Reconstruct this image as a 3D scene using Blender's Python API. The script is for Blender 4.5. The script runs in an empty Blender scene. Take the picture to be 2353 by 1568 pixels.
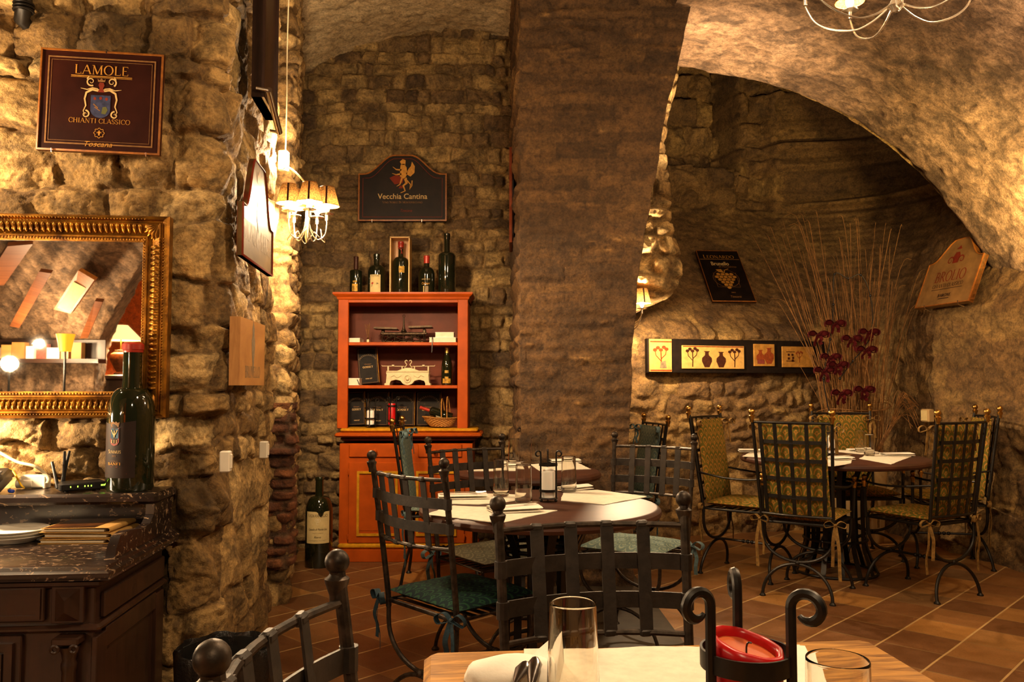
import bpy, math, random
import numpy as np
from mathutils import Vector, Matrix, Euler
SC = bpy.context.scene
COL = SC.collection
PI = math.pi
R = math.radians
F = 1890.0
PITCH = math.atan(101/1890)
CH = 1.22
# ---------------------------------------------------------------- pixel <-> place helpers
def ray(x, y):
    u = (x-1176.5)/F; v = (784-y)/F
    return Vector((u, math.cos(PITCH)-v*math.sin(PITCH), math.sin(PITCH)+v*math.cos(PITCH)))
def G(x, y, z=0.0):
    r = ray(x, y); return r*((z-CH)/r.z)+Vector((0, 0, CH))
def V(x, y, Y):
    r = ray(x, y); return r*(Y/r.y)+Vector((0, 0, CH))
# ---------------------------------------------------------------- mesh builder
class MB:
    def __init__(s): s.v = []; s.f = []; s.m = Matrix.Identity(4)
    def add(s, vs, fs):
        b = len(s.v)
        s.v += [s.m @ Vector(p) for p in vs]
        s.f += [tuple(i+b for i in f) for f in fs]
        return s
    def box(s, c, d, rot=None, bev=0.0):
        x, y, z = d[0]/2, d[1]/2, d[2]/2
        if bev <= 0:
            vs = [Vector((i*x, j*y, k*z)) for k in (-1, 1) for j in (-1, 1) for i in (-1, 1)]
            fs = [(0, 2, 3, 1), (4, 5, 7, 6), (0, 1, 5, 4), (2, 6, 7, 3), (0, 4, 6, 2), (1, 3, 7, 5)]
        else:
            b = min(bev, x*.95, y*.95, z*.95)
            def ring(ix, iy, zz):
                return [(-ix+0, -iy+b, zz), (-ix+b, -iy, zz), (ix-b, -iy, zz), (ix, -iy+b, zz), (ix, iy-b, zz), (ix-b, iy, zz), (-ix+b, iy, zz), (-ix, iy-b, zz)]
            vs = []
            for zz, ins in ((-z, b), (-z+b, 0), (z-b, 0), (z, b)):
                vs += ring(x-ins, y-ins, zz) if ins == 0 else [(px*(x-b)/x, py*(y-b)/y, pz) for px, py, pz in ring(x, y, zz)]
            fs = [tuple(range(7, -1, -1)), tuple(range(24, 32))]
            for k in range(3):
                for i in range(8):
                    a = k*8+i; c2 = k*8+(i+1) % 8
                    fs.append((a, c2, c2+8, a+8))
            vs = [Vector(p) for p in vs]
        M = Matrix.Translation(Vector(c))
        if rot is not None: M = M @ (rot.to_matrix().to_4x4() if isinstance(rot, Euler) else rot)
        return s.add([M @ p for p in vs], fs)
    def tube(s, path, r, n=8, closed=False, cap=True):
        P = [Vector(p) for p in path]; N = len(P)
        rr = r if isinstance(r, (list, tuple)) else [r]*N
        T = []
        for i in range(N):
            a = P[(i-1) % N] if (closed or i > 0) else P[i]
            b = P[(i+1) % N] if (closed or i < N-1) else P[i]
            t = (b-a); T.append(t.normalized() if t.length > 1e-9 else Vector((0, 0, 1)))
        up = Vector((0, 0, 1)) if abs(T[0].z) < .9 else Vector((1, 0, 0))
        nrm = T[0].cross(up).normalized()
        vs = []
        for i in range(N):
            nrm = (nrm - T[i]*nrm.dot(T[i]))
            nrm = nrm.normalized() if nrm.length > 1e-6 else T[i].orthogonal().normalized()
            bi = T[i].cross(nrm)
            for k in range(n):
                a = 2*PI*k/n
                vs.append(P[i]+(nrm*math.cos(a)+bi*math.sin(a))*rr[i])
        fs = []
        M = N if closed else N-1
        for i in range(M):
            j = (i+1) % N
            for k in range(n):
                k2 = (k+1) % n
                fs.append((i*n+k, i*n+k2, j*n+k2, j*n+k))
        if cap and not closed:
            fs.append(tuple(range(n-1, -1, -1))); fs.append(tuple((N-1)*n+k for k in range(n)))
        return s.add(vs, fs)
    def strap(s, path, w, t, wdir):
        """flat band along a path; wdir = direction of its width"""
        P = [Vector(p) for p in path]; N = len(P); vs = []
        for i in range(N):
            T = (P[min(i+1, N-1)]-P[max(i-1, 0)]).normalized()
            wd = wdir[i] if isinstance(wdir, list) else wdir
            wd = Vector(wd); wd = (wd-T*wd.dot(T)).normalized(); nn = T.cross(wd)
            for a, b in ((-1, -1), (1, -1), (1, 1), (-1, 1)):
                vs.append(P[i]+wd*(a*w/2)+nn*(b*t/2))
        fs = [(3, 2, 1, 0), tuple((N-1)*4+k for k in range(4))]
        for i in range(N-1):
            for k in range(4):
                k2 = (k+1) % 4
                fs.append((i*4+k, i*4+k2, i*4+4+k2, i*4+4+k))
        return s.add(vs, fs)
    def lathe(s, prof, c=(0, 0, 0), n=24, rot=None):
        """prof: list of (r,z)"""
        vs = []; fs = []; N = len(prof)
        for r, z in prof:
            for k in range(n):
                a = 2*PI*k/n; vs.append(Vector((r*math.cos(a), r*math.sin(a), z)))
        for i in range(N-1):
            for k in range(n):
                k2 = (k+1) % n
                fs.append((i*n+k, i*n+k2, i*n+n+k2, i*n+n+k))
        if prof[0][0] > 1e-6: fs.append(tuple(range(n-1, -1, -1)))
        if prof[-1][0] > 1e-6: fs.append(tuple((N-1)*n+k for k in range(n)))
        M = Matrix.Translation(Vector(c))
        if rot is not None: M = M @ rot.to_matrix().to_4x4()
        return s.add([M @ p for p in vs], fs)
    def sphere(s, c, r, n=16, m=10, sc=(1, 1, 1)):
        prof = [(max(1e-5, r*math.sin(PI*i/m)), -r*math.cos(PI*i/m)) for i in range(m+1)]
        vs = []; fs = []
        for rr, z in prof:
            for k in range(n):
                a = 2*PI*k/n; vs.append((c[0]+rr*math.cos(a)*sc[0], c[1]+rr*math.sin(a)*sc[1], c[2]+z*sc[2]))
        for i in range(m):
            for k in range(n):
                k2 = (k+1) % n; fs.append((i*n+k, i*n+k2, i*n+n+k2, i*n+n+k))
        return s.add(vs, fs)
    def prism(s, poly, y0, y1, bev=0.0):
        """poly in (x,z), extruded in y; counter-clockwise seen from -y"""
        n = len(poly)
        vs = [(x, y0, z) for x, z in poly]+[(x, y1, z) for x, z in poly]
        fs = [tuple(range(n)), tuple(range(2*n-1, n-1, -1))]
        for i in range(n):
            j = (i+1) % n; fs.append((j, i, i+n, j+n))
        return s.add(vs, fs)
    def slab(s, poly, z0, z1):
        n = len(poly)
        vs = [(p[0], p[1], z0) for p in poly]+[(p[0], p[1], z1) for p in poly]
        fs = [tuple(range(n-1, -1, -1)), tuple(range(n, 2*n))]
        for i in range(n):
            j = (i+1) % n; fs.append((i, j, j+n, i+n))
        return s.add(vs, fs)
    def frame(s, x0, x1, z0, z1, w, y0, y1):
        """rectangular moulding frame in xz"""
        for a, b in (((x0+x1)/2, z0+w/2), ((x0+x1)/2, z1-w/2)):
            s.box((a, (y0+y1)/2, b), (x1-x0, abs(y1-y0), w))
        for a in (x0+w/2, x1-w/2):
            s.box((a, (y0+y1)/2, (z0+z1)/2), (w, abs(y1-y0), z1-z0-2*w))
        return s
    def build(s, name, mat, parent=None, smooth=35, label=None, loc=None, rot=None):
        me = bpy.data.meshes.new(name)
        me.from_pydata([tuple(p) for p in s.v], [], s.f)
        me.validate(); me.update()
        if smooth:
            for p in me.polygons: p.use_smooth = True
            me.set_sharp_from_angle(angle=R(smooth))
        o = bpy.data.objects.new(name, me)
        for m in (mat if isinstance(mat, (list, tuple)) else [mat]): me.materials.append(m)
        COL.objects.link(o)
        if parent: o.parent = parent
        if label: o['label'] = label
        if loc is not None: o.location = loc
        if rot is not None: o.rotation_euler = rot
        return o
def tag(o, label, cat, group=None, kind=None):
    if label: o['label'] = label
    if cat: o['category'] = cat
    if group: o['group'] = group
    if kind: o['kind'] = kind
    return o
def thing(name, label, cat, loc=(0, 0, 0), rotz=0.0, group=None, rot=None):
    o = bpy.data.objects.new(name, None); COL.objects.link(o); o.empty_display_size = .05
    o.location = loc; o.rotation_euler = rot if rot is not None else (0, 0, rotz)
    return tag(o, label, cat, group)
def kids(o): return [c for c in bpy.data.objects if c.parent == o]
def copy_tree(o, parent=None, loc=None, rot=None, label=None, group=None):
    c = o.copy(); COL.objects.link(c)
    if parent is not None: c.parent = parent
    if loc is not None: c.location = loc
    if rot is not None: c.rotation_euler = rot
    if label: c['label'] = label
    if group: c['group'] = group
    for ch in kids(o): copy_tree(ch, c)
    return c
def structure(o, label=None):
    o['kind'] = 'structure'
    if label: o['label'] = label
    return o
def arc(c, r, a0, a1, n, ax=(1, 0, 0), ay=(0, 0, 1)):
    ax = Vector(ax); ay = Vector(ay); c = Vector(c)
    return [c+ax*(r*math.cos(a0+(a1-a0)*i/n))+ay*(r*math.sin(a0+(a1-a0)*i/n)) for i in range(n+1)]
def bez(p0, p1, p2, p3, n=12):
    p0, p1, p2, p3 = map(Vector, (p0, p1, p2, p3)); out = []
    for i in range(n+1):
        t = i/n; u = 1-t
        out.append(p0*u**3+p1*(3*u*u*t)+p2*(3*u*t*t)+p3*t**3)
    return out
def spline(pts, n=6):
    P = [Vector(p) for p in pts]; out = []
    for i in range(len(P)-1):
        a = P[max(i-1, 0)]; b = P[i]; c = P[i+1]; d = P[min(i+2, len(P)-1)]
        for k in range(n):
            t = k/n
            out.append(.5*((2*b)+(c-a)*t+(2*a-5*b+4*c-d)*t*t+(3*b-a-3*c+d)*t**3))
    out.append(P[-1]); return out
# ---------------------------------------------------------------- materials
class NT:
    def __init__(s, name):
        s.mat = bpy.data.materials.new(name); s.mat.use_nodes = True
        s.t = s.mat.node_tree; s.n = s.t.nodes; s.l = s.t.links
        s.b = s.n['Principled BSDF']; s.co = None
    def node(s, typ, **kw):
        n = s.n.new(typ)
        for k, v in kw.items(): setattr(n, k, v)
        return n
    def set(s, n, **kw):
        for k, v in kw.items():
            i = n.inputs[k.replace('_', ' ')]
            if hasattr(v, 'is_output'): s.l.new(v, i)
            else: i.default_value = v
        return n
    def coord(s, scale=(1, 1, 1), rot=(0, 0, 0)):
        if s.co is None: s.co = s.n.new('ShaderNodeTexCoord')
        m = s.n.new('ShaderNodeMapping'); s.l.new(s.co.outputs['Object'], m.inputs[0])
        m.inputs['Scale'].default_value = scale; m.inputs['Rotation'].default_value = rot
        return m.outputs[0]
    def noise(s, scale, detail=4, rough=.55, dist=0, vec=None):
        n = s.n.new('ShaderNodeTexNoise'); n.inputs['Scale'].default_value = scale
        n.inputs['Detail'].default_value = detail; n.inputs['Roughness'].default_value = rough; n.inputs['Distortion'].default_value = dist
        s.l.new(vec or s.coord(), n.inputs['Vector']); return n.outputs[0]
    def ramp(s, fac, stops):
        r = s.n.new('ShaderNodeValToRGB'); e = r.color_ramp.elements
        while len(e) < len(stops): e.new(.5)
        for i, (p, c) in enumerate(stops):
            e[i].position = p; e[i].color = (*c, 1) if len(c) == 3 else c
        s.l.new(fac, r.inputs[0]); return r.outputs[0]
    def mix(s, fac, a, b, mode='MIX'):
        m = s.n.new('ShaderNodeMix'); m.data_type = 'RGBA'; m.blend_type = mode
        for i, v in ((0, fac), (6, a), (7, b)):
            if hasattr(v, 'is_output'): s.l.new(v, m.inputs[i])
            elif i == 0: m.inputs[0].default_value = v
            else: m.inputs[i].default_value = (*v, 1) if len(v) == 3 else v
        return m.outputs[2]
    def math(s, op, a, b=0.0, c=None):
        m = s.n.new('ShaderNodeMath'); m.operation = op
        for i, v in enumerate((a, b) if c is None else (a, b, c)):
            if hasattr(v, 'is_output'): s.l.new(v, m.inputs[i])
            else: m.inputs[i].default_value = v
        return m.outputs[0]
    def bump(s, h, strength=.3, dist=.01):
        b = s.n.new('ShaderNodeBump'); b.inputs['Strength'].default_value = strength; b.inputs['Distance'].default_value = dist
        s.l.new(h, b.inputs['Height'])
        if s.b.inputs['Normal'].links: s.l.new(s.b.inputs['Normal'].links[0].from_socket, b.inputs['Normal'])
        s.l.new(b.outputs[0], s.b.inputs['Normal'])
    def attr(s, name):
        a = s.n.new('ShaderNodeAttribute'); a.attribute_name = name; return a.outputs['Fac']
    def out(s, **kw): s.set(s.b, **kw); return s.mat
def hexc(h, k=1.0):
    h = h.lstrip('#'); c = [int(h[i:i+2], 16)/255 for i in (0, 2, 4)]
    return tuple(k*(x/12.92 if x <= .04045 else ((x+.055)/1.055)**2.4) for x in c)
def simple(name, c, rough=.5, metal=0.0, var=.15, scale=20, bump=0.0, coat=0.0, **kw):
    m = NT(name)
    c2 = tuple(max(0, x*(1-var*2)) for x in c)
    f = m.noise(scale, 5)
    col = m.ramp(f, [(.35, c2), (.65, c)])
    if bump: m.bump(m.noise(scale*4, 4), bump, .004)
    m.out(Base_Color=col, Roughness=rough, Metallic=metal)
    if metal < .3 and rough >= .38: m.out(Specular_IOR_Level=.2)
    if coat: m.out(Coat_Weight=coat, Coat_Roughness=.15)
    for k, v in kw.items(): m.out(**{k: v})
    return m.mat
def wood(name, c1, c2, scale=(3, 40, 40), rough=.45, bump=.08, coat=0.0, dist=1.5):
    m = NT(name)
    v = m.coord(scale)
    n = m.noise(1.0, 6, .6, dist, v)
    n2 = m.noise(3.0, 3, .5, 0, v)
    col = m.ramp(n, [(.3, c1), (.7, c2)])
    col = m.mix(.25, col, m.ramp(n2, [(.3, c1), (.75, c2)]))
    m.bump(n, bump, .004)
    m.out(Base_Color=col, Roughness=rough)
    if coat: m.out(Coat_Weight=coat, Coat_Roughness=.12)
    return m.mat
def emit(name, c, strength):
    m = NT(name); m.out(Base_Color=(*c, 1), Emission_Color=(*c, 1), Emission_Strength=strength); return m.mat
M = {}
M['iron'] = simple('wrought_iron', (.022, .016, .012), .42, .75, .3, 60, .15)
M['iron_worn'] = simple('worn_iron', (.060, .043, .030), .46, .7, .35, 40, .1)
M['strap'] = simple('iron_strap', (.036, .027, .020), .55, .4, .25, 30, .12)
M['black_iron'] = simple('black_iron', (.013, .010, .007), .42, .4, .2, 60)
M['brass'] = simple('brass', (.62, .36, .09), .28, 1.0, .2, 40)
M['steel'] = simple('steel', (.6, .55, .48), .22, 1.0, .1, 40)
M['dark_steel'] = simple('cutlery_steel', (.2, .17, .15), .18, 1.0, .2, 40)
M['silver_wire'] = simple('silver_wire', (.75, .68, .55), .25, .9, .05, 40)
M['orange'] = simple('orange_paint', hexc('ac4a0c'), .45, 0, .12, 9, .05)
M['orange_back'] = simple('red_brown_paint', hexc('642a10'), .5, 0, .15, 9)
M['gold_paint'] = simple('gold_paint', hexc('d69a22'), .4, .25, .15, 30)
M['white'] = simple('white_plain', (.82, .78, .68), .5, 0, .04, 15)
M['white_plastic'] = simple('white_plastic', (.8, .75, .62), .35, 0, .04, 15)
M['cream_cloth'] = simple('cream_cloth', (.80, .74, .60), .85, 0, .06, 50, .25)
M['napkin'] = simple('napkin_cloth', (.88, .84, .74), .85, 0, .03, 40, .12)
M['paper'] = simple('paper', (.78, .70, .52), .8, 0, .06, 30)
M['black'] = simple('black_plastic', (.012, .012, .012), .35, 0, .2, 30)
M['black_card'] = simple('black_card', (.010, .008, .007), .7, 0, .3, 20, .05)
M['wax_white'] = simple('white_wax', (.85, .82, .74), .45, 0, .03, 20)
M['wax_red'] = simple('red_wax', (.55, .006, .008), .32, 0, .12, 12)
for k in ('wax_white', 'wax_red'):
    b = M[k].node_tree.nodes['Principled BSDF']; b.inputs['Subsurface Weight'].default_value = .25
    b.inputs['Subsurface Radius'].default_value = (.02, .01, .008); b.inputs['Subsurface Scale'].default_value = .5
M['wax_pool'] = simple('inner_wax', (.72, .16, .05), .4, 0, .1, 12)
M['bottle'] = simple('dark_bottle_glass', (.010, .012, .005), .07, 0, .2, 8)
M['bottle'].node_tree.nodes['Principled BSDF'].inputs['Coat Weight'].default_value = .6
M['bottle_green'] = simple('green_bottle_glass', (.011, .013, .004), .07, 0, .2, 8)
M['bottle_green'].node_tree.nodes['Principled BSDF'].inputs['Coat Weight'].default_value = .6
M['wax_seal'] = simple('red_seal', hexc('a02a18'), .35, 0, .15, 30)
M['red_foil'] = simple('red_foil', hexc('b03322'), .35, .2, .1, 30)
M['dark_foil'] = simple('brown_foil', hexc('3a1e15'), .4, .2, .1, 30)
M['gold_foil'] = simple('gold_foil', hexc('d2aa55'), .3, .8, .1, 30)
M['label_cream'] = simple('cream_label', hexc('d3bd85'), .7, 0, .06, 30)
M['label_white'] = simple('white_label', hexc('dccfa6'), .7, 0, .05, 30)
M['label_gold'] = simple('gold_label', hexc('c79a3e'), .5, .2, .35, 60)
M['label_dark'] = simple('dark_label', hexc('2a1d18'), .6, 0, .15, 20)
M['ink'] = simple('dark_ink', hexc('2d1c12'), .7, 0, .1, 30)
M['ink_grey'] = simple('faded_ink', hexc('8d7a5e'), .7, 0, .2, 40)
M['ink_red'] = simple('red_ink', hexc('7a2a16'), .7, 0, .1, 30)
M['ink_gold'] = simple('gold_lettering', hexc('c98f3c'), .5, .15, .15, 60)
M['ink_dim'] = simple('dim_gold_lettering', hexc('8a6238'), .6, 0, .15, 60)
M['ink_cream'] = simple('cream_lettering', hexc('cfae72'), .6, 0, .12, 60)
M['shield_blue'] = simple('shield_blue', hexc('3b3f5e'), .6, 0, .25, 60)
M['label_blue'] = simple('label_blue', hexc('28506a'), .6, 0, .15, 60)
M['label_rose'] = simple('label_rose', hexc('8a4036'), .6, 0, .15, 60)
M['led'] = emit('green_led', (.45, 1.0, .05), 4)
M['wire'] = simple('cream_cable', (.72, .62, .40), .5, 0, .05, 20)
M['yellow_cable'] = simple('yellow_cable', hexc('e0b41e'), .4, 0, .05, 20)
M['wicker'] = simple('wicker', hexc('b9803c'), .6, 0, .3, 120, .5)
M['raffia'] = simple('reed_cane', hexc('94683a'), .7, 0, .3, 25, .2)
M['bow_red'] = simple('red_ribbon', hexc('47090e'), .95, 0, .15, 30)
M['pot'] = simple('cream_pot', hexc('b99a6a'), .6, 0, .08, 12)
M['frame_dark'] = simple('dark_board', hexc('1b110b'), .6, 0, .25, 25, .1)
M['sign_edge'] = wood('sign_edge_wood', hexc('6a3a14'), hexc('a9661f'), (20, 20, 20))
M['sign_red'] = simple('burgundy_board', hexc('35150d'), .4, 0, .3, 5, .03, .08)
M['sign_black'] = simple('black_board', hexc('1d130d'), .5, 0, .28, 12, .03)
M['sign_cream'] = simple('cream_board', hexc('70582f'), .5, 0, .18, 9, .03, .05)
M['sign_tan'] = simple('tan_board', hexc('8f6a3c'), .6, 0, .18, 9, .03)
M['crate_dark'] = wood('dark_crate_wood', hexc('5a3018'), hexc('824c28'), (2, 30, 6))
M['sign_ochre'] = simple('ochre_board', hexc('a8773f'), .5, 0, .15, 9)
M['crate'] = wood('crate_wood', hexc('a06c36'), hexc('c8924f'), (2, 30, 6))
M['box_pine'] = wood('pine_box', hexc('b98a3c'), hexc('d9ac57'), (8, 8, 2))
M['table_dark'] = wood('dark_tabletop', hexc('341a11'), hexc('4f2b1b'), (3, 18, 18), .5, .02, .0, .8)
M['table_wood'] = None
M['wood_dark'] = wood('dark_walnut', hexc('1c1009'), hexc('3c2213'), (4, 30, 3), .38, .04, .2)
M['wood_dark_v'] = wood('dark_walnut_panel', hexc('1e120b'), hexc('3a2115'), (30, 30, 3), .4, .04, .15)
M['bulb'] = emit('bulb_glow', (1.0, .82, .52), 60)
M['chrome'] = simple('chrome', (.7, .65, .58), .15, 1.0, .05, 20)
M['bin'] = simple('bin_plastic', (.012, .011, .010), .5, 0, .2, 20)
M['bin_bag'] = simple('bin_bag_film', (.012, .010, .009), .3, 0, .2, 25, .6)
def m_glass():
    m = NT('clear_glass'); m.out(Base_Color=(.97, .96, .92, 1), Roughness=.02, IOR=1.45, Transmission_Weight=1.0); return m.mat
M['glass'] = m_glass()
def m_mirror():
    m = NT('mirror_glass'); m.out(Base_Color=(.9, .88, .82, 1), Roughness=.015, Metallic=1.0); return m.mat
M['mirror'] = m_mirror()
def m_shade():
    m = NT('lamp_shade_fabric')
    col = m.ramp(m.noise(160, 3), [(.35, hexc('2e1f0d')), (.65, hexc('5a4020'))])
    tr = m.node('ShaderNodeBsdfTranslucent'); df = m.node('ShaderNodeBsdfDiffuse'); mx = m.node('ShaderNodeMixShader')
    m.l.new(col, tr.inputs[0]); m.l.new(col, df.inputs[0]); mx.inputs[0].default_value = .08
    m.l.new(df.outputs[0], mx.inputs[1]); m.l.new(tr.outputs[0], mx.inputs[2])
    m.l.new(mx.outputs[0], m.n['Material Output'].inputs[0]); return m.mat
M['shade'] = m_shade()
def m_marble():
    m = NT('black_marble')
    v = m.coord((36, 62, 56), (.2, .1, .35))
    n = m.noise(1.0, 7, .6, .8, v)
    fl = m.ramp(n, [(.0, (0, 0, 0)), (.585, (0, 0, 0)), (.63, (1, 1, 1)), (.68, (.5, .5, .5)), (.72, (0, 0, 0))])
    n2 = m.noise(5, 6, .6, 1.0)
    base = m.ramp(n2, [(.3, hexc('150f0d')), (.7, hexc('2f221d'))])
    m.out(Base_Color=m.mix(fl, base, hexc('a08468')), Roughness=.28, Coat_Weight=.15, Coat_Roughness=.12); return m.mat
M['marble'] = m_marble()
def m_fabric(name, base, fig, scale=26, rough=.75):
    """woven damask: interlocking scrolls"""
    m = NT(name)
    v = m.coord((scale, scale, scale))
    wob = m.noise(9, 2)
    sep = m.node('ShaderNodeSeparateXYZ'); m.l.new(v, sep.inputs[0])
    y = m.math('MULTIPLY_ADD', wob, .5, sep.outputs[1])
    row = m.math('FLOOR', y); fv = m.math('SUBTRACT', y, row)
    off = m.math('MULTIPLY', m.math('FLOORED_MODULO', row, 2), .5)
    fu = m.math('SUBTRACT', m.math('FRACT', m.math('ADD', m.math('MULTIPLY_ADD', wob, .35, sep.outputs[0]), off)), .5)
    d = m.math('SQRT', m.math('ADD', m.math('MULTIPLY', fu, fu), m.math('MULTIPLY', m.math('MULTIPLY', fv, fv), .35)))
    ring = m.math('SINE', m.math('MULTIPLY_ADD', m.math('ARCTAN2', fu, fv), 1.0, m.math('MULTIPLY', d, 21)))
    f = m.ramp(ring, [(.40, (0, 0, 0)), (.60, (1, 1, 1))])
    col = m.mix(f, base, fig)
    col = m.mix(.2, col, m.ramp(m.noise(8, 3), [(.3, tuple(.45*x for x in base)), (.7, fig)]))
    m.bump(m.noise(300, 2), .2, .002)
    m.out(Base_Color=col, Roughness=.9, Specular_IOR_Level=.15); return m.mat
M['fab_green'] = m_fabric('green_gold_damask', hexc('56561f'), hexc('a5712f'), 17)
M['fab_blue'] = m_fabric('teal_damask', hexc('0a161e'), hexc('20402c'), 20)
M['fab_grey'] = m_fabric('grey_damask', hexc('5a5a4c'), hexc('7b7762'), 20)
M['fab_pale'] = m_fabric('pale_blue_damask', hexc('566a68'), hexc('808d7d'), 20)
M['rib_green'] = simple('gold_ribbon', hexc('8d6b36'), .7, 0, .25, 60, .3)
M['rib_blue'] = simple('blue_ribbon', hexc('2a3f4a'), .7, 0, .25, 60, .3)
M['rib_pale'] = simple('pale_blue_ribbon', hexc('5d7478'), .7, 0, .25, 60, .3)
def m_gilt():
    m = NT('gilt_frame')
    n = m.noise(18, 5)
    m.bump(m.noise(90, 4), .25, .003)
    m.out(Base_Color=m.ramp(n, [(.3, hexc('4d2c0a')), (.65, hexc('a8711f'))]), Roughness=.36, Metallic=.8); return m.mat
M['gilt'] = m_gilt()
def m_tablewood():
    m = NT('honey_table_wood')
    v = m.coord((1.6, 9, 9))
    n = m.noise(1.6, 7, .62, 2.2, v)
    n2 = m.noise(14, 6, .68, 1.2, m.coord((.35, 3.2, 3)))
    kn = m.node('ShaderNodeTexVoronoi'); kn.inputs['Scale'].default_value = 2.6; m.l.new(m.coord((1, 1.6, 1)), kn.inputs['Vector'])
    k = m.ramp(kn.outputs['Distance'], [(.0, (1, 1, 1)), (.10, (.55, .55, .55)), (.19, (0, 0, 0))])
    col = m.ramp(n, [(.28, hexc('6a3d14')), (.48, hexc('a06a2a')), (.72, hexc('c99448'))])
    col = m.mix(.6, col, m.ramp(n2, [(.38, hexc('4a2a0e')), (.62, hexc('c89448'))]))
    col = m.mix(m.math('MULTIPLY', k, .7), col, hexc('4a2a10'))
    m.bump(n2, .1, .002)
    m.out(Base_Color=col, Roughness=.5, Specular_IOR_Level=.25); return m.mat
M['table_wood'] = m_tablewood()
# ================================================================ masonry
def _hash(i, j, seed):
    h = (i.astype(np.int64)*374761393 + j.astype(np.int64)*668265263 + seed*974634777) & 0x7fffffff
    h = ((h ^ (h >> 13))*1274126177) & 0x7fffffff
    h = h ^ (h >> 16)
    return (h & 0xffff)/65535.0
def vnoise(u, v, seed):
    i = np.floor(u); j = np.floor(v); a = u-i; b = v-j
    a = a*a*(3-2*a); b = b*b*(3-2*b)
    n00 = _hash(i, j, seed); n10 = _hash(i+1, j, seed); n01 = _hash(i, j+1, seed); n11 = _hash(i+1, j+1, seed)
    return (n00*(1-a)+n10*a)*(1-b)+(n01*(1-a)+n11*a)*b
def fbm(u, v, seed, oct=4, rough=.5):
    s = 0; amp = 1; tot = 0
    for k in range(oct):
        s = s+amp*(vnoise(u*2**k, v*2**k, seed+k*17)-.5)*2; tot += amp; amp *= rough
    return s/tot
def sstep(x, a, b):
    t = np.clip((x-a)/(b-a), 0, 1); return t*t*(3-2*t)
def stones(U, W, seed, ch=(.07, .16), cw=(.12, .35), warp=.03, joint=.022, relief=.03, rough=.006, gap=.06, tilt=.25, wf=2.2, facet=.30, crack=.35):
    rng = np.random.RandomState(seed)
    W2 = W+warp*fbm(U*wf, W*wf, seed+1, 3)+.35*warp*fbm(U*9, W*9, seed+2, 2)
    U2 = U+warp*fbm(U*wf+7, W*wf+3, seed+3, 3)+.35*warp*fbm(U*9, W*9, seed+4, 2)
    z = [W2.min()-.3]
    while z[-1] < W2.max()+.3: z.append(z[-1]+rng.uniform(*ch))
    z = np.array(z); k = np.searchsorted(z, W2)-1; k = np.clip(k, 0, len(z)-2)
    dv = np.minimum(W2-z[k], z[k+1]-W2); wc = W2-(z[k]+z[k+1])/2
    du = np.zeros_like(U2); sid = np.zeros_like(U2); uc = np.zeros_like(U2)
    for c in np.unique(k):
        m = k == c; hgt = z[c+1]-z[c]
        x = [U2.min()-rng.uniform(.1, .6)]
        while x[-1] < U2.max()+.5: x.append(x[-1]+max(hgt*.7, rng.uniform(*cw)*(.55+.45*hgt/ch[1]) if rng.rand() > .2 else rng.uniform(*cw)*.4))
        x = np.array(x); q = np.clip(np.searchsorted(x, U2[m])-1, 0, len(x)-2)
        du[m] = np.minimum(U2[m]-x[q], x[q+1]-U2[m]); uc[m] = U2[m]-(x[q]+x[q+1])/2; sid[m] = c*1000+q
    d = 1/np.sqrt(1/(np.maximum(du, 1e-4)**2)+1/(np.maximum(dv, 1e-4)**2))
    d = d+.010*fbm(U*22, W*22, seed+9, 3)
    r = [_hash(sid, sid*0+q, seed+50) for q in range(6)]
    prof = sstep(d, 0.001, joint)
    fill = .7*sstep(fbm(U*2.6+3, W*2.6, seed+21, 3), .10, .35)
    pg = np.maximum(prof, fill*.8)
    fac = None
    for q in range(7):
        gx = (_hash(sid, sid*0+q, seed+60)-.5)*2; gy = (_hash(sid, sid*0+q, seed+70)-.5)*2; c0 = _hash(sid, sid*0+q, seed+80)*1.1
        pl = relief*c0+facet*(gx*uc+gy*wc)
        fac = pl if fac is None else np.minimum(fac, pl)
    ridge = 1-np.abs(fbm(U*7, W*7, seed+15, 4, .6))*2
    h = pg*(relief*(.25+.75*r[0])+(r[1]-.5)*2*tilt*wc+(r[2]-.5)*tilt*uc*.7)+prof*(fac+relief*.55)-rough*crack*sstep(ridge, .80, .98)
    h = np.where(r[3] < gap, h-relief*1.0*prof, h)
    bil = np.abs(fbm(U*8, W*11, seed+33, 5, .62))
    h = h+rough*(.55*fbm(U*13, W*17, seed+11, 5, .72)-1.1*(bil-.25))*(.6+.4*prof)+relief*.35*fbm(U*1.3, W*1.3, seed+12, 2)
    tone = np.clip(r[4]*.75+.25*r[5]+.12*fbm(U*6, W*6, seed+14, 3), 0, 1)
    return h, tone, 1-prof
def plaster(U, W, seed, relief=.03, pits=.02, streak=None):
    a = (U, W) if streak is None else (U*streak[0], W*streak[1])
    h = relief*fbm(a[0]*1.6, a[1]*1.6, seed, 5, .55)
    n = fbm(a[0]*9, a[1]*9, seed+20, 3); h = h-pits*sstep(n, .18, .5)
    n2 = fbm(a[0]*20, a[1]*20, seed+30, 3); h = h+pits*.5*n2
    tone = np.clip(.5+.45*fbm(U*2.3, W*2.3, seed+40, 4)+.25*n2, 0, 1)
    return h, tone, np.clip(sstep(n, .1, .5), 0, 1)
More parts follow.
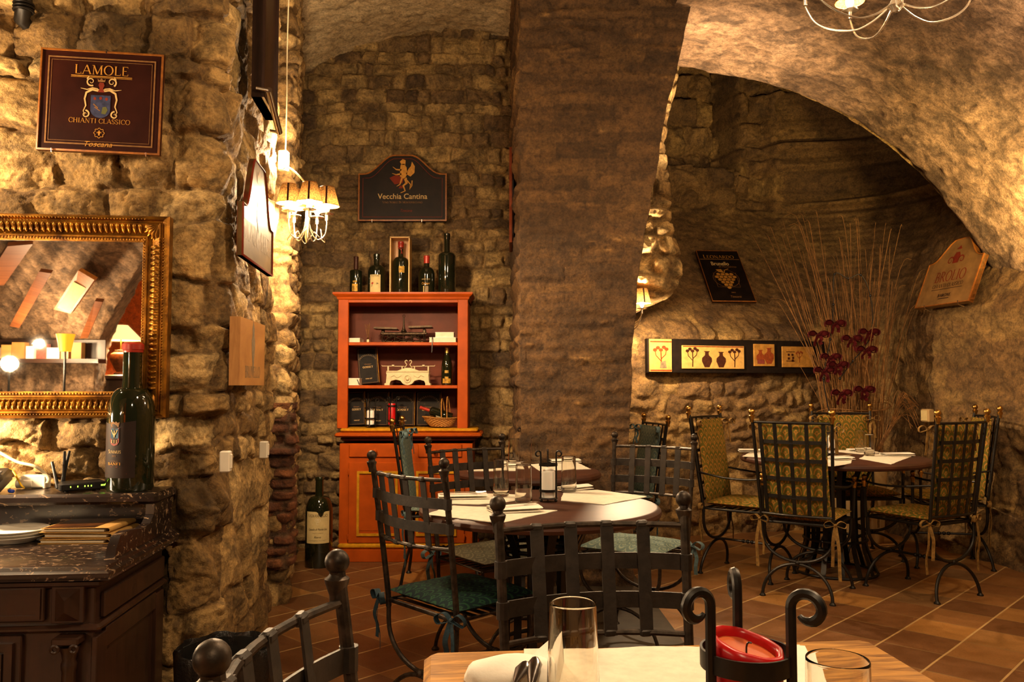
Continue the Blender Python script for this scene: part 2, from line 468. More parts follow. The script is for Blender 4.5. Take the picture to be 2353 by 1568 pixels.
def path_dense(pts, step, rad=.06):
    """polyline in plan with rounded corners -> dense points, arc length, normals (left of travel)"""
    P = [np.array(p, float) for p in pts]; out = [P[0]]
    for i in range(1, len(P)-1):
        a = P[i-1]-P[i]; b = P[i+1]-P[i]; la = np.linalg.norm(a); lb = np.linalg.norm(b)
        r = min(rad, la*.45, lb*.45); p0 = P[i]+a/la*r; p1 = P[i]+b/lb*r
        for t in np.linspace(0, 1, 7): out.append(p0*(1-t)**2+2*P[i]*t*(1-t)+p1*t*t)
    out.append(P[-1]); out = np.array(out)
    s = np.concatenate([[0], np.cumsum(np.linalg.norm(np.diff(out, axis=0), axis=1))])
    n = max(2, int(s[-1]/step)); S = np.linspace(0, s[-1], n)
    X = np.interp(S, s, out[:, 0]); Y = np.interp(S, s, out[:, 1])
    tx = np.gradient(X, S); ty = np.gradient(Y, S)
    k = 5; ker = np.ones(k)/k
    tx = np.convolve(np.pad(tx, k//2, mode='edge'), ker, 'valid'); ty = np.convolve(np.pad(ty, k//2, mode='edge'), ker, 'valid')
    l = np.hypot(tx, ty); return S, X, Y, -ty/l, tx/l
def grid_object(name, P, tone, mort, mat, flip=False):
    nu, nv = P.shape[:2]
    me = bpy.data.meshes.new(name)
    idx = np.arange(nu*nv).reshape(nu, nv)
    a, b, c, d = idx[:-1, :-1], idx[1:, :-1], idx[1:, 1:], idx[:-1, 1:]
    q = np.stack([a, b, c, d] if not flip else [a, d, c, b], -1).reshape(-1, 4)
    me.vertices.add(nu*nv); me.vertices.foreach_set('co', P.reshape(-1).astype(np.float32))
    me.loops.add(q.size); me.loops.foreach_set('vertex_index', q.reshape(-1).astype(np.int32))
    me.polygons.add(len(q)); me.polygons.foreach_set('loop_start', np.arange(0, q.size, 4, dtype=np.int32))
    me.polygons.foreach_set('use_smooth', np.ones(len(q), bool))
    for nm, val in (('tone', tone), ('mortar', mort)):
        at = me.attributes.new(nm, 'FLOAT', 'POINT'); at.data.foreach_set('value', val.reshape(-1).astype(np.float32))
    me.update(calc_edges=True); me.validate()
    me.materials.append(mat)
    o = bpy.data.objects.new(name, me); COL.objects.link(o); return o
def wall(name, pts, z0, z1, mat, step=.012, seed=1, fn=stones, flipn=False, lean=None, rad=.06, extra=None, label=None, shrink=None, hmax=None, **kw):
    S, X, Y, NX, NY = path_dense(pts, step, rad)
    if flipn: NX, NY = -NX, -NY
    Z = np.linspace(z0, z1, max(2, int((z1-z0)/step)))
    U, W = np.meshgrid(S, Z, indexing='ij')
    h, tone, mort = fn(U, W, seed, **kw)
    if shrink is not None: h = h*(1-.55*sstep(U, shrink-.05, shrink+.12))
    if hmax: h = hmax-np.log1p(np.exp(np.minimum((hmax-h)*60, 300)))/60
    if extra is not None: h = h+extra(U, W, np.broadcast_to(X[:, None], U.shape), np.broadcast_to(Y[:, None], U.shape))
    off = h if lean is None else h-lean(U, W)
    P = np.stack([X[:, None]+NX[:, None]*off, Y[:, None]+NY[:, None]*off, W], -1)
    return structure(grid_object(name, P, tone, mort, mat, flip=not flipn), label)
def m_stone(name, ramp, mortar, mort_amt=.9, rough=.85, blot=.5, bump=.6, fine=70, red=None):
    m = NT(name)
    t = m.attr('tone'); mo = m.attr('mortar')
    n1 = m.noise(9, 6, .62); n2 = m.noise(fine, 5, .65)
    f = m.math('ADD', m.math('MULTIPLY', t, .85), m.math('MULTIPLY', n1, .15))
    col = m.ramp(f, ramp)
    bl = m.ramp(m.noise(5.5, 7, .68, .6), [(.44, (0, 0, 0)), (.60, (1, 1, 1))])
    col = m.mix(m.math('MULTIPLY', bl, blot), col, tuple(.42*x for x in ramp[0][1]))
    col = m.mix(m.math('MULTIPLY', mo, mort_amt), col, m.ramp(n2, [(.3, tuple(.6*x for x in mortar)), (.7, mortar)]))
    col = m.mix(.6, col, m.ramp(n2, [(.34, (.40, .34, .28)), (.58, (1.08, 1.08, 1.08))]), 'MULTIPLY')
    n3 = m.noise(21, 7, .72, .4)
    col = m.mix(.65, col, m.ramp(n3, [(.36, (.34, .28, .22)), (.49, (1.05, 1.04, 1.02)), (.62, (1.5, 1.44, 1.32))]), 'MULTIPLY')
    m.bump(n3, min(1, bump*1.3), .012); m.bump(n2, min(1, bump*1.4), .007); m.bump(m.noise(190, 3, .6), min(1, bump), .002)
    m.out(Base_Color=col, Roughness=rough); return m.mat
M['st_left'] = m_stone('pale_rubble', [(.0, hexc('57421f')), (.3, hexc('86683a')), (.6, hexc('b3925a')), (1, hexc('d2b57c'))], hexc('6a4e28'), .75, blot=.65)
M['st_back'] = m_stone('grey_rubble', [(.0, hexc('423220')), (.35, hexc('765d3c')), (.7, hexc('a68a58')), (1, hexc('c2a266'))], hexc('806539'), .7, blot=.6)
M['st_alcove'] = m_stone('brown_rubble', [(.0, hexc('46321c')), (.4, hexc('7e6038')), (.75, hexc('a88850')), (1, hexc('bb9a5e'))], hexc('795c32'), .6, blot=.5)
M['st_pier'] = m_stone('pier_render', [(.0, hexc('35240f')), (.4, hexc('604526')), (.8, hexc('7a5a31')), (1, hexc('a88350'))], hexc('463219'), .4, blot=.35)
M['st_brick'] = m_stone('old_brick', [(.0, hexc('44240f')), (.5, hexc('6e4020')), (1, hexc('8e5c34'))], hexc('57422b'), .85, blot=.5)
M['pl_vault'] = m_stone('vault_render', [(.0, hexc('54402f')), (.4, hexc('84694f')), (.75, hexc('a6886a')), (1, hexc('bd9f80'))], hexc('48331f'), .55, blot=.7, bump=.6)
M['pl_cream'] = m_stone('cream_plaster', [(.0, hexc('a08a62')), (.4, hexc('c4ae86')), (1, hexc('d6c49e'))], hexc('8a7550'), .4, blot=.12, bump=.4)
M['pl_orange'] = m_stone('orange_plaster', [(.0, hexc('c2540f')), (1, hexc('e8741f'))], hexc('a84410'), .3, blot=.05, bump=.4)
# ---------------------------------------------------------------- left wall
SL = .107
def yl(x): return 3.08+SL*(x+1.12)
wall('wall_left', [(-2.9, yl(-2.9)), (-1.12, 3.08), (-1.262, 4.34), (-1.75, 4.40)], 0, 4.1, M['st_left'], .0068, 3, shrink=1.83, hmax=.078, flipn=True, rad=.10,
     ch=(.08, .27), cw=(.14, .5), warp=.06, joint=.014, relief=.044, rough=.026, tilt=.2, gap=.08, facet=.62)
wall('wall_left.001', [(-1.8, 4.62), (-1.262, 4.64), (-1.67, 6.34)], 0, 4.4, M['st_left'], .010, 8, flipn=True, rad=.07,
     ch=(.06, .16), cw=(.10, .3), warp=.045, joint=.016, relief=.024, rough=.018, tilt=.2, facet=.4)
wall('wall_left.002', [(-1.62, 4.60), (-1.245, 4.62), (-1.285, 4.86)], .2, 1.12, M['st_brick'], .007, 14, flipn=True, rad=.03,
     ch=(.058, .066), cw=(.14, .26), warp=.012, joint=.014, relief=.022, rough=.008, tilt=.1, gap=.15)
# niche back wall
wall('wall_back', [(-1.75, 6.25), (.12, 6.28)], 0, 4.05, M['st_back'], .0085, 21, flipn=True,
     ch=(.05, .15), cw=(.08, .32), warp=.034, joint=.013, relief=.036, rough=.014, tilt=.3, gap=.12, facet=.5)
# niche vault (cream plaster), shallow curve in X, runs toward the viewer
def niche_vault():
    xs = np.linspace(-1.85, .15, 150); ys = np.linspace(3.0, 6.4, 220)
    Xg, Yg = np.meshgrid(xs, ys, indexing='ij')
    h, t, mo = plaster(Xg, Yg, 31, .05, .012)
    z = 3.98-.30*((Xg+.35)/1.25)**2 - .04*(Yg-5.5)
    o = grid_object('ceiling_niche', np.stack([Xg, Yg, z+h], -1), t, mo, M['pl_cream'], flip=True); return structure(o)
niche_vault()
# ---------------------------------------------------------------- pier: front face with ragged right edge, sides
PY = 5.04
EDGE = [(1455, 1290), (1452, 1180), (1446, 1000), (1452, 800), (1466, 650), (1482, 540), (1500, 440), (1520, 320), (1540, 220), (1557, 150), (1572, 80), (1588, 0), (1610, -120), (1640, -240)]
def pier():
    ez = []; ex = []
    for x, y in EDGE:
        p = V(x, y, PY); ez.append(p.z); ex.append(p.x)
    ez[0] = 0.0
    Z = np.linspace(0, 4.05, 340); nx = 150
    t = np.linspace(0, 1, nx)
    xr = np.interp(Z, ez, ex); xr = xr+.012*fbm(Z*7, Z*0, 77, 4)
    xl = .052+.012*fbm(Z*6, Z*0+9, 78, 4)
    T, Zg = np.meshgrid(t, Z, indexing='ij')
    Xg = xl[None, :]+(xr-xl)[None, :]*T
    h, tone, mo = stones(Xg, Zg, 41, ch=(.045, .12), cw=(.15, .5), warp=.03, joint=.05, relief=.014, rough=.016, tilt=.10, gap=.1, wf=1.6, facet=.1, crack=0)
    fl = sstep(fbm(Xg*3.1, Zg*9, 91, 4, .65), .22, .62)
    h = h+.008*fl+.014*fbm(Xg*2.2, Zg*13, 92, 5, .62); f2 = sstep(fbm(Xg*5, Zg*15, 95, 4, .6), .36, .52); h = h+.006*f2; tone = np.clip(tone*.7+.12*fl+.5*f2, 0, 1)
    Yg = PY-h
    # wrap sides: append columns going back
    depth_l = np.linspace(0, 1.28, 90)[::-1]; depth_r = np.linspace(0, .38, 24)[1:]
    cols = []; tn = []; ms = []
    for dd in depth_l[:-1]:
        hh, tt, mm = stones(np.full_like(Z, dd), Z, 43, ch=(.06, .15), cw=(.1, .3), relief=.02, rough=.014)
        cols.append(np.stack([xl-.035*dd-hh, PY-h[0]*0+dd, Z], -1)); tn.append(tt); ms.append(mm)
    for i in range(nx): cols.append(np.stack([Xg[i], Yg[i], Z], -1)); tn.append(tone[i]); ms.append(mo[i])
    for dd in depth_r:
        cols.append(np.stack([xr-.02*dd, PY+dd-h[-1]*(dd<.1), Z], -1)); tn.append(tone[-1]); ms.append(mo[-1])
    o = grid_object('wall_pier', np.array(cols), np.array(tn), np.array(ms), M['st_pier'], flip=False)
    return structure(o)
pier()
# stone jamb behind the pier carrying the far arch
def jamb():
    pts = [(1560, 170), (1540, 260), (1530, 330), (1540, 430), (1546, 520), (1568, 590), (1572, 625), (1560, 660), (1535, 685), (1500, 700), (1470, 715)]
    zz = []; xx = []
    for x, y in pts[::-1]:
        p = V(x, y, 6.0); zz.append(p.z); xx.append(p.x)
    Z = np.linspace(zz[0], 3.75, 190); xr = np.interp(Z, zz, xx)
    xs = np.linspace(0, 1, 60); cols = []; tn = []; ms = []
    for t in xs:
        X = .62+(xr-.62)*t
        h, tt, mm = stones(X, Z, 57, ch=(.06, .16), cw=(.12, .26), relief=.07, joint=.025, rough=.03, tilt=.35)
        round_ = .10*np.clip((t-.75)/.25, 0, 1)**2
        bot = .25*np.clip(1-(Z-zz[0])/.25, 0, 1)**2
        cols.append(np.stack([X, 6.0-h+round_+bot, Z], -1)); tn.append(np.clip(tt+.2, 0, 1)); ms.append(mm)
    for dd in np.linspace(.12, .9, 26):
        h, tt, mm = stones(np.full_like(Z, dd), Z, 58, ch=(.07, .2), cw=(.12, .3), relief=.03)
        cols.append(np.stack([xr+h*.6-dd*.05, 6.0+dd+bot*0, Z], -1)); tn.append(tt); ms.append(mm)
    return structure(grid_object('wall_jamb', np.array(cols), np.array(tn), np.array(ms), M['st_left'], flip=False))
jamb()
# ---------------------------------------------------------------- alcove wall: back, corner and right side in one run
AL = [(.35, 6.38), (1.79, 6.86), (3.22, 7.25), (3.27, 6.6), (3.42, 5.67), (3.62, 4.4), (3.75, 3.0), (3.8, 0.2)]
SA = [0]
for i in range(1, len(AL)): SA.append(SA[-1]+math.dist(AL[i-1], AL[i]))
def alcove_lean(U, W):
    tb = np.clip(W-1.62, 0, 1.38)*.95
    tr = np.clip(W-1.75, 0, 9)*.42
    k = sstep(U, SA[2]-.25, SA[2]+.30)
    foot = .22*np.clip(.55-W, 0, 1)*k
    return tb*(1-k)+tr*k-foot
def alcove_extra(U, W, X, Y):
    e = 0*U
    back = U < SA[2]-.1
    # window recess high up, pilaster bands
    p0 = V(1632, 200, 8.0).x; p1 = V(1868, 200, 8.0).x
    m = sstep(U, SA[1]-.02, SA[1]+.02)*0
    rec = (sstep(X, 1.78, 1.84)*(1-sstep(X, 2.72, 2.78)))*sstep(W, 3.42, 3.5)
    e = e-.50*rec*back
    p = sstep(X, 2.62, 2.68)*(1-sstep(X, 3.0, 3.06))*sstep(W, 3.0, 3.06)
    e = e-.16*p*back
    q = (1-sstep(X, 1.72, 1.76))*sstep(W, 3.02, 3.08)
    e = e+.10*q*back
    return e
def alcove_fn(U, W, seed, **kw):
    h, t, m = stones(U, W, seed, ch=(.05, .2), cw=(.10, .5), warp=.085, joint=.03, relief=.026, rough=.022, tilt=.2, gap=.12, facet=.35)
    # upper slope: old thin plaster over brick courses
    h2, t2, m2 = plaster(U, W, seed+5, .03, .012, (1, 1.4))
    hb, tb, mb = stones(U, W, seed+6, ch=(.06, .07), cw=(.2, .28), warp=.02, joint=.016, relief=.010, rough=.006)
    k = sstep(W+.12*fbm(U*2, W*2, 3, 3), 1.62, 1.95)*(1-sstep(W, 2.85, 3.05))
    kr = sstep(U, SA[2]-.1, SA[2]+.4)*.55*sstep(W, .5, 1.0)
    k = np.maximum(k, kr)
    h3, t3, m3 = stones(U, W, seed+9, ch=(.10, .3), cw=(.14, .5), warp=.09, joint=.05, relief=.075, rough=.03, tilt=.3, gap=.14)
    ku = sstep(W+.1*fbm(U*2, W*2, 8, 3), 2.85, 3.1); h = h*(1-ku)+h3*ku; t = t*(1-ku)+t3*ku*.8; m = m*(1-ku)+m3*ku
    h2 = h2+hb*.8
    return h*(1-k)+h2*k, t*(1-k)+(t2*.6+.1)*k, m*(1-k)+m2*.5*k
wall('wall_alcove', AL, 0, 5.0, M['st_alcove'], .0135, 61, alcove_fn, flipn=True, lean=alcove_lean, rad=.14, extra=alcove_extra)
# ---------------------------------------------------------------- big vault (quarter barrel) over the right bay
VX, VZ, VR, VYF = 1.11, .89, 2.68, 6.05
def vault():
    th = np.linspace(R(-2), R(92), 330); ys = np.linspace(-1.2, VYF, 460)
    T, Yg = np.meshgrid(th, ys, indexing='ij')
    h, t, mo = plaster(T*VR, Yg, 71, .040, .009)
    h = h+.010*np.abs(np.mod((T*VR*.8+Yg*.9), .34)/.34-.5)
    sdark = .35*sstep(-(T*VR)+.9*Yg*0+0, -9, 9)
    edge = .05*fbm(T*VR*4, T*0, 5, 4)
    Yg2 = np.where(Yg > VYF-.35, Yg+edge*(Yg-(VYF-.35))/.35, Yg)
    rim = np.clip((Yg-(VYF-.10))/.10, 0, 1)**2*.05
    r = VR-h+rim
    P = np.stack([VX+r*np.cos(T), Yg2, VZ+r*np.sin(T)], -1)
    return structure(grid_object('ceiling_vault', P, t, mo, M['pl_vault'], flip=True))
vault()
# end of the vault: thickness of the far arch seen from behind, and high dark ceiling over the light shaft
def vault_rim():
    th = np.linspace(R(-2), R(92), 200); rr = np.linspace(0, .7, 30)
    T, D = np.meshgrid(th, rr, indexing='ij')
    h, t, mo = stones(T*VR, D, 73, ch=(.12, .2), cw=(.15, .3))
    P = np.stack([VX+(VR+.05+D)*np.cos(T), VYF+.03+.0*D+h*.3, VZ+(VR+.05+D)*np.sin(T)], -1)
    return structure(grid_object('wall_arch', P, t, mo, M['st_alcove'], flip=True))
vault_rim()
MB().box((2.2, 7.6, 5.05), (5.6, 4.4, .1)).build('ceiling_shaft', M['st_alcove'], smooth=0); structure(bpy.data.objects['ceiling_shaft'])
# flat crown of the middle bay, above the frame
MB().box((-1.45, 1.9, 4.2), (5.2, 6.2, .1)).build('ceiling_middle', M['pl_vault'], smooth=0); structure(bpy.data.objects['ceiling_middle'])
# ---------------------------------------------------------------- floor
def m_floor():
    m = NT('terracotta_tiles')
    a = R(46.0); s = 1/.2745
    v = m.coord((1, 1, 1), (0, 0, -a))
    sep = m.node('ShaderNodeSeparateXYZ'); m.l.new(v, sep.inputs[0])
    wob = m.noise(1.7, 2)
    ux = m.math('MULTIPLY', m.math('ADD', sep.outputs[0], m.math('MULTIPLY_ADD', wob, .012, -2.17)), s)
    uy = m.math('MULTIPLY', m.math('ADD', sep.outputs[1], m.math('MULTIPLY_ADD', wob, -.012, -1.495)), s)
    fx = m.math('FRACT', ux); fy = m.math('FRACT', uy)
    dx = m.math('MINIMUM', fx, m.math('SUBTRACT', 1, fx)); dy = m.math('MINIMUM', fy, m.math('SUBTRACT', 1, fy))
    gx = m.math('LESS_THAN', dx, .013); gy = m.math('LESS_THAN', dy, .017)
    cb = m.node('ShaderNodeCombineXYZ'); m.l.new(m.math('FLOOR', ux), cb.inputs[0]); m.l.new(m.math('FLOOR', uy), cb.inputs[1])
    wn = m.node('ShaderNodeTexWhiteNoise', noise_dimensions='2D'); m.l.new(cb.outputs[0], wn.inputs['Vector'])
    col = m.ramp(wn.outputs['Value'], [(.0, hexc('694425')), (.35, hexc('7a512d')), (.65, hexc('8c6034')), (.85, hexc('aa783d')), (1, hexc('6d4f31'))])
    n = m.noise(7, 6, .6); n2 = m.noise(120, 3, .6)
    col = m.mix(.5, col, m.ramp(n, [(.3, (.5, .45, .4)), (.7, (1, 1, 1))]), 'MULTIPLY')
    col = m.mix(.35, col, m.ramp(n2, [(.38, (.35, .3, .28)), (.5, (1, 1, 1))]), 'MULTIPLY')
    col = m.mix(gx, col, hexc('80653f')); col = m.mix(gy, col, hexc('b2925f'))
    g = m.math('MAXIMUM', gx, gy)
    m.bump(m.math('SUBTRACT', m.math('MULTIPLY', n, .25), g), .3, .003)
    m.out(Base_Color=col, Roughness=m.ramp(n, [(.3, (.32, .32, .32)), (.7, (.55, .55, .55))])); return m.mat
M['floor'] = m_floor()
fl = MB().add([(-6, -4, 0), (5, -4, 0), (5, 9, 0), (-6, 9, 0)], [(0, 1, 2, 3)]).build('floor', M['floor'], smooth=0); structure(fl)
M['slab'] = simple('grey_stone_slab', hexc('4d4438'), .45, 0, .2, 12, .1)
sl_ = [G(1440, 1290), G(1455, 1322), G(1640, 1568), G(1330, 1568), G(1270, 1400), G(1290, 1290)]
# straight strip of dark grey stone set into the tiles
a_ = G(1457, 1322); b_ = G(1552, 1452); dirv = (b_-a_).normalized(); nrm_ = Vector((-dirv.y, dirv.x, 0)) ; nrm_ = nrm_ if nrm_.x < 0 else -nrm_
q0 = a_-dirv*.12; q1 = a_-dirv*2.3+dirv*.0
q1 = a_+(b_-a_).normalized()*1.7
so = MB().slab([q0, q1, q1+nrm_*.62, q0+nrm_*.62][::-1], -.02, .004).build('floor_slab', M['slab'], smooth=0); structure(so)
# ================================================================ chairs
def pillow(w, d, t, n=14, puff=.75, seed=0):
    """cushion lying in xy, base at z=0"""
    mb = MB(); vs = []; fs = []; rng = random.Random(seed)
    N = n+1
    for side in (1, -1):
        for i in range(N):
            for j in range(N):
                u = -1+2*i/n; v = -1+2*j/n
                e = max(0, (1-abs(u)**5)*(1-abs(v)**5))**.45
                z = t/2+side*(t/2)*(e*(puff+(1-puff)*(1-u*u)*(1-v*v)))
                sag = .985+.015*(abs(u*v))
                vs.append((u*w/2*sag, v*d/2*sag, z+.0015*rng.uniform(-1, 1)*e))
    for s_ in range(2):
        o = s_*N*N
        for i in range(n):
            for j in range(n):
                a, b, c, d_ = o+i*N+j, o+(i+1)*N+j, o+(i+1)*N+j+1, o+i*N+j+1
                fs.append((a, b, c, d_) if s_ == 0 else (d_, c, b, a))
    mb.add(vs, fs)
    return mb
def bow_mb(p, s=.05, tail=.12, ax=(1, 0, 0), seed=0):
    mb = MB(); p = Vector(p); ax = Vector(ax).normalized(); up = Vector((0, 0, 1)); out = ax.cross(up)
    rng = random.Random(seed)
    mb.sphere(p, s*.16, 8, 6)
    for sg in (-1, 1):
        L = [p, p+ax*sg*s*.45+up*s*.38, p+ax*sg*s*.95+up*s*.18+out*s*.1, p+ax*sg*s*.85-up*s*.22, p+ax*sg*s*.35-up*s*.12, p]
        mb.strap(spline(L, 5), s*.34, .002, out+ax*.15*sg)
        tl = tail*rng.uniform(.75, 1.15)
        mb.strap(spline([p, p+ax*sg*s*.25-up*tl*.4+out*.012, p+ax*sg*s*.30*rng.uniform(.3, 1.3)-up*tl*.7, p+ax*sg*s*.32-up*tl], 5), s*.3, .002, ax+out*.35*sg)
    return mb
def finial(x, y, z, r, mat, parent, nm='finial'):
    mb = MB()
    mb.lathe([(.0105, -.055), (.011, -.042), (.0175, -.024), (.0185, -.018), (.013, -.014), (.010, -.010), (.012, -.006), (r*.6, -r*.8+.004)], (x, y, z-r*.35), 14)
    mb.sphere((x, y, z), r, 18, 12)
    return mb.build(nm, mat, parent)
def u_legs(y, lean, mat, parent, rad=.0085):
    """hanging U under the seat and inverted arch down to the floor"""
    mb = MB()
    top = .425
    P = [(-.2, y, top)]+[(.2*math.cos(a), y, .36-.15*math.sin(a)) for a in np.linspace(PI, 0, 1)]
    pts = [Vector((-.2, y, top)), Vector((-.199, y, .36))]
    for a in np.linspace(PI, 2*PI, 19)[0:]: pts.append(Vector((.198*math.cos(a), y, .35+.14*math.sin(a))))
    pts += [Vector((.2, y, top))]
    mb.tube(pts, rad, 8)
    leg = MB(); ft = []
    for a in np.linspace(PI, 0, 21): ft.append(Vector((.195*math.cos(a), y+lean*(1-math.sin(a)), .012+.185*math.sin(a))))
    leg.tube([Vector((ft[0].x-.004, ft[0].y, .004))]+ft+[Vector((ft[-1].x+.004, ft[-1].y, .004))], rad, 8)
    for e in (ft[0], ft[-1]): leg.lathe([(.018, 0), (.018, .006), (.009, .016)], (e.x, e.y, 0), 12)
    leg.sphere((0, y, .204), .016, 10, 8)
    mb.build('leg_bow', mat, parent); leg.build('leg', mat, parent)
def seat_frame(mat, parent, w=.2, yb=-.2, yf=.2):
    mb = MB(); z = .425
    mb.tube([(-w, yb, z), (w, yb, z), (w, yf, z), (-w, yf, z)], .0085, 8, closed=True)
    for k in range(1, 8):
        y = yb+(yf-yb)*k/8; mb.strap([(-w, y, z), (w, y, z)], .022, .004, (0, 1, 0))
    mb.build('seat_frame', mat, parent)
    mb = MB(); mb.tube([(0, yb, .204), (0, yf, .204)], .0075, 8)
    for k in (-.03, 0, .03): mb.sphere((0, k, .204), .013, 10, 6)
    mb.build('stretcher', mat, parent)
def low_chair():
    t = thing('iron_chair', 'low iron chair', 'chair')
    def px(z): return .2+.015*(z-.425)/.53
    def py(z): return -.2-.07*((z-.425)/.535)**1.1 if z > .425 else -.2
    for sg in (-1, 1):
        mb = MB(); mb.tube([(sg*px(z), py(z), z) for z in np.linspace(.40, .945, 12)], [.0105]*12, 10)
        po = mb.build('post', M['iron_worn'], t)
        finial(sg*px(.96), py(.96), .96, .0182, M['iron_worn'], po)
    bow = .05
    def crv(z, n=13, k=1.0):
        return [Vector((px(z)*s, py(z)-bow*k*(1-s*s), z)) for s in np.linspace(-1, 1, n)]
    for nm, z in (('top_rail', .902), ('bottom_rail', .668)):
        mb = MB(); mb.tube(crv(z), .0068, 8); mb.build(nm, M['iron_worn'], t)
    for z in (.822, .738):
        mb = MB(); mb.strap(crv(z, 17), .036, .005, (0, 0, 1))
        for sg in (-1, 1): mb.tube([(sg*px(z), py(z), z-.018), (sg*px(z), py(z), z+.018)], .0142, 10)
        mb.build('cross_strap', M['strap'], t)
    for s in (-.58, -.2, .2, .58):
        mb = MB()
        P = [Vector((px(z)*s, py(z)-bow*(1-s*s)+.0048, z)) for q, z in enumerate((.908, .862, .822, .78, .738, .70, .662))]
        mb.strap(P, .030, .004, (1, 0, 0))
        for z in (.902, .668): mb.box((px(z)*s, py(z)-bow*(1-s*s), z), (.031, .0175, .0175), bev=.005)
        mb.build('upright_strap', M['strap'], t)
    u_legs(-.2, -.03, M['iron_worn'], t); u_legs(.155, .012, M['iron_worn'], t)
    seat_frame(M['iron_worn'], t, yf=.16)
    return t
def seat_cushion(t, fab, rib, z=.432, seed=1, th=.055):
    dp = .38 if th < .058 else .42
    c = pillow(.41, dp, th, seed=seed).build('seat_cushion', fab, t, loc=(0, .01-(.42-dp)/2, z))
    for q, sg in enumerate((-1, 1)):
        bow_mb((sg*.212, -.225, .005), .06, .16 if th < .058 else .27, (1, .3*sg, 0), seed+q).build('ribbon_tie', rib, c)
    return c
HZ = {}
def high_chair(zf=1.064, brass='brass', arms=True, fab='fab_green', rib='rib_green'):
    k = (zf-.425)/(1.064-.425)
    t = thing('high_back_chair', 'tall chair', 'chair')
    def Z(z): return .425+(z-.425)*k
    def px(z): return .2+.025*(z-.425)/(.64)
    def py(z): return -.21-.085*((z-.425)/.64)
    for sg in (-1, 1):
        mb = MB(); mb.tube([(sg*px(z), py(z), Z(z)) for z in np.linspace(.40, 1.05, 10)], .0095, 10)
        po = mb.build('post', M['black_iron'], t)
        finial(sg*px(1.064), py(1.064), zf, .019, M['brass'], po)
    bow = .03
    def crv(z, n=11, w=1.0): return [Vector((px(z)*s*w, py(z)-bow*(1-s*s), Z(z))) for s in np.linspace(-1, 1, n)]
    for nm, z in (('top_rail', 1.005), ('bottom_rail', .475)):
        mb = MB(); mb.tube(crv(z), .0075, 8); mb.build(nm, M['black_iron'], t)
    for z in (.58, .685, .79, .895):
        mb = MB(); mb.strap([Vector((px(z)*s*.86, py(z)-bow*(1-s*s), Z(z))) for s in np.linspace(-1, 1, 11)], .021, .004, (0, 0, 1))
        mb.build('cross_strap', M['black_iron'], t)
    for s in (-.80, -.40, 0, .40, .80):
        mb = MB(); mb.strap([Vector((px(z)*s, py(z)-bow*(1-s*s), Z(z))) for z in (.475, .6, .75, .9, 1.005)], .021, .004, (1, 0, 0)); mb.build('upright_strap', M['black_iron'], t)
    u_legs(-.21, -.03, M['black_iron'], t, .0095); u_legs(.2, .03, M['black_iron'], t, .0095)
    seat_frame(M['black_iron'], t)
    if arms:
        for sg in (-1, 1):
            mb = MB(); mb.tube([(sg*.215, .2, .425), (sg*.225, .2, .64)], .0095, 8); ap = mb.build('arm_post', M['black_iron'], t)
            finial(sg*.225, .2, .665, .015, M['brass'], ap)
            mb = MB(); mb.tube(spline([(sg*px(.66), py(.66), .655), (sg*.23, -.05, .632), (sg*.228, .1, .628), (sg*.225, .2, .64)], 5), .0065, 8); mb.build('armrest', M['black_iron'], t)
    seat_cushion(t, M[fab], M[rib], seed=int(zf*100), th=.06)
    h = (1.0-.47)*k
    c = pillow(.37, h, .045, 16, .85, 5).build('back_cushion', M[fab], t)
    ang = math.atan(.085/.64/k)
    c.rotation_euler = (PI/2+ang*.9, 0, 0)
    zc = Z(.735)
    c.location = (0, py(.735)+.046, zc)
    for sg in (-1, 1):
        bow_mb((sg*.205, h*.46, .035), .05, .11, (1, 0, .5*sg), 9+sg).build('ribbon_tie', M[rib], c).rotation_euler = (-PI/2, 0, 0)
        for b in kids(c):
            if b.rotation_euler[0] < -1: b.location = (0, 0, 0)
    # ribbons are built in cushion space: move them through the rotation so that they hang down
    return t
def fix_bows(t, w=.215):
    """hang the upper bows from the posts"""
    for c in kids(t):
        if c.name.startswith('back_cushion'):
            for i, b in enumerate(kids(c)):
                sg = -1 if i == 0 else 1
                me = bow_mb((0, 0, 0), .06, .15, (1, .4*sg, 0), 30+i)
                old = b.data
                nm = MB(); nm.v = me.v; nm.f = me.f
                tmp = nm.build('ribbon_tie', old.materials[0])
                b.data = tmp.data; bpy.data.objects.remove(tmp)
                b.rotation_euler = (-c.rotation_euler[0], 0, 0)
                b.location = (sg*w*.98, kids_h(c)*.44, -.01)
def kids_h(c): return max(v.co.y for v in c.data.vertices)*2
hd = lambda deg: R(deg-90)
lc0 = low_chair()
spec = [((-.175, 3.09), 43, 'fab_blue', 'rib_blue', 'low iron chair with teal patterned cushion at the left of the centre table'),
        ((-.06, 3.80), -53, 'fab_grey', 'rib_pale', 'low iron chair with grey seat cushion between the centre and rear tables'),
        ((.575, 3.97), -122, 'fab_pale', 'rib_pale', 'low iron chair with pale cushion at the right of the centre table'),
        ((.229, 1.59), -79.6, None, None, 'low dark iron chair tucked behind the honey wooden table, its back to the round table'),
        ((-.002, .995), -3.7, None, None, 'low dark iron chair at the left end of the honey wooden table')]
for i, (xy, a, fab, rib, lab) in enumerate(spec):
    o = lc0 if i == 0 else copy_tree(lc0)
    o.location = (*xy, 0); o.rotation_euler = (0, 0, hd(a)); o['label'] = lab; o['group'] = 'low iron chairs'
    spec[i] = (o, fab, rib)
for i, (o, fab, rib) in enumerate(spec):
    if fab: seat_cushion(o, M[fab], M[rib], seed=11+i)
hc0 = high_chair(); fix_bows(hc0)
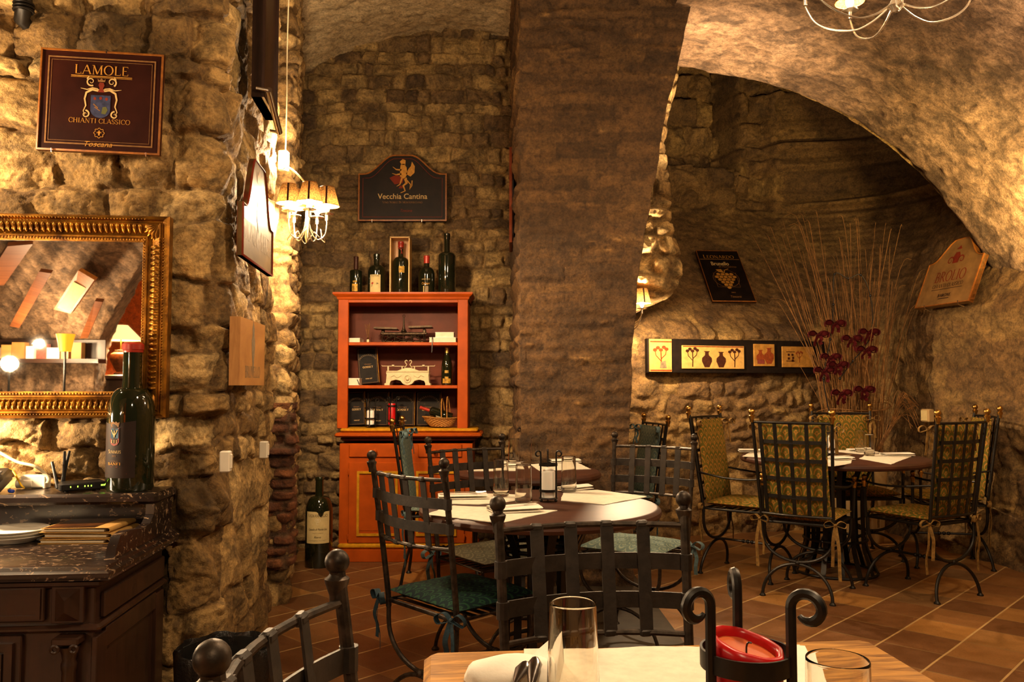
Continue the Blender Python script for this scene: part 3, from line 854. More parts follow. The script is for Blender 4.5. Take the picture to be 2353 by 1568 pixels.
sp = [((1.752, 4.93), 55, 'tall green cushioned chair with its latticed back to the viewer, left of two in front'),
      ((2.43, 4.96), 118, 'tall green cushioned chair seen from behind at the right front of the table'),
      ((1.53, 5.40), -40, 'tall green cushioned chair at the left side of the right table, cushion facing out'),
      ((2.50, 5.97), -88.8, 'tall green cushioned chair behind the right table in front of the dried reeds'),
      ((2.96, 5.70), 169, 'tall green cushioned chair in the shade beside the right wall')]
for i, (xy, a, lab) in enumerate(sp):
    o = hc0 if i == 0 else copy_tree(hc0)
    o.location = (*xy, 0); o.rotation_euler = (0, 0, hd(a)); o['label'] = lab; o['group'] = 'tall green chairs'
hb0 = high_chair(1.0, arms=False, fab='fab_pale', rib='rib_pale'); fix_bows(hb0)
for i, (xy, a, lab) in enumerate([((-.43, 5.22), 0, 'tall pale blue cushioned chair side on before the orange hutch'),
                                  ((.72, 5.74), -168, 'tall pale blue cushioned chair side on against the lit stone wall')]):
    o = hb0 if i == 0 else copy_tree(hb0)
    o.location = (*xy, 0); o.rotation_euler = (0, 0, hd(a)); o['label'] = lab; o['group'] = 'tall pale blue chairs'
# ================================================================ tables
def round_table(x, y, rad, label, z=.75, cage=.18, ring=.225):
    t = thing('round_table', label, 'table', (x, y, 0), 0, 'round tables')
    mb = MB(); th = .042
    mb.lathe([(.0001, z-th), (rad-.03, z-th), (rad-.006, z-th+.006), (rad, z-th+.018), (rad-.002, z-.012), (rad-.012, z-.002), (rad-.02, z), (.0001, z)], n=72)
    mb.build('tabletop', M['table_dark'], t)
    n = 14
    for k in range(n):
        a = 2*PI*k/n; c, s = math.cos(a), math.sin(a)
        prof = [(cage+.08, z-th-.002), (cage+.05, z-.09), (cage+.01, .57), (cage, .48), (cage, .28), (cage+.005, .18), (cage+.04, .08), (ring, .012)]
        P = spline([(r*c, r*s, h) for r, h in prof], 4)
        mb = MB(); mb.strap(P, .032, .005, (-s, c, 0)); mb.build('leg_strap', M['black_iron'], t)
    for r, h in ((cage+.006, .56), (cage+.008, .585), (cage+.006, .22), (ring, .01)):
        mb = MB(); mb.tube([(r*math.cos(a), r*math.sin(a), h) for a in np.linspace(0, 2*PI, 48, endpoint=False)], .0085, 8, closed=True)
        mb.build('base_ring', M['black_iron'], t)
    mb = MB(); mb.lathe([(.02, z-th-.012), (cage+.085, z-th-.012), (cage+.085, z-th-.001), (.02, z-th-.001)], n=40); mb.build('top_plate', M['black_iron'], t)
    return t
T_C = (.109, 3.27); T_B = (.09, 4.56); T_R = (2.117, 5.45)
round_table(*T_C, .474, 'round dark wood table with iron cage base in the middle of the room', cage=.14, ring=.16)
round_table(*T_B, .40, 'smaller round dark wood table close in front of the stone pier', cage=.16, ring=.22)
round_table(*T_R, .592, 'large round dark wood table among tall green chairs on the right', cage=.19, ring=.255)
# foreground table
ft_c = [G(975, 1497, .75), G(1995, 1467, .75)]
ax = (ft_c[1]-ft_c[0]); L_ = ax.length; ang_ = math.atan2(ax.y, ax.x)
ft = thing('wooden_table', 'honey coloured wooden table in the near foreground set with a red candle', 'table', (ft_c[0].x, ft_c[0].y, 0), ang_)
FT_ANG = ang_; FT_O = ft_c[0]
mb = MB(); D_ = .95
mb.box((L_/2, -D_/2, .73), (L_, D_, .04), bev=.012); mb.build('tabletop', M['table_wood'], ft)
for px_, py_ in ((.06, -.06), (L_-.06, -.06), (.06, -D_+.06), (L_-.06, -D_+.06)):
    mb = MB(); mb.tube([(px_, py_, .71), (px_, py_, 0)], .02, 10); mb.build('leg', M['black_iron'], ft)
mb = MB(); mb.frame(.05, L_-.05, 0, D_-.1, .03, 0, .04); mb.m = Matrix.Identity(4)
mb = MB()
for y_ in (-.06, -D_+.06): mb.box((L_/2, y_, .69), (L_-.12, .025, .04))
for x_ in (.06, L_-.06): mb.box((x_, -D_/2, .69), (.025, D_-.12, .04))
mb.build('apron', M['black_iron'], ft)
# ================================================================ lettering
def _e(cx, cy, rx, ry, a0, a1, n=18): return [(cx+rx*math.cos(R(a0+(a1-a0)*i/n)), cy+ry*math.sin(R(a0+(a1-a0)*i/n))) for i in range(n+1)]
SER = {  # width, strokes (points, pen), serif points
 'A': (.80, [([(.06, 0), (.40, 1)], 0), ([(.40, 1), (.74, 0)], 1), ([(.18, .34), (.62, .34)], 0)], [(.06, 0), (.74, 0)]),
 'B': (.66, [([(.14, 0), (.14, 1)], 1), ([(.14, .97)]+_e(.30, .75, .22, .22, 90, -90)+[(.14, .53)], 2), ([(.14, .53)]+_e(.32, .265, .27, .265, 90, -90)+[(.14, .02)], 2)], [(.10, 0), (.10, 1)]),
 'C': (.74, [(_e(.42, .5, .36, .5, 42, 318), 2), ([(.69, .86), (.69, .66)], 0), ([(.69, .30), (.69, .16)], 0)], []),
 'D': (.80, [([(.14, 0), (.14, 1)], 1), ([(.14, .98)]+_e(.30, .5, .42, .48, 90, -90)+[(.14, .02)], 2)], [(.10, 0), (.10, 1)]),
 'E': (.62, [([(.14, 0), (.14, 1)], 1), ([(.1, .975), (.55, .975), (.55, .84)], 0), ([(.14, .52), (.44, .52)], 0), ([(.1, .025), (.57, .025), (.57, .18)], 0)], []),
 'F': (.58, [([(.14, 0), (.14, 1)], 1), ([(.1, .975), (.54, .975), (.54, .84)], 0), ([(.14, .52), (.42, .52)], 0)], [(.14, 0)]),
 'G': (.80, [(_e(.42, .5, .36, .5, 42, 315), 2), ([(.68, .06), (.68, .42)], 1), ([(.55, .42), (.76, .42)], 0)], []),
 'H': (.82, [([(.14, 0), (.14, 1)], 1), ([(.68, 0), (.68, 1)], 1), ([(.14, .51), (.68, .51)], 0)], [(.14, 0), (.14, 1), (.68, 0), (.68, 1)]),
 'I': (.34, [([(.17, 0), (.17, 1)], 1)], [(.17, 0), (.17, 1)]),
 'L': (.60, [([(.14, 0), (.14, 1)], 1), ([(.08, .025), (.56, .025), (.56, .2)], 0)], [(.14, 1)]),
 'M': (.98, [([(.14, 0), (.16, 1)], 0), ([(.16, 1), (.49, .04)], 1), ([(.49, .04), (.82, 1)], 0), ([(.82, 1), (.84, 0)], 1)], [(.14, 0), (.84, 0), (.13, 1), (.86, 1)]),
 'N': (.84, [([(.14, 0), (.14, 1)], 0), ([(.14, 1), (.70, 0)], 1), ([(.70, 0), (.70, 1)], 0)], [(.14, 0), (.11, 1), (.70, 1)]),
 'O': (.86, [(_e(.43, .5, .37, .5, 90, 450, 28), 2)], []),
 'P': (.62, [([(.14, 0), (.14, 1)], 1), ([(.14, .97)]+_e(.30, .73, .25, .24, 90, -90)+[(.14, .49)], 2)], [(.14, 0), (.10, 1)]),
 'R': (.74, [([(.14, 0), (.14, 1)], 1), ([(.14, .97)]+_e(.30, .74, .23, .23, 90, -90)+[(.14, .51)], 2), ([(.32, .51), (.68, 0)], 1)], [(.14, 0), (.10, 1), (.70, 0)]),
 'S': (.58, [([(.50, .80)]+_e(.29, .75, .20, .24, 40, 225, 12)+_e(.28, .255, .22, .25, 50, -140, 14), 2), ([(.50, .92), (.50, .74)], 0), ([(.07, .28), (.07, .1)], 0)], []),
 'T': (.72, [([(.36, 0), (.36, 1)], 1), ([(.05, .82), (.05, .975), (.67, .975), (.67, .82)], 0)], [(.36, 0)]),
 'U': (.82, [([(.14, 1), (.14, .36)]+_e(.41, .30, .27, .29, 180, 360, 12)+[(.68, 1)], 2)], [(.14, 1), (.68, 1)]),
 'V': (.78, [([(.06, 1), (.39, 0)], 1), ([(.39, 0), (.72, 1)], 0)], [(.06, 1), (.72, 1)]),
}
def stroke(mb, pts, pen, t0, t1, y, tr):
    P = [Vector((p[0], p[1])) for p in pts]; N = len(P); L = []; Rr = []
    for i in range(N):
        d = P[min(i+1, N-1)]-P[max(i-1, 0)]
        d = d.normalized() if d.length > 1e-9 else Vector((1, 0))
        w = t0 if pen == 0 else (t1 if pen == 1 else t0+(t1-t0)*abs(d.y)**1.3)
        n = Vector((-d.y, d.x))*w/2
        L.append(tr(P[i]+n)); Rr.append(tr(P[i]-n))
    vs = [(a, y, b) for a, b in L]+[(a, y, b) for a, b in Rr]
    fs = [(i, N+i, N+i+1, i+1) for i in range(N-1)]
    mb.add(vs, fs)
def serif_text(s, h, y=0.0, width=None, shear=0.0, small=None, bold=1.0, track=.06):
    """capitals drawn with a broad pen; centred on x=0, baseline z=0. small: scale of letters after the first of each word"""
    mb = MB(); x = 0; items = []; first = True
    for ch in s:
        if ch == ' ': x += .38; first = True; continue
        if ch in '.-': items.append((ch, x, 1)); x += .28; continue
        sc = 1 if (first or not small) else small
        first = False
        items.append((ch, x, sc)); x += (SER[ch][0]+track)*sc
    tot = x*h; kx = 1.0 if not width else width/tot
    for ch, x0, sc in items:
        tr = lambda p, x0=x0, sc=sc: (((x0+p[0]*sc)*h-tot/2)*kx+shear*p[1]*sc*h, p[1]*sc*h)
        if ch in '.-':
            stroke(mb, [(.05, .45), (.2, .45)], 0, .1, .1, y, tr); continue
        w, st, se = SER[ch]
        for pts, pen in st: stroke(mb, pts, pen, .055*bold, .135*bold, y, tr)
        for (a, b) in se: stroke(mb, [(a-.10, b+(.02 if b < .5 else -.02)), (a+.10, b+(.02 if b < .5 else -.02))], 0, .045*bold, .05, y, tr)
    return mb
def font_text(s, h, y=0.0, width=None, shear=0.0, bold=0.0):
    cu = bpy.data.curves.new('txt', 'FONT'); cu.body = s; cu.size = h*1.38; cu.align_x = 'CENTER'; cu.offset = bold*h; cu.shear = shear
    cu.resolution_u = 4; cu.fill_mode = 'FRONT'
    o = bpy.data.objects.new('txt', cu); COL.objects.link(o); bpy.context.view_layer.update()
    me = bpy.data.meshes.new_from_object(o.evaluated_get(bpy.context.evaluated_depsgraph_get()))
    xs = [v.co.x for v in me.vertices] or [0]
    k = 1.0 if not width else width/max(1e-6, max(xs)-min(xs)); c = (max(xs)+min(xs))/2
    mb = MB(); mb.add([((v.co.x-c)*k, y, v.co.y) for v in me.vertices], [tuple(p.vertices) for p in me.polygons])
    bpy.data.objects.remove(o); bpy.data.curves.remove(cu); bpy.data.meshes.remove(me)
    return mb
def put(mb, x, z, rot=0.0):
    c, s = math.cos(rot), math.sin(rot)
    for v in mb.v: v.x, v.z = x+v.x*c-v.z*s, z+v.x*s+v.z*c
    return mb
def merge(*mbs):
    o = MB()
    for m in mbs: o.add(m.v, m.f)
    return o
def wrap(mb, r, a0=-PI/2):
    """bend flat xz art round a vertical cylinder of radius r; x=0 lands at angle a0"""
    for v in mb.v:
        a = a0+v.x/r; rr = r-v.y
        v.x, v.y = rr*math.cos(a), rr*math.sin(a)
    return mb
def patch(r, z0, z1, w, a0=-PI/2, n=16, cut=None):
    vs = []; fs = []
    for i in range(n+1):
        a = a0+(-w/2+w*i/n)/r
        top = z1-(cut(i/n) if cut else 0)
        vs += [(r*math.cos(a), r*math.sin(a), z0), (r*math.cos(a), r*math.sin(a), top)]
    for i in range(n): fs.append((2*i, 2*i+2, 2*i+3, 2*i+1))
    return MB().add(vs, fs)
def blob(pts, y=0.0):
    return MB().add([(a, y, b) for a, b in pts], [tuple(range(len(pts)))])
def poly_stroke(pts, w, y=0.0, taper=False):
    mb = MB(); N = len(pts); P = [Vector(p) for p in pts]; vs = []; 
    L = []; Q = []
    for i in range(N):
        d = (P[min(i+1, N-1)]-P[max(i-1, 0)]).normalized(); n = Vector((-d.y, d.x))*w/2*((1-.8*i/(N-1)) if taper else 1)
        L.append(P[i]+n); Q.append(P[i]-n)
    return mb.add([(a.x, y, a.y) for a in L]+[(a.x, y, a.y) for a in Q], [(i, N+i, N+i+1, i+1) for i in range(N-1)])
def scurl(cx, cz, r, turns=1.4, start=0.0, sg=1, w=.004, y=0.0):
    pts = []
    for i in range(26):
        t = i/25; a = start+sg*2*PI*turns*t; rr = r*(1-.8*t)
        pts.append((cx+rr*math.cos(a), cz+rr*math.sin(a)))
    return poly_stroke(pts, w, y, True)
# ================================================================ bottles
def bottle(label, loc, r, h, glass='bottle', neck=.30, body=.62, cap=None, cap_h=.2, rot=0, group=None, rn=None, capr=None, shape='bord', flat=False):
    t = thing('wine_bottle', label, 'bottle', loc, rot, group)
    rn = rn or r*.32
    b = h*body
    if shape == 'champ':
        prof = [(.0001, .004), (r*.7, .001), (r*.95, 0), (r, r*.15), (r, b*.78), (r*.93, b*.95), (r*.72, b*1.13), (r*.5, b*1.27), (rn*1.08, h*.84), (rn, h*.97), (rn, h*.985)]
    else:
        sh = h*(1-neck)-b
        prof = [(.0001, .006), (r*.75, .003), (r*.93, 0), (r, r*.12), (r*1.0, b*.5), (r, b)]
        for k in range(1, 9):
            a = k/8*PI/2
            prof.append((rn*1.1+(r-rn*1.1)*math.cos(a)**.85, b+sh*math.sin(a)**1.1*.92))
        prof += [(rn*1.02, h*(1-neck)+.02*h), (rn, h*.93), (rn, h*.955), (rn*1.12, h*.958), (rn*1.12, h*.985), (rn*.95, h*.995), (.0001, h*.995)]
    mb = MB(); mb.lathe(prof, n=40); mb.build('glass_body', M[glass], t, 50)
    if cap:
        c0 = h*(1-cap_h); rc = capr or rn*1.14
        mb = MB(); mb.lathe([(rc*.97, c0), (rc, c0+.004), (rc, h*.95), (rc*1.06, h*.955), (rc*1.06, h*.99), (rc*.85, h*1.003), (.0001, h*1.004)], n=28); mb.build('capsule', M[cap], t)
    return t
def lab(t, r, z0, z1, w, mat, a0=-PI/2, name='paper_label', cut=None):
    return patch(r+.0008, z0, z1, w, a0, cut=cut).build(name, M[mat], t)
def art(parent, mb, mat, name='lettering'):
    return mb.build(name, M[mat] if isinstance(mat, str) else mat, parent, smooth=0)
# ================================================================ orange hutch in the niche
HY = 5.76; UY = 5.84; HB = 6.15
hx = lambda px, Y=HY: V(px, 885, Y).x
hz = lambda py, Y=HY: V(1000, py, Y).z
HC = (hx(782)+hx(1094))/2
hut = thing('hutch_cabinet', 'tall orange painted hutch with open shelves and yellow mouldings in the stone niche', 'cabinet', (HC, HY, 0))
def hb(x0, x1, z0, z1, y0, y1, name=None, mat='orange', parent=None, bev=.003):
    mb = MB(); mb.box(((x0+x1)/2-HC, (y0+y1)/2-HY, (z0+z1)/2), (abs(x1-x0), abs(y1-y0), abs(z1-z0)), bev=bev)
    return mb if name is None else mb.build(name, M[mat], parent or hut)
X0, X1 = hx(781), hx(1086)
zc = hz(1000)
hb(X0-.012, X1+.035, 0, .085, HY-.02, HB, 'plinth')
mb = MB(); mb.box((( X0+X1)/2-HC+.012, (HB-HY)/2-.005, .105), (X1-X0+.03, HB-HY+.015, .035), bev=.012); mb.build('base_moulding', M['gold_paint'], hut)
hb(X0, X1, .12, zc-.06, HY+.012, HB, 'lower_carcass')
# drawers and doors
xm = (X0+X1)/2+.005
for a, b, kx in ((hx(803), hx(930), hx(864)), (hx(961), hx(1062), hx(1000))):
    d = hb(a, b, hz(1052), hz(1021), HY, HY+.02, 'drawer', bev=.006)
    k = MB(); k.lathe([(.008, 0), (.007, .012), (.015, .02), (.016, .03), (.01, .036), (.0001, .037)], (kx-HC, .0, hz(1036)), 16, Euler((PI/2, 0, 0))); k.build('knob', M['orange'], d)
for a, b in ((hx(803), hx(934)), (hx(938), hx(1068))):
    d = hb(a, b, hz(1249), hz(1063), HY-.001, HY+.02, 'door', bev=.004)
    fx0, fx1 = (a+.06-HC, b-.055-HC)
    p = MB(); p.box(((fx0+fx1)/2, -.0005, (hz(1225)+hz(1092))/2), (fx1-fx0-.03, .006, hz(1092)-hz(1225)-.03)); p.build('door_panel', M['orange'], d)
    f = MB(); f.frame(fx0, fx1, hz(1232), hz(1083), .017, -.010, .004); f.build('panel_moulding', M['gold_paint'], d)
    for zz in (hz(1085), hz(1235)):
        h_ = MB(); h_.lathe([(.004, -.02), (.005, -.018), (.005, .018), (.004, .02)], ((a if a < xm-.1 else b)-HC, -.005, zz), 8); h_.build('hinge', M['orange'], d)
    q = MB(); q.box(((b-.02 if a < xm-.1 else a+.02)-HC, -.002, hz(1150)), (.008, .004, .022), bev=.001); q.build('keyhole', M['black'], d)
# counter ledge with yellow edge
mb = MB(); mb.box((HC+.005-HC, (HB-HY)/2-.02, zc+.0), (hx(1098)-hx(763), HB-HY+.04, .03), bev=.01); mb.build('counter', M['orange'], hut)
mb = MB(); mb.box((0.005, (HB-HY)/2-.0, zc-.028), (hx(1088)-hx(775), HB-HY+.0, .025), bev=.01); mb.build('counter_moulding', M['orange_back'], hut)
mb = MB(); mb.box((0.0, (HB-UY)/2+(UY-HY)-.02, zc+.03), (hx(1090)-hx(772), HB-UY+.03, .026), bev=.009); mb.build('shelf_moulding', M['gold_paint'], hut)
# upper part
zt = hz(686, UY); zb = zc+.04
ux0, ux1, ox0, ox1 = hx(775, UY), hx(1075, UY), hx(799, UY), hx(1051, UY)
hb(ux0, ox0, zb, zt, UY, UY+.03, 'stile', bev=.004); hb(ox1, ux1, zb, zt, UY, UY+.03, 'stile', bev=.004)
hb(ux0, ux0+.022, zb, zt, UY+.03, HB, 'side_panel'); hb(ux1-.022, ux1, zb, zt, UY+.03, HB, 'side_panel')
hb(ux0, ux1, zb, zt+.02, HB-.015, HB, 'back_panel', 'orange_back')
hb(ux0, ux1, zt-.03, zt+.01, UY+.004, HB, 'top_rail')
mb = MB()
prof = [(0, 0), (-.006, .005), (-.010, .02), (-.03, .034), (-.034, .040), (-.034, .052), (0, .052)]
cw0, cw1 = ux0-HC, ux1-HC
for i, (o_, z_) in enumerate(prof[:-1]): pass
vs = []; fs = []
for o_, z_ in prof[:-1]:
    e = -o_; vs += [(cw0-e, UY-HY-e, zt-.01+z_), (cw1+e, UY-HY-e, zt-.01+z_), (cw1+e, HB-HY, zt-.01+z_), (cw0-e, HB-HY, zt-.01+z_)]
for i in range(len(prof)-2):
    for k in range(4): fs.append((i*4+k, i*4+(k+1) % 4, i*4+4+(k+1) % 4, i*4+4+k))
fs.append(tuple((len(prof)-2)*4+k for k in range(4)))
mb.add(vs, fs); mb.build('crown', M['orange'], hut, 25)
S1, S2, S0 = hz(786.5, UY+.02), hz(885.5, UY+.02), zb+.009
for z_ in (S1, S2):
    hb(ox0, ox1, z_-.0245, z_-.0006, UY+.012, HB-.015, 'shelf', bev=.003)
ZT = zt-.01+.052
# ---------------------------------------------------------------- bottles on top
BY = 5.98
bx = lambda px, Y=BY: V(px, 885, Y).x
sB = 1890/BY
def topb(px0, px1, ytop, label, **kw):
    r = (px1-px0)/sB/2; h = (V(1000, ytop, BY).z-ZT)
    return bottle(label, (bx((px0+px1)/2), BY, ZT), r, h, group='bottles on top of the hutch', **kw), r, h
t, r, h = topb(801, 830, 590, 'slim dark wine bottle with small gold label, leftmost on the hutch top', cap='dark_foil', cap_h=.34, neck=.34, body=.6)
lab(t, r, .02, h*.27, .043, 'label_gold'); lab(t, r, h*.3, h*.35, .03, 'label_gold')
t, r, h = topb(843, 883, 584, 'broad dark bottle with large cream label and red flower on the hutch', neck=.26, body=.56, cap='bottle', cap_h=.14)
L = lab(t, r, .008, h*.47, .080, 'label_cream')
art(L, wrap(put(serif_text('PLENUM', .013, -.001, .06), 0, h*.42), r+.001), 'ink')
art(L, wrap(blob([(-.026, h*.23), (-.016, h*.235), (-.010, h*.27), (-.02, h*.285), (-.028, h*.26)], -.001), r+.001), 'red_foil', 'flower_print')
art(L, wrap(merge(poly_stroke([(-.02, h*.23), (-.026, h*.17)], .003, -.001), poly_stroke([(.008, h*.24), (.024, h*.25)], .004, -.001), poly_stroke([(.01, h*.27), (.02, h*.26)], .003, -.001)), r+.001), 'ink', 'leaf_print')
t, r, h = topb(901, 937, 556, 'tall dark bottle with bulbous red wax top inside the open pine box', neck=.28, body=.60, cap='wax_seal', cap_h=.115, capr=.021)
L = lab(t, r, h*.40, h*.52, .042, 'label_gold', a0=-PI/2+.25)
mb = MB(); mb.tube(spline([(-.02, -.012, h*.9), (-.005, -.024, h*.86), (.008, -.03, h*.82), (.006, -.036, h*.76)], 5), .0022, 6); mb.tube([(.008, -.03, h*.82), (.016, -.034, h*.76)], .002, 6); mb.tube([(.02*math.cos(a), .02*math.sin(a), h*.865) for a in np.linspace(0, 2*PI, 16, endpoint=False)], .0022, 6, closed=True); mb.build('wax_cord', M['wax_seal'], t)
bb = thing('bottle_case', 'upright narrow pine box open at the front around a bottle on the hutch', 'box', (bx(919), BY, ZT))
w_ = 43/sB/2; h_ = V(1000, 549, BY).z-ZT
for nm, c, d in (('side_board', (-w_, .0, h_/2), (.008, .13, h_)), ('side_board', (w_, 0, h_/2), (.008, .13, h_)), ('top_board', (0, 0, h_), (2*w_+.008, .13, .008)), ('back_board', (0, .062, h_/2), (2*w_-.008, .006, h_-.008)), ('bottom_board', (0, 0, -.004+.008), (2*w_-.008, .118, .004))):
    if nm == 'bottom_board': continue
    m_ = MB(); m_.box(c, d); m_.build(nm, M['box_pine'] if nm != 'back_board' else M['crate'], bb)
t, r, h = topb(960, 998, 588, 'round shouldered dark bottle with red capsule and white script on the hutch', neck=.28, body=.50, cap='red_foil', cap_h=.20)
G_ = thing
art(t, wrap(merge(put(serif_text('MICHELE SATTA', .008, -.0012, .062), 0, h*.36), put(serif_text('.', .001, -.001), 0, h*.1)), r), 'ink_cream')
art(t, wrap(put(font_text('Castagni', .017, -.0012, .06, .35), 0, h*.24), r), 'ink_gold')
lab(t, r, .01, h*.2, .025, 'ink_grey', a0=-PI/2+.1); lab(t, r, .01, h*.2, .006, 'label_cream', a0=-PI/2-.25)
t, r, h = topb(1006, 1046, 537, 'very tall plain black bottle without label, rightmost on the hutch', neck=.30, body=.62, cap='bottle', cap_h=.1)
# ---------------------------------------------------------------- shelf contents
IY = 5.96
ix = lambda px, Y=IY: V(px, 885, Y).x
iz = lambda py, Y=IY: V(1000, py, Y).z
pxm = IY/1890
def wbox(name, px0, px1, py0, py1, z, label, cat='book', dep=.1, Y=IY, rz=0, cover=True, group=None, hgt=None):
    t = thing(name, label, cat, (ix((px0+px1)/2, Y), Y, z), rz, group)
    w = (px1-px0)*Y/1890; h = hgt or (py1-py0)*Y/1890
    m_ = MB(); m_.box((0, 0, h/2), (w-.004, dep-.004, h-.004)); m_.build('page_block', M['paper'], t)
    m_ = MB(); m_.box((0, 0, .0015), (w, dep, .003)); m_.box((0, 0, h-.0015), (w, dep, .003)); m_.box((0, dep/2-.0015, h/2), (w, .003, h)); m_.build('cover', M['white'], t)
    return t, w, h
wbox('book', 800, 830, 777, 787, S1, 'small white book lying at the left end of the upper shelf', dep=.13)
t, w, h1 = wbox('book', 988, 1049, 770, 781, S1, 'wide white book with dark ribbon, under another at the right of the upper shelf', dep=.15, Y=5.94)
m_ = MB(); m_.strap(spline([(-.07, -.05, h1), (-.072, -.078, h1-.002), (-.073, -.090, h1*.5), (-.073, -.093, -.03), (-.075, -.093, -.075)], 4), .006, .0012, (1, 0, 0)); m_.build('ribbon_marker', M['black'], t)
wbox('book', 1001, 1044, 757, 769, S1+h1+.0005, 'small cream book on top of the wide white book', dep=.12, Y=5.94)
t, w, h1 = wbox('book', 800, 830, 870, 886, S2, 'thick white book with ribbon at the left end of the middle shelf', dep=.13)
m_ = MB(); m_.strap(spline([(.03, -.068, h1*.8), (.04, -.07, h1*.4), (.045, -.07, .004)], 5), .006, .0012, (1, 0, 0)); m_.build('ribbon_marker', M['black'], t)
# reed diffuser
t = thing('reed_diffuser', 'little glass reed diffuser with sticks on the upper hutch shelf', 'diffuser', (ix(845), IY, S1))
m_ = MB(); m_.lathe([(.0001, 0), (.013, 0), (.0135, .003), (.0135, .026), (.008, .032), (.006, .036), (.007, .042), (.007, .044)], n=16); m_.build('flask', M['glass'], t)
lab(t, .0135, .004, .024, .018, 'label_white')
rng = random.Random(4)
for k in range(7):
    m_ = MB(); a = rng.uniform(0, 6.28); m_.tube([(0, 0, .004), (.018*math.cos(a)-.006, .01*math.sin(a), .14+rng.uniform(-.01, .01))], .0012, 5); m_.build('stick', M['raffia'], t)
# antique scales
def scale_black():
    t = thing('balance_scale', 'ornate blackened antique balance scale with two flat trays on the upper shelf', 'scale', (ix(927), IY, S1))
    ir = simple('tarnished_iron', hexc('4a3a28'), .45, .7, .35, 60, .1)
    W = .30
    m_ = MB(); m_.box((0, 0, .006), (.30, .09, .012), bev=.004)
    for k in range(6): m_.sphere((-.125+.05*k, -.047, .012), .007, 8, 6)
    m_.build('base_plate', ir, t)
    m_ = MB()
    for y in (-.045, .045):
        m_.tube([(-.15, y, .055), (.15, y, .055)], .0045, 6); m_.tube(spline([(-.13, y, .012), (-.08, y, .045), (0, y, .02), (.08, y, .045), (.13, y, .012)], 6), .004, 6)
        for x in (-.15, -.06, 0, .06, .15): m_.tube([(x, y, .01), (x, y, .055)], .0035, 6)
        for x in (-.1, .1): m_.tube([(x+.013*math.cos(a), y, .048+.013*math.sin(a)) for a in np.linspace(0, 2*PI, 12, endpoint=False)], .003, 6, closed=True)
    m_.build('scrollwork_frame', ir, t)
    m_ = MB(); m_.box((0, 0, .068), (.34, .02, .018), bev=.005)
    for s in (-1, 1): m_.box((s*.15, 0, .085), (.022, .03, .03), bev=.004)
    m_.build('beam', ir, t)
    for s, zz in ((-1, .098), (1, .108)):
        m_ = MB(); m_.box((s*.125, 0, zz), (.17, .12, .008), Euler((0, -.03*s, 0)), bev=.003); m_.box((s*.125, -.06, zz+.006), (.17, .004, .012), Euler((0, -.03*s, 0))); m_.build('tray', ir, t)
    m_ = MB(); m_.lathe([(.020, .07), (.022, .08), (.012, .10), (.008, .12), (.006, .16), (.004, .185)], n=12); m_.sphere((0, -.022, .088), .012, 12, 8); m_.tube([(.0085*math.cos(a), 0, .195+.0085*math.sin(a)) for a in np.linspace(0, 2*PI, 14, endpoint=False)], .0025, 6, closed=True); m_.build('pointer_post', ir, t)
scale_black()
def scale_white():
    t = thing('balance_scale', 'white painted antique balance scale with scrolled pointers on the middle shelf', 'scale', (ix(938), IY, S2))
    cr = simple('cream_enamel', hexc('d3c39a'), .45, .1, .1, 30)
    # pierced front: arch shape with feet and central medallion
    pts = [(-.165, 0), (-.165, .012), (-.155, .016), (-.15, .075), (-.155, .092), (.155, .092), (.15, .075), (.155, .016), (.165, .012), (.165, 0), (.128, 0), (.128, .012), (.12, .03), (.085, .04), (.05, .032), (.035, .012), (.018, .003), (0, 0), (-.018, .003), (-.035, .012), (-.05, .032), (-.085, .04), (-.12, .03), (-.128, .012), (-.128, 0)]
    for nm, y in (('front_plate', -.045), ('rear_plate', .035)):
        m_ = MB(); m_.prism(pts, y, y+.012); m_.build(nm, cr, t, 30)
    m_ = MB(); m_.tube([(.022*math.cos(a), -.048, .045+.026*math.sin(a)) for a in np.linspace(0, 2*PI, 18, endpoint=False)], .004, 6, closed=True); m_.sphere((0, -.046, .045), .014, 10, 8)
    for s in (-1, 1): m_.tube(spline([(s*.045, -.047, .07), (s*.075, -.047, .055), (s*.095, -.047, .07), (s*.12, -.047, .06)], 5), .003, 6)
    m_.build('relief_ornament', cr, t)
    m_ = MB(); m_.box((0, 0, .098), (.31, .07, .012), bev=.004)
    m_.prism([(-.09, .10), (-.02, .125), (.02, .125), (.09, .10)], -.01, .01); m_.build('beam', cr, t)
    for s in (-1, 1):
        m_ = MB(); m_.box((s*.145, 0, .115), (.012, .02, .04), bev=.003); m_.box((s*.045, 0, .115), (.008, .014, .04), bev=.002); m_.build('bracket', cr, t)
        m_ = MB(); m_.tube([(s*.03, 0, .136), (s*.19, 0, .138), (s*.193, 0, .146)], .0028, 6); m_.box((s*.11, 0, .142), (.018, .016, .012), bev=.002); m_.build('tray_arm', cr, t)
        m_ = MB(); m_.tube(spline([(s*.028, 0, .128), (s*.018, 0, .138), (s*.012, 0, .15), (s*.02, 0, .16), (s*.024, 0, .172), (s*.015, 0, .18), (s*.007, 0, .174)], 5), .0034, 6); m_.build('pointer', cr, t)
scale_white()
# champagne bottle
t = bottle('champagne bottle with gold foil neck and gold label on the middle shelf', (ix(1027), IY, S2), 26*pxm/2, 90*pxm, 'bottle_green', shape='champ', body=.58, rn=.0125)
r = 26*pxm/2; h = 90*pxm
m_ = MB(); m_.lathe([(.0215, h*.70), (.0165, h*.76), (.0145, h*.84), (.0145, h*.92), (.017, h*.93), (.017, h*.965), (.013, h*.985), (.0001, h*.99)], n=20); m_.build('foil', M['gold_foil'], t)
lab(t, r, h*.05, h*.17, .062, 'label_gold'); lab(t, r, h*.17, h*.215, .028, 'label_gold'); m_ = patch(r+.001, h*.305, h*.375, .03); m_.build('seal', M['gold_foil'], t)
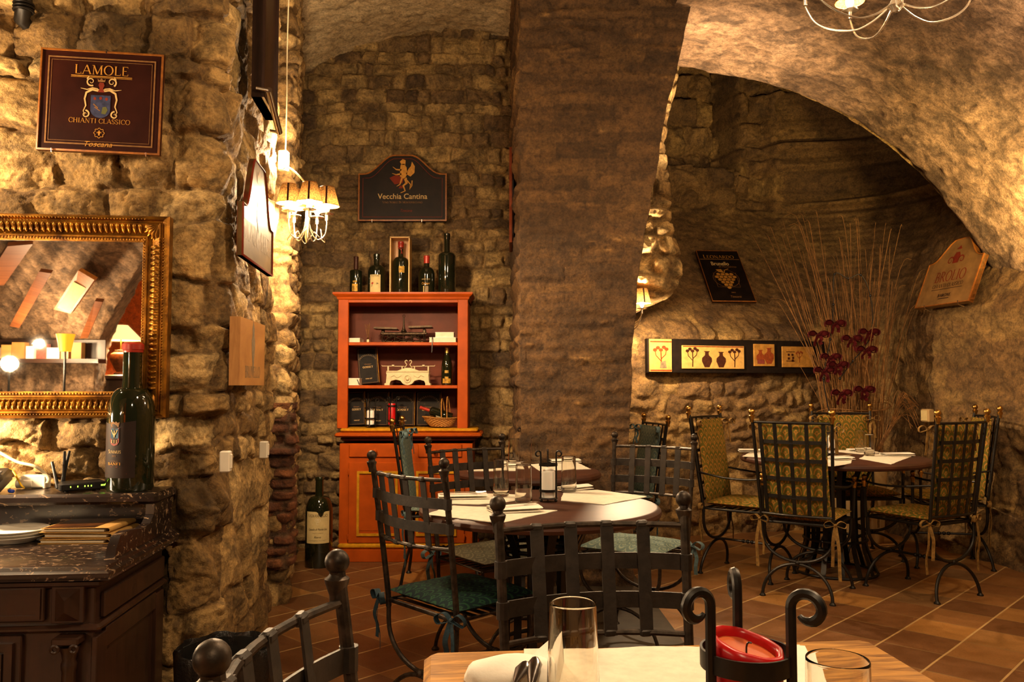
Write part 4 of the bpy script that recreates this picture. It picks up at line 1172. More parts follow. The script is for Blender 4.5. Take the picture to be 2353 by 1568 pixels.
# wine lists
def wine_list(px0, px1, py0, py1, z, label, lean=.1, roll=0.0, Y=6.02, yaw=0, group=None):
    w = (px1-px0)*Y/1890; h = (py1-py0)*Y/1890
    t = thing('wine_list', label, 'menu', (ix((px0+px1)/2, Y), Y, z+.0018+abs(roll)*w/2), 0, group, rot=(-lean, roll, yaw))
    m_ = MB(); m_.box((0, 0, h/2), (w, .016, h), bev=.003); m_.build('cover', M['black_card'], t)
    m_ = MB(); m_.box((w/2-.002, 0, h/2), (.006, .011, h-.008)); m_.build('page_edge', M['gold_paint'], t)
    m_ = MB(); m_.frame(-w/2+.008, w/2-.008, .008, h-.008, .0016, -.0086, -.0084); m_.build('border_line', M['ink_dim'], t, smooth=0)
    art(t, put(serif_text('GOSSET', .013, -.0088, w*.52, bold=1.4), 0, h*.44), 'ink_cream')
    art(t, put(font_text('Champagne', .009, -.0088, w*.34, .3), 0, h*.53), 'ink_dim')
    art(t, put(font_text('WINE LIST', .008, -.0088, w*.34, 0, .02), 0, h*.13), 'ink_cream')
    a_ = MB()
    for k, ch in enumerate('TAVERNATOSCANA'):
        an = R(155-130*k/13); g_ = serif_text(ch, .013, -.0088); put(g_, w*.40*math.cos(an), h*.60+w*.32*math.sin(an), an-PI/2); a_ = merge(a_, g_)
    art(t, a_, 'ink_grey')
    return t
wine_list(826, 872, 800, 884, S2, 'black wine list leaning askew beside the white scale on the middle shelf', .10, -.10, 6.0)
for (a, b), lb in zip(((802, 841), (843, 893), (898, 953), (957, 1013)), ('black wine list at the left end of the lower shelf, tilted', 'black wine list behind the white candle on the lower shelf', 'black wine list behind the red candle on the lower shelf', 'black wine list behind the basket on the lower shelf')):
    wine_list(a, b, 903, 981, S0, lb, .07, -.05 if a == 802 else 0, 6.03, group='wine lists on the lower shelf')
# candle holders
def candle_holder(label, loc, r=.036, h=.21, rot=0, hooks=3, rod=.0035, ring_z=(.03, .06), rings=((.06, 1), (.135, 1)), band=.010, group=None, ang0=.5):
    t = thing('candle_holder', label, 'candle holder', loc, rot, group)
    m_ = MB(); m_.lathe([(.0001, .012), (r*1.05, .012), (r*1.08, .014), (r*1.05, .017), (.0001, .017)], n=28); m_.build('base_plate', M['black_iron'], t)
    for k in range(3):
        a = ang0+2*PI*k/3; c, s = math.cos(a), math.sin(a)
        m_ = MB(); m_.sphere((r*.95*c, r*.95*s, .0065), .0065, 10, 8); m_.build('foot', M['black_iron'], t)
        cr = r*.33
        P = [(r*c, r*s, .014), (r*c, r*s, h-cr)]
        for q in np.linspace(PI, -PI*.75, 20):
            rr = cr*(1 if q > 0 else 1-.35*(-q)/(PI*.75)); d = r+cr+rr*math.cos(q); P.append((d*c, d*s, h-cr+rr*math.sin(q)))
        m_ = MB(); m_.tube(P, [rod]*(len(P)-6)+[rod*(1-.11*i) for i in range(6)], 8); m_.build('hook_rod', M['black_iron'], t)
    for z, _ in rings:
        m_ = MB(); n = 36
        P = [(r*math.cos(a), r*math.sin(a), z) for a in np.linspace(0, 2*PI, n, endpoint=False)]
        prof = [(r-.0015, z-band/2), (r+.0015, z-band/2), (r+.0015, z+band/2), (r-.0015, z+band/2), (r-.0015, z-band/2)]
        m_.lathe(prof, n=n); 
        m_.f = [f for f in m_.f if len(f) == 4]
        m_.build('ring_band', M['black_iron'], t)
    return t
def candle(label, loc, r, h, mat, dome=True, group=None):
    t = thing('candle', label, 'candle', loc, 0, group)
    m_ = MB()
    if dome: m_.lathe([(.0001, 0), (r, 0), (r, h*.80), (r*.97, h*.84), (r*.75, h*.89), (r*.4, h*.925), (r*.15, h*.955), (r*.05, h)], n=30)
    else: m_.lathe([(.0001, 0), (r, 0), (r, h-.004), (r*.94, h), (r*.3, h-.003), (.0001, h-.004)], n=30)
    m_.build('wax_body', M[mat], t)
    m_ = MB(); m_.tube([(0, 0, h-.006), (.001, 0, h+.006)], .001, 5); m_.build('wick', M['black'], t)
    return t
CY = 5.91
candle_holder('black wire candle holder with white candle on the lower hutch shelf', (ix(852, CY), CY, S0), .038, .20, group='holders on the lower shelf')
candle('white pillar candle inside the wire holder on the lower hutch shelf', (ix(852, CY), CY, S0+.0172), .027, .115, 'wax_white')
candle_holder('black wire candle holder with red candle on the lower hutch shelf', (ix(901, CY), CY, S0), .032, .215, group='holders on the lower shelf', rings=((.045, 1), (.15, 1)), ang0=.3)
candle('red pillar candle inside the wire holder on the lower hutch shelf', (ix(901, CY), CY, S0+.0172), .0255, .15, 'wax_red', False)
# bottle basket
bk = thing('bottle_basket', 'woven wicker bottle basket with hoop handles on the lower hutch shelf', 'basket', (ix(1014, CY), CY, S0), -.1)
m_ = MB(); vs = []; fs = []; NN = 40; K = 9
for j in range(K+1):
    t_ = j/K; rx = .072+.045*t_**.7; ry = .045+.02*t_
    for i in range(NN):
        a = 2*PI*i/NN; bump_ = .0022*(1 if (i+j) % 2 else -1)
        lip = .018*t_*max(0, -math.cos(a))
        vs.append(((rx+bump_)*math.cos(a)-lip, (ry+bump_)*math.sin(a), .002+.062*t_+lip*.5))
for j in range(K):
    for i in range(NN): fs.append((j*NN+i, j*NN+(i+1) % NN, (j+1)*NN+(i+1) % NN, (j+1)*NN+i))
fs.append(tuple(range(NN-1, -1, -1))); m_.add(vs, fs); m_.build('woven_bowl', M['wicker'], bk, 0)
for x_, hh in ((-.005, .2), (.055, .215)):
    m_ = MB(); m_.tube([(x_+.03*math.sin(a)*0+.03*(1-math.sin(a))*0, -.066*math.cos(a), .06+(hh-.06)*math.sin(a)) for a in np.linspace(0, PI, 20)], .0042, 6)
    for v in m_.v: v.x += -.05*(v.z-.06)+(.02 if x_ < 0 else 0)
    m_.build('hoop_handle', M['wicker'], bk)
m_ = MB(); m_.tube([(.117*math.cos(a)-(.018*max(0, -math.cos(a))), .065*math.sin(a), .064+.009*max(0, -math.cos(a))) for a in np.linspace(0, 2*PI, 40, endpoint=False)], .005, 6, closed=True); m_.build('rim_braid', M['wicker'], bk)
bt = bottle('dark bottle with red neck lying in the wicker basket', (ix(1032, CY)+.02, CY, S0+.065), .033, .24, 'bottle', cap='red_foil', cap_h=.30)
bt.rotation_euler = (0, R(-72), 0)
lab(bt, .033, .03, .11, .07, 'label_white', a0=PI)
# big bottle on the floor left of the hutch
FBY = 5.62
t = bottle('huge dark green bottle with torn cream label on the floor beside the hutch', (V(737, 885, FBY).x, FBY, 0), 61/1890*FBY/2, V(737, 1095, FBY).z, 'bottle_green', neck=.20, body=.60, rn=.026)
r = 61/1890*FBY/2; h = V(737, 1095, FBY).z
L = lab(t, r, h*.275, h*.625, .168, 'label_cream', a0=-PI/2+.13, cut=lambda u: .03*math.exp(-((u-.62)/.10)**2)+(.008 if .5 < u < .7 else 0))
L2 = lambda g, z: wrap(put(g, .012, z), r+.001)
art(L, L2(serif_text('VIGNAMAGGIO', .019, -.001, .135), h*.565), 'ink')
art(L, L2(merge(scurl(-.008, .03, .014, 1.3, 0, 1, .004, -.001), scurl(.008, .03, .014, 1.3, PI, -1, .004, -.001), scurl(0, .01, .012, 1, 1, 1, .004, -.001)), h*.475), 'label_white', 'crest_print')
art(L, L2(font_text('Castello di Monna Lisa', .014, -.001, .125, .45), h*.42), 'ink')
art(L, L2(font_text('CHIANTI CLASSICO', .006, -.001, .07), h*.385), 'ink_grey')
art(L, L2(font_text('Riserva', .014, -.001, .045, .45), h*.335), 'ink')
art(L, L2(font_text('imbottigliato all origine', .005, -.001, .12), h*.305), 'ink_grey')
# ================================================================ left wall: signs, mirror, sideboard
AW = math.atan(SL)
def board(name, label, cat, w, h, th, face, edge, loc, rot, poly=None, group=None, lip=.012):
    """sign: local x across, z up, front at -y; origin at bottom centre"""
    t = thing(name, label, cat, loc, 0, group, rot)
    P = poly or [(-w/2, 0), (w/2, 0), (w/2, h), (-w/2, h)]
    m_ = MB(); m_.prism(P, -th*.8, 0); m_.build('panel', M[face], t, 30)
    if edge:
        n = len(P); cx = sum(p[0] for p in P)/n; cz = h/2
        inn = []
        for i in range(n):
            a = Vector(P[i-1]); b = Vector(P[i]); c = Vector(P[(i+1) % n])
            d1 = (b-a).normalized(); d2 = (c-b).normalized(); n1 = Vector((-d1.y, d1.x)); n2 = Vector((-d2.y, d2.x)); nn = (n1+n2); nn = nn/max(.3, nn.length_squared)*2*.5*2
            inn.append((b.x+nn.x*lip*.5*1.0, b.y+nn.y*lip*.5*1.0))
        vs = []; fs = []
        for ring, y in ((P, .001), (P, -th), (inn, -th-.002), (inn, -th*.8-.0003)):
            vs += [(x, y, z) for x, z in ring]
        for k in range(3):
            for i in range(n):
                j = (i+1) % n; fs.append((k*n+j, k*n+i, k*n+n+i, k*n+n+j))
        m_ = MB(); m_.add(vs, fs); m_.build('edge_moulding', M[edge], t, 30)
    return t
# ---- square burgundy sign
LY = 2.915
bl, br, tl_ = V(92, 350, LY), V(362, 354, LY), V(98, 118, LY)
w_ = (br-bl).length; h_ = (tl_-bl).length
sg = board('wall_sign', 'square burgundy wine sign with painted crest high on the left stone wall', 'sign', w_, h_, .022, 'sign_red', 'sign_edge', ((bl.x+br.x)/2, LY+.01, (bl.z+br.z)/2), (0, R(1.2), AW))
fy = -.0186
m_ = MB(); m_.frame(-w_/2+.026, w_/2-.026, .026, h_-.026, .005, fy-.0006, fy); m_.frame(-w_/2+.038, w_/2-.038, .038, h_-.038, .0014, fy-.0006, fy); m_.build('border_line', M['ink_dim'], sg, smooth=0)
def Z_(f): return h_*f
art(sg, put(serif_text('LAMOLE', .034, fy-.001, .188, bold=.9), .0, Z_(.765)), 'ink_gold')
art(sg, merge(put(poly_stroke([(-.105, 0), (.105, 0)], .003, fy-.001), 0, Z_(.748)), put(poly_stroke([(-.105, 0), (.105, 0)], .0018, fy-.001), 0, Z_(.735))), 'ink_gold', 'underline')
art(sg, put(serif_text('CHIANTI CLASSICO', .017, fy-.001, .212, bold=.8), 0, Z_(.285)), 'ink_gold')
art(sg, put(font_text('Toscana', .020, fy-.001, .095, .35), 0, Z_(.055)), 'ink_gold')
# small rosette
ro = []
for i in range(49):
    a = 2*PI*i/48; r_ = .0165*(1+.13*math.cos(8*a)); ro.append((r_*math.cos(a), r_*math.sin(a)))
m_ = merge(put(poly_stroke(ro, .0018, fy-.001), 0, Z_(.19)), put(blob([(-.002, -.009), (.002, -.009), (.004, .002), (0, .011), (-.004, .002)], fy-.001), 0, Z_(.19)), put(poly_stroke([(-.008, -.001), (-.007, .005), (-.002, -.003)], .002, fy-.001), 0, Z_(.19)), put(poly_stroke([(.008, -.001), (.007, .005), (.002, -.003)], .002, fy-.001), 0, Z_(.19)))
art(sg, m_, 'ink_gold', 'rosette_print')
# coat of arms
cz = Z_(.50)
sh = [(-.034, .045), (.034, .045), (.034, .0)]+[(.034*math.cos(a), -.008+.030*math.sin(a)) for a in np.linspace(0, -PI, 12)]+[(-.034, 0)]
art(sg, put(blob(sh[::-1], fy-.001), 0, cz-.022), 'shield_blue', 'shield')
mm = MB()
for s in (-1, 1):
    mm = merge(mm, put(poly_stroke([(s*.008, .052), (s*.03, .055), (s*.05, .043), (s*.055, .02), (s*.050, -.005), (s*.058, -.025), (s*.052, -.038)], .010, fy-.0011, True), 0, cz-.012), put(scurl(s*.050, -.040, .014, 1.2, R(90), s, .006, fy-.0011), 0, cz-.008),
               put(poly_stroke([(s*.012, .058), (s*.03, .062), (s*.048, .056), (s*.070, .060)], .008, fy-.0011, True), 0, cz-.014), put(scurl(s*.036, .088, .016, 1.3, R(-60), s, .006, fy-.0011), 0, cz-.016), put(poly_stroke([(s*.050, .096), (s*.044, .106)], .004, fy-.0011), 0, cz-.016))
art(sg, mm, 'ink_cream', 'mantling')
art(sg, merge(put(blob([(-.012, .048), (.012, .048), (.006, .062), (.011, .072), (.008, .083), (-.006, .084), (-.010, .074), (-.005, .062)], fy-.0012), 0, cz-.014), ), 'ink_red', 'helmet_print')
art(sg, put(blob([(-.012, .086), (.012, .086), (.014, .097), (.007, .092), (0, .099), (-.007, .092), (-.014, .097)], fy-.0012), 0, cz-.014), 'ink_dim', 'crown_print')
for x_, z_ in ((-.02, .032), (0, .034), (.02, .032)):
    art(sg, put(blob([(.005*math.cos(a), .006*math.sin(a)) for a in np.linspace(0, 2*PI, 9)[:-1]], fy-.0014), x_, cz-.022+z_), 'ink_red', 'star_print')
art(sg, merge(put(poly_stroke([(-.024, .012), (-.008, -.002)], .004, fy-.0014), 0, cz-.022), put(poly_stroke([(-.02, .001), (.0, -.012)], .003, fy-.0014), 0, cz-.022)), 'ink_dim', 'bend_print')
art(sg, put(blob([(.004, -.022), (.018, -.024), (.026, -.008), (.02, .004), (.008, .002)], fy-.0014), 0, cz-.022), simple('olive_paint', hexc('5f6035'), .6), 'tree_print')
for x_, z_ in ((.015, h_+.004), (-w_/2+.055, -.006), (w_/2-.045, -.006)):
    m_ = MB(); m_.tube([(x_, .0, z_), (x_, -.026, z_), (x_, -.028, z_+(-.012 if z_ > .1 else .012))], .0028, 6); m_.build('hook', M['chrome'], sg)
# ---- gilt mirror
MY = 2.925
MX1 = V(379, 700, MY).x; MZ1 = V(378, 495, MY).z; MZ0 = V(376, 961, MY).z
MW = 1.06; MH = MZ1-MZ0
mir = thing('wall_mirror', 'large mirror in a fluted gilt frame hanging on the left stone wall', 'mirror', (MX1, MY+.035, MZ0), AW)
# frame runs x from -MW..0, z 0..MH ; mitred sweep
fw = .094
prof = [(0, .03), (0, -.012), (.006, -.022), (.014, -.026), (.020, -.020), (.024, -.020), (.030, -.030), (.040, -.026), (.052, -.016), (.062, -.010), (.070, -.012), (.074, -.018), (.080, -.018), (.084, -.010), (.094, -.004), (.094, .01)]
def mitre(prof, w, h, x0, z0):
    vs = []; fs = []; n = len(prof)
    for d, y in prof: vs += [(x0+d, y, z0+d), (x0+w-d, y, z0+d), (x0+w-d, y, z0+h-d), (x0+d, y, z0+h-d)]
    for i in range(n-1):
        for k in range(4): fs.append((i*4+k, i*4+(k+1) % 4, i*4+4+(k+1) % 4, i*4+4+k))
    return vs, fs
vs, fs = mitre(prof, MW, MH, -MW, 0); MB().add(vs, fs).build('frame', M['gilt'], mir, 30)
fl_ = MB(); be = MB()
def side_run(fn, L, d0):
    k = int((L-2*d0)/.0195); return [fn(d0+(i+.5)*(L-2*d0)/k) for i in range(k)]
def rib(p0, p1, out):
    a = Vector(p0); b = Vector(p1); mid = (a+b)/2+Vector((0, -.007, 0)); mid2 = a*.25+b*.75+Vector((0, -.007, 0)); mid1 = a*.75+b*.25+Vector((0, -.008, 0))
    fl_.tube([a, mid1, mid, mid2, b], [.003, .0062, .0066, .006, .0035], 6)
for xx in np.arange(-MW+.105, -.095, .0195):
    for z_, sgn in ((MH, -1), (0, 1)): rib((xx, -.026, z_+sgn*.030), (xx, -.010, z_+sgn*.064), 0)
for zz_ in np.arange(.105, MH-.095, .0195):
    for x_, sgn in ((0, -1), (-MW, 1)): rib((x_+sgn*.030, -.026, zz_), (x_+sgn*.064, -.010, zz_), 0)
for x_, z_, sx, sz in ((0, MH, -1, -1), (0, 0, -1, 1), (-MW, MH, 1, -1), (-MW, 0, 1, 1)):
    for q in range(5):
        a = R(8+18.5*q); fl_.tube([(x_+sx*.034, -.028, z_+sz*.034), (x_+sx*(.034+.036*math.cos(a)), -.030, z_+sz*(.034+.036*math.sin(a))), (x_+sx*(.034+.055*math.cos(a)), -.018, z_+sz*(.034+.055*math.sin(a)))], [.003, .008, .003], 6)
fl_.build('fluting', M['gilt'], mir, 60)
for xx in np.arange(-MW+.086, -.08, .0105):
    for z_, sgn in ((MH, -1), (0, 1)):
        be.sphere((xx, -.016, z_+sgn*.0865), .0042, 6, 4); be.sphere((xx, -.027, z_+sgn*.014), .0035, 6, 4)
for zz_ in np.arange(.086, MH-.08, .0105):
    for x_, sgn in ((0, -1), (-MW, 1)):
        be.sphere((x_+sgn*.0865, -.016, zz_), .0042, 6, 4); be.sphere((x_+sgn*.014, -.027, zz_), .0035, 6, 4)
be.build('beading', M['gilt'], mir, 60)
MB().add([(-MW+.09, -.001, .09), (-.09, -.001, .09), (-.09, -.001, MH-.09), (-MW+.09, -.001, MH-.09)], [(0, 1, 2, 3)]).build('mirror_glass', M['mirror'], mir, smooth=0)
MB().box((-MW/2, .02, MH/2), (MW-.02, .02, MH-.02)).build('backing_board', M['wood_dark'], mir)
# ---- sideboard
ZM = .70; ZS = .852
P1 = G(250, 1302, ZM); P2 = G(412, 1214, ZM)
SA_ = math.atan2(P1.x-P2.x, P2.y-P1.y)
SW, SD = 1.25, (P2-P1).length
sb = thing('sideboard', 'antique dark walnut sideboard with black veined marble top below the gilt mirror', 'sideboard', (P1.x, P1.y, 0), SA_)
def sbx(name, c, d, mat, parent=None, bev=.003):
    m_ = MB(); m_.box(c, d, bev=bev); return m_.build(name, M[mat], parent or sb)
# marble top with stepped edge
vs = []; fs = []
pr = [(0, ZM-.040), (-.004, ZM-.036), (.0, ZM-.028), (-.0, ZM-.020), (-.012, ZM-.014), (-.014, ZM-.004), (-.024, ZM)]
mt = MB()
for i, (o_, z_) in enumerate(pr):
    mt.add([(-SW-o_, 0-o_, z_), (0+o_, 0-o_, z_), (0+o_, SD, z_), (-SW-o_, SD, z_)], [])
for i in range(len(pr)-1):
    for k in range(4): mt.f.append((i*4+k, i*4+(k+1) % 4, i*4+4+(k+1) % 4, i*4+4+k))
mt.f.append(tuple((len(pr)-1)*4+k for k in range(4))); mt.f.append((3, 2, 1, 0))
mt.build('marble_top', M['marble'], sb, 30)
sbx('marble_splashback', (-SW/2, SD-.058, (ZM+ZS-.04)/2), (SW-.06, .02, ZS-.04-ZM), 'marble')
shf = MB(); shf.box((-SW/2+.004, SD-.105, ZS-.018), (SW-.03, .215, .036), bev=.010); shf.build('marble_shelf', M['marble'], sb)
ck = MB()
prof = [(.10, ZM), (SD-.02, ZM), (SD-.02, ZS-.036), (SD-.20, ZS-.036), (SD-.205, ZS-.07), (SD-.24, ZS-.095), (SD-.30, ZS-.10), (.20, ZS-.085), (.14, ZS-.09), (.11, ZM+.03)]
ck.add([(-.05, a, b) for a, b in prof]+[(-.022, a, b) for a, b in prof], [tuple(range(len(prof)))[::-1], tuple(range(len(prof), 2*len(prof)))]+[(i, (i+1) % len(prof), (i+1) % len(prof)+len(prof), i+len(prof)) for i in range(len(prof))])
ck.build('marble_cheek', M['marble'], sb, 30)
# carcass
b0 = .045
sbx('carcass', (-SW/2-.0, SD/2+.02, .33), (SW-.11, SD-.06, .60), 'wood_dark_v')
sbx('cornice', (-SW/2, SD/2+.012, ZM-.055), (SW-.06, SD-.035, .026), 'wood_dark', bev=.008)
sbx('waist_moulding', (-SW/2, SD/2+.012, .515), (SW-.068, SD-.04, .022), 'wood_dark', bev=.008)
m_ = MB(); m_.box((-.028-.02, SD/2+.03, .57), (.016, SD-.11, .075), bev=.004); m_.build('side_frieze', M['wood_dark_v'], sb)
# side panel frame (right side)
m_ = MB()
for y_ in (.075, SD-.06): m_.box((-.05, y_, .26), (.016, .075, .46), bev=.002)
m_.box((-.05, SD/2, .47), (.016, SD-.21, .06), bev=.002); m_.box((-.05, SD/2, .06), (.016, SD-.21, .09), bev=.002)
m_.build('side_frame', M['wood_dark_v'], sb)
# frieze block with pyramid boss, drawer, door
blk = sbx('corner_block', (-.125, .042, .585), (.09, .02, .105), 'wood_dark_v', bev=.002)
m_ = MB(); x_, z_, y_ = -.125, .585, .032
m_.add([(x_-.034, y_, z_-.046), (x_+.034, y_, z_-.046), (x_+.034, y_, z_+.046), (x_-.034, y_, z_+.046), (x_, y_-.022, z_-.016), (x_, y_-.022, z_+.016)], [(0, 1, 4), (1, 2, 5, 4), (2, 3, 5), (3, 0, 4, 5)])
m_.build('boss', M['wood_dark'], blk, 0)
dr = sbx('drawer', (-.52, .044, .588), (.66, .02, .10), 'wood_dark', bev=.003)
m_ = MB(); m_.frame(-.84, -.20, .545, .632, .012, .030, .036); m_.build('drawer_moulding', M['wood_dark'], dr)
hm = MB()
for s in (-1, 1):
    hm.lathe([(.012, 0), (.011, .006), (.004, .010), (.004, .018)], (-.455+s*.045, .034, .585), 12, Euler((PI/2, 0, 0)))
    for q in range(6): hm.sphere((-.455+s*.045+s*.016*math.cos(R(60*q)), .031, .585+.014*math.sin(R(60*q))), .0055, 8, 6, (1, .4, 1))
hm.tube(spline([(-.5, .014, .583), (-.49, .01, .566), (-.455, .008, .560), (-.42, .01, .566), (-.41, .014, .583)], 5), .0045, 8)
hm.build('drawer_pull', simple('old_bronze', hexc('6a4a22'), .4, .9, .3, 60), dr)
dd_ = sbx('door', (-.56, .045, .27), (.62, .02, .46), 'wood_dark_v', bev=.003)
m_ = MB(); m_.frame(-.85, -.27, .06, .48, .022, .024, .036); m_.frame(-.82, -.30, .09, .45, .010, .028, .036); m_.build('door_moulding', M['wood_dark'], dd_)
m_ = MB(); m_.frame(-.76, -.36, .14, .40, .008, .030, .038)
m_.sphere((-.335, .036, .42), .014, 12, 8, (1, .6, 1))
for s in (0, 1, 2): 
    m_.v += []; 
m_.build('carved_panel', M['wood_dark'], dd_)
m_ = MB()
for k in range(4):
    cx_, cz_ = -.56+(-.11+.22*(k % 2)), .27+(-.05+.10*(k//2))
    pts = [(cx_+.04*(1-.8*i/20)*math.cos(R(60)+6.8*i/20*(1 if k % 2 else -1)), .034, cz_+.04*(1-.8*i/20)*math.sin(R(60)+6.8*i/20*(1 if k % 2 else -1))) for i in range(21)]
    m_.tube(pts, [.006*(1-.6*i/20) for i in range(21)], 6)
m_.sphere((-.56, .034, .27), .03, 12, 8, (1, .4, 1.3)); m_.build('carved_scroll', M['wood_dark'], dd_)
col_ = MB(); col_.lathe([(.026, 0), (.03, .02), (.024, .04), (.021, .06), (.0205, .30), (.019, .40), (.021, .405), (.022, .42), (.018, .43), (.022, .452), (.030, .47)], (-.115, .03, 0), 20)
c_ = col_.build('column', M['wood_dark'], sb)
m_ = MB(); m_.box((-.115, .028, .489), (.074, .066, .022), bev=.004)
for s in (-1, 1): m_.tube([(-.115+s*(.026+.010*math.cos(a)), -.004, .470+.010*math.sin(a)) for a in np.linspace(0, 2*PI, 10, endpoint=False)], .005, 6, closed=True)
m_.build('capital', M['wood_dark'], c_)
sbx('plinth', (-SW/2, SD/2+.012, .03), (SW-.07, SD-.03, .06), 'wood_dark')
# ---- things on the sideboard
BYs = 2.905
t = bottle('giant dark green bottle with red wax top beside the gilt mirror', (V(304, 885, BYs).x, BYs, ZS+.0005), 102/1890*BYs/2, V(303, 789, BYs).z-ZS, 'bottle_green', neck=.29, body=.50, cap='wax_seal', cap_h=.065, rn=.031, capr=.034)
r = 102/1890*BYs/2
a_ = -PI/2-.42
lz = lambda py: V(300, py, BYs-r).z-ZS
h = V(303, 789, BYs).z-ZS
L = lab(t, r, lz(1100), lz(968), .165, 'label_dark', a0=a_, cut=lambda u: .012*(1-abs(2*u-1)))
W_ = lambda g: wrap(g, r+.0012, a_+.14)
art(L, W_(put(serif_text('SUMMUS', .0125, -.0006, .052, bold=.9, small=.8), 0, lz(1043))), 'ink_cream')
art(L, W_(put(font_text('2003', .006, -.0006, .016), 0, lz(1051))), 'ink_dim')
art(L, W_(put(font_text('CASTELLO', .0035, -.0006, .03), 0, lz(1062))), 'ink_dim')
art(L, W_(put(serif_text('BANFI', .009, -.0006, .052, bold=1.3), 0, lz(1070))), 'ink_gold')
art(L, W_(merge(put(poly_stroke([(-.015, 0), (.015, 0)], .0015, -.0006), 0, lz(1074)), put(poly_stroke([(-.04, 0), (.04, 0)], .0012, -.0006), .006, lz(1090)))), 'ink_red', 'underline')
zz0 = lz(1026)
art(L, W_(put(blob([(-.018, .062), (-.018, .014), (-.012, .004), (0, 0), (.012, .004), (.018, .014), (.018, .062)][::1], -.0006), 0, zz0)), 'label_rose', 'crest')
art(L, W_(put(blob([(-.016, .060), (-.016, .026), (.016, .026), (.016, .060)], -.001), 0, zz0)), 'label_blue', 'crest_field')
art(L, W_(merge(put(poly_stroke([(-.012, .055), (-.006, .043), (0, .034), (.006, .043), (.012, .055)], .0035, -.0014), 0, zz0), put(poly_stroke([(0, .052), (0, .030)], .004, -.0014), 0, zz0), *[put(poly_stroke([(x_, .021), (x_, .010)], .003, -.0014), 0, zz0) for x_ in (-.009, 0, .009)])), 'ink_cream', 'eagle_print')
art(L, W_(put(blob([(-.016, .066), (.016, .066), (.019, .082), (.012, .079), (.006, .084), (0, .080), (-.006, .084), (-.012, .079), (-.019, .082)], -.0006), 0, zz0)), 'ink_dim', 'crown_print')
# plates
pc = (-1.652, 2.765)
m_ = MB(); m_.lathe([(.0001, .006), (.055, .006), (.058, 0), (.062, .001), (.066, .006), (.086, .016), (.098, .021), (.099, .023), (.096, .0235), (.083, .0185), (.066, .0095), (.0001, .0085)], n=48)
pl0 = m_.build('plate', M['white'], None, 40, loc=(pc[0], pc[1], ZM+.001)); tag(pl0, 'bottom plate of the three white plates on the marble top', 'plate', 'white plates stacked on the sideboard')
for k, lb in ((1, 'middle plate of the three white plates on the marble top'), (2, 'top plate of the three white plates on the marble top')):
    copy_tree(pl0, loc=(pc[0]+.003*k, pc[1]-.004*k, ZM+.001+.0108*k), rot=(0, R(-.5*k) if k == 2 else 0, k), label=lb)
# folded menus
def menu(label, loc, rz, k):
    t = thing('menu_folder', label, 'menu', loc, rz, 'kraft menu folders on the sideboard')
    w, d, th = .232, .195, .017
    m_ = MB(); n = 7
    P = [(-w/2, .0012)]+[(w/2-.010, .0012)]+[(w/2-.010+.0085*math.cos(a), .0085+.0075*math.sin(a)) for a in np.linspace(-PI/2, PI/2, n)]+[(w/2-.010, th-.0012), (-w/2+.006, th-.0035)]
    vs = []; fs = []
    for y in (0, d):
        for i, (x, z) in enumerate(P):
            vs.append((x, y, z))
    N = len(P)
    m_.strap([(x, d/2, z) for x, z in P], d, .0018, (0, 1, 0)); m_.build('kraft_cover', M['kraft'], t)
    m_ = MB(); m_.box((-.008, d/2, .0068), (w-.03, d-.01, .0058)); m_.build('inner_pages', M['paper'], t)
    m_ = MB(); m_.box((-.02, d/2, th-.0012), (w-.07, d-.012, .0012), Euler((0, R(-.6), 0))); m_.build('cover_print', M['menu_print'], t)
    return t
M['kraft'] = simple('kraft_card', hexc('b98f4f'), .75, 0, .1, 30)
M['menu_print'] = simple('brown_photo_print', hexc('5a3414'), .4, 0, .45, 9)
f0 = G(185, 1252, ZM)
menu('bottom folder of the three kraft menus on the marble top', (f0.x-.022, f0.y, ZM+.001), .03, 0)
menu('middle folder of the three kraft menus on the marble top', (f0.x-.014, f0.y+.004, ZM+.0190), -.01, 1)
menu('top folder of the three kraft menus, brown picture cover, on the marble top', (f0.x-.022, f0.y+.002, ZM+.0370), .02, 2)
# router
rt = thing('wifi_router', 'flat black router with three aerials and green lights on the marble shelf', 'router', (V(190, 885, 2.81).x-.040, 2.892, ZS+.001), R(38))
m_ = MB(); m_.box((0, 0, .018), (.145, .10, .026), bev=.004); m_.build('case', M['black'], rt)
for x_ in (-.05, .05):
    for y_ in (-.035, .035): m_ = MB(); m_.lathe([(.006, 0), (.006, .005)], (x_, y_, 0), 8); m_.build('foot', M['black'], rt)
for k, (x_, lx, ly) in enumerate(((-.06, -.045, -.01), (-.045, 0, 0), (-.05, .022, .01))):
    m_ = MB(); q = Vector((x_, .046-.02*k*0, .03)) if k else Vector((-.072, -.01, .014))
    e = q+(Vector((lx, ly, .105)) if k else Vector((-.01, .062, .085))); m_.tube([q, q.lerp(e, .25), e], [.005, .006, .0045], 8); m_.build('aerial', M['black'], rt)
m_ = MB()
for i, x_ in enumerate((-.04, -.018, .004, .014, .024, .056, .061, .066)): m_.box((x_, -.0502, .019), (.0028, .0012, .005))
m_.build('indicator_lights', M['led'], rt, smooth=0)
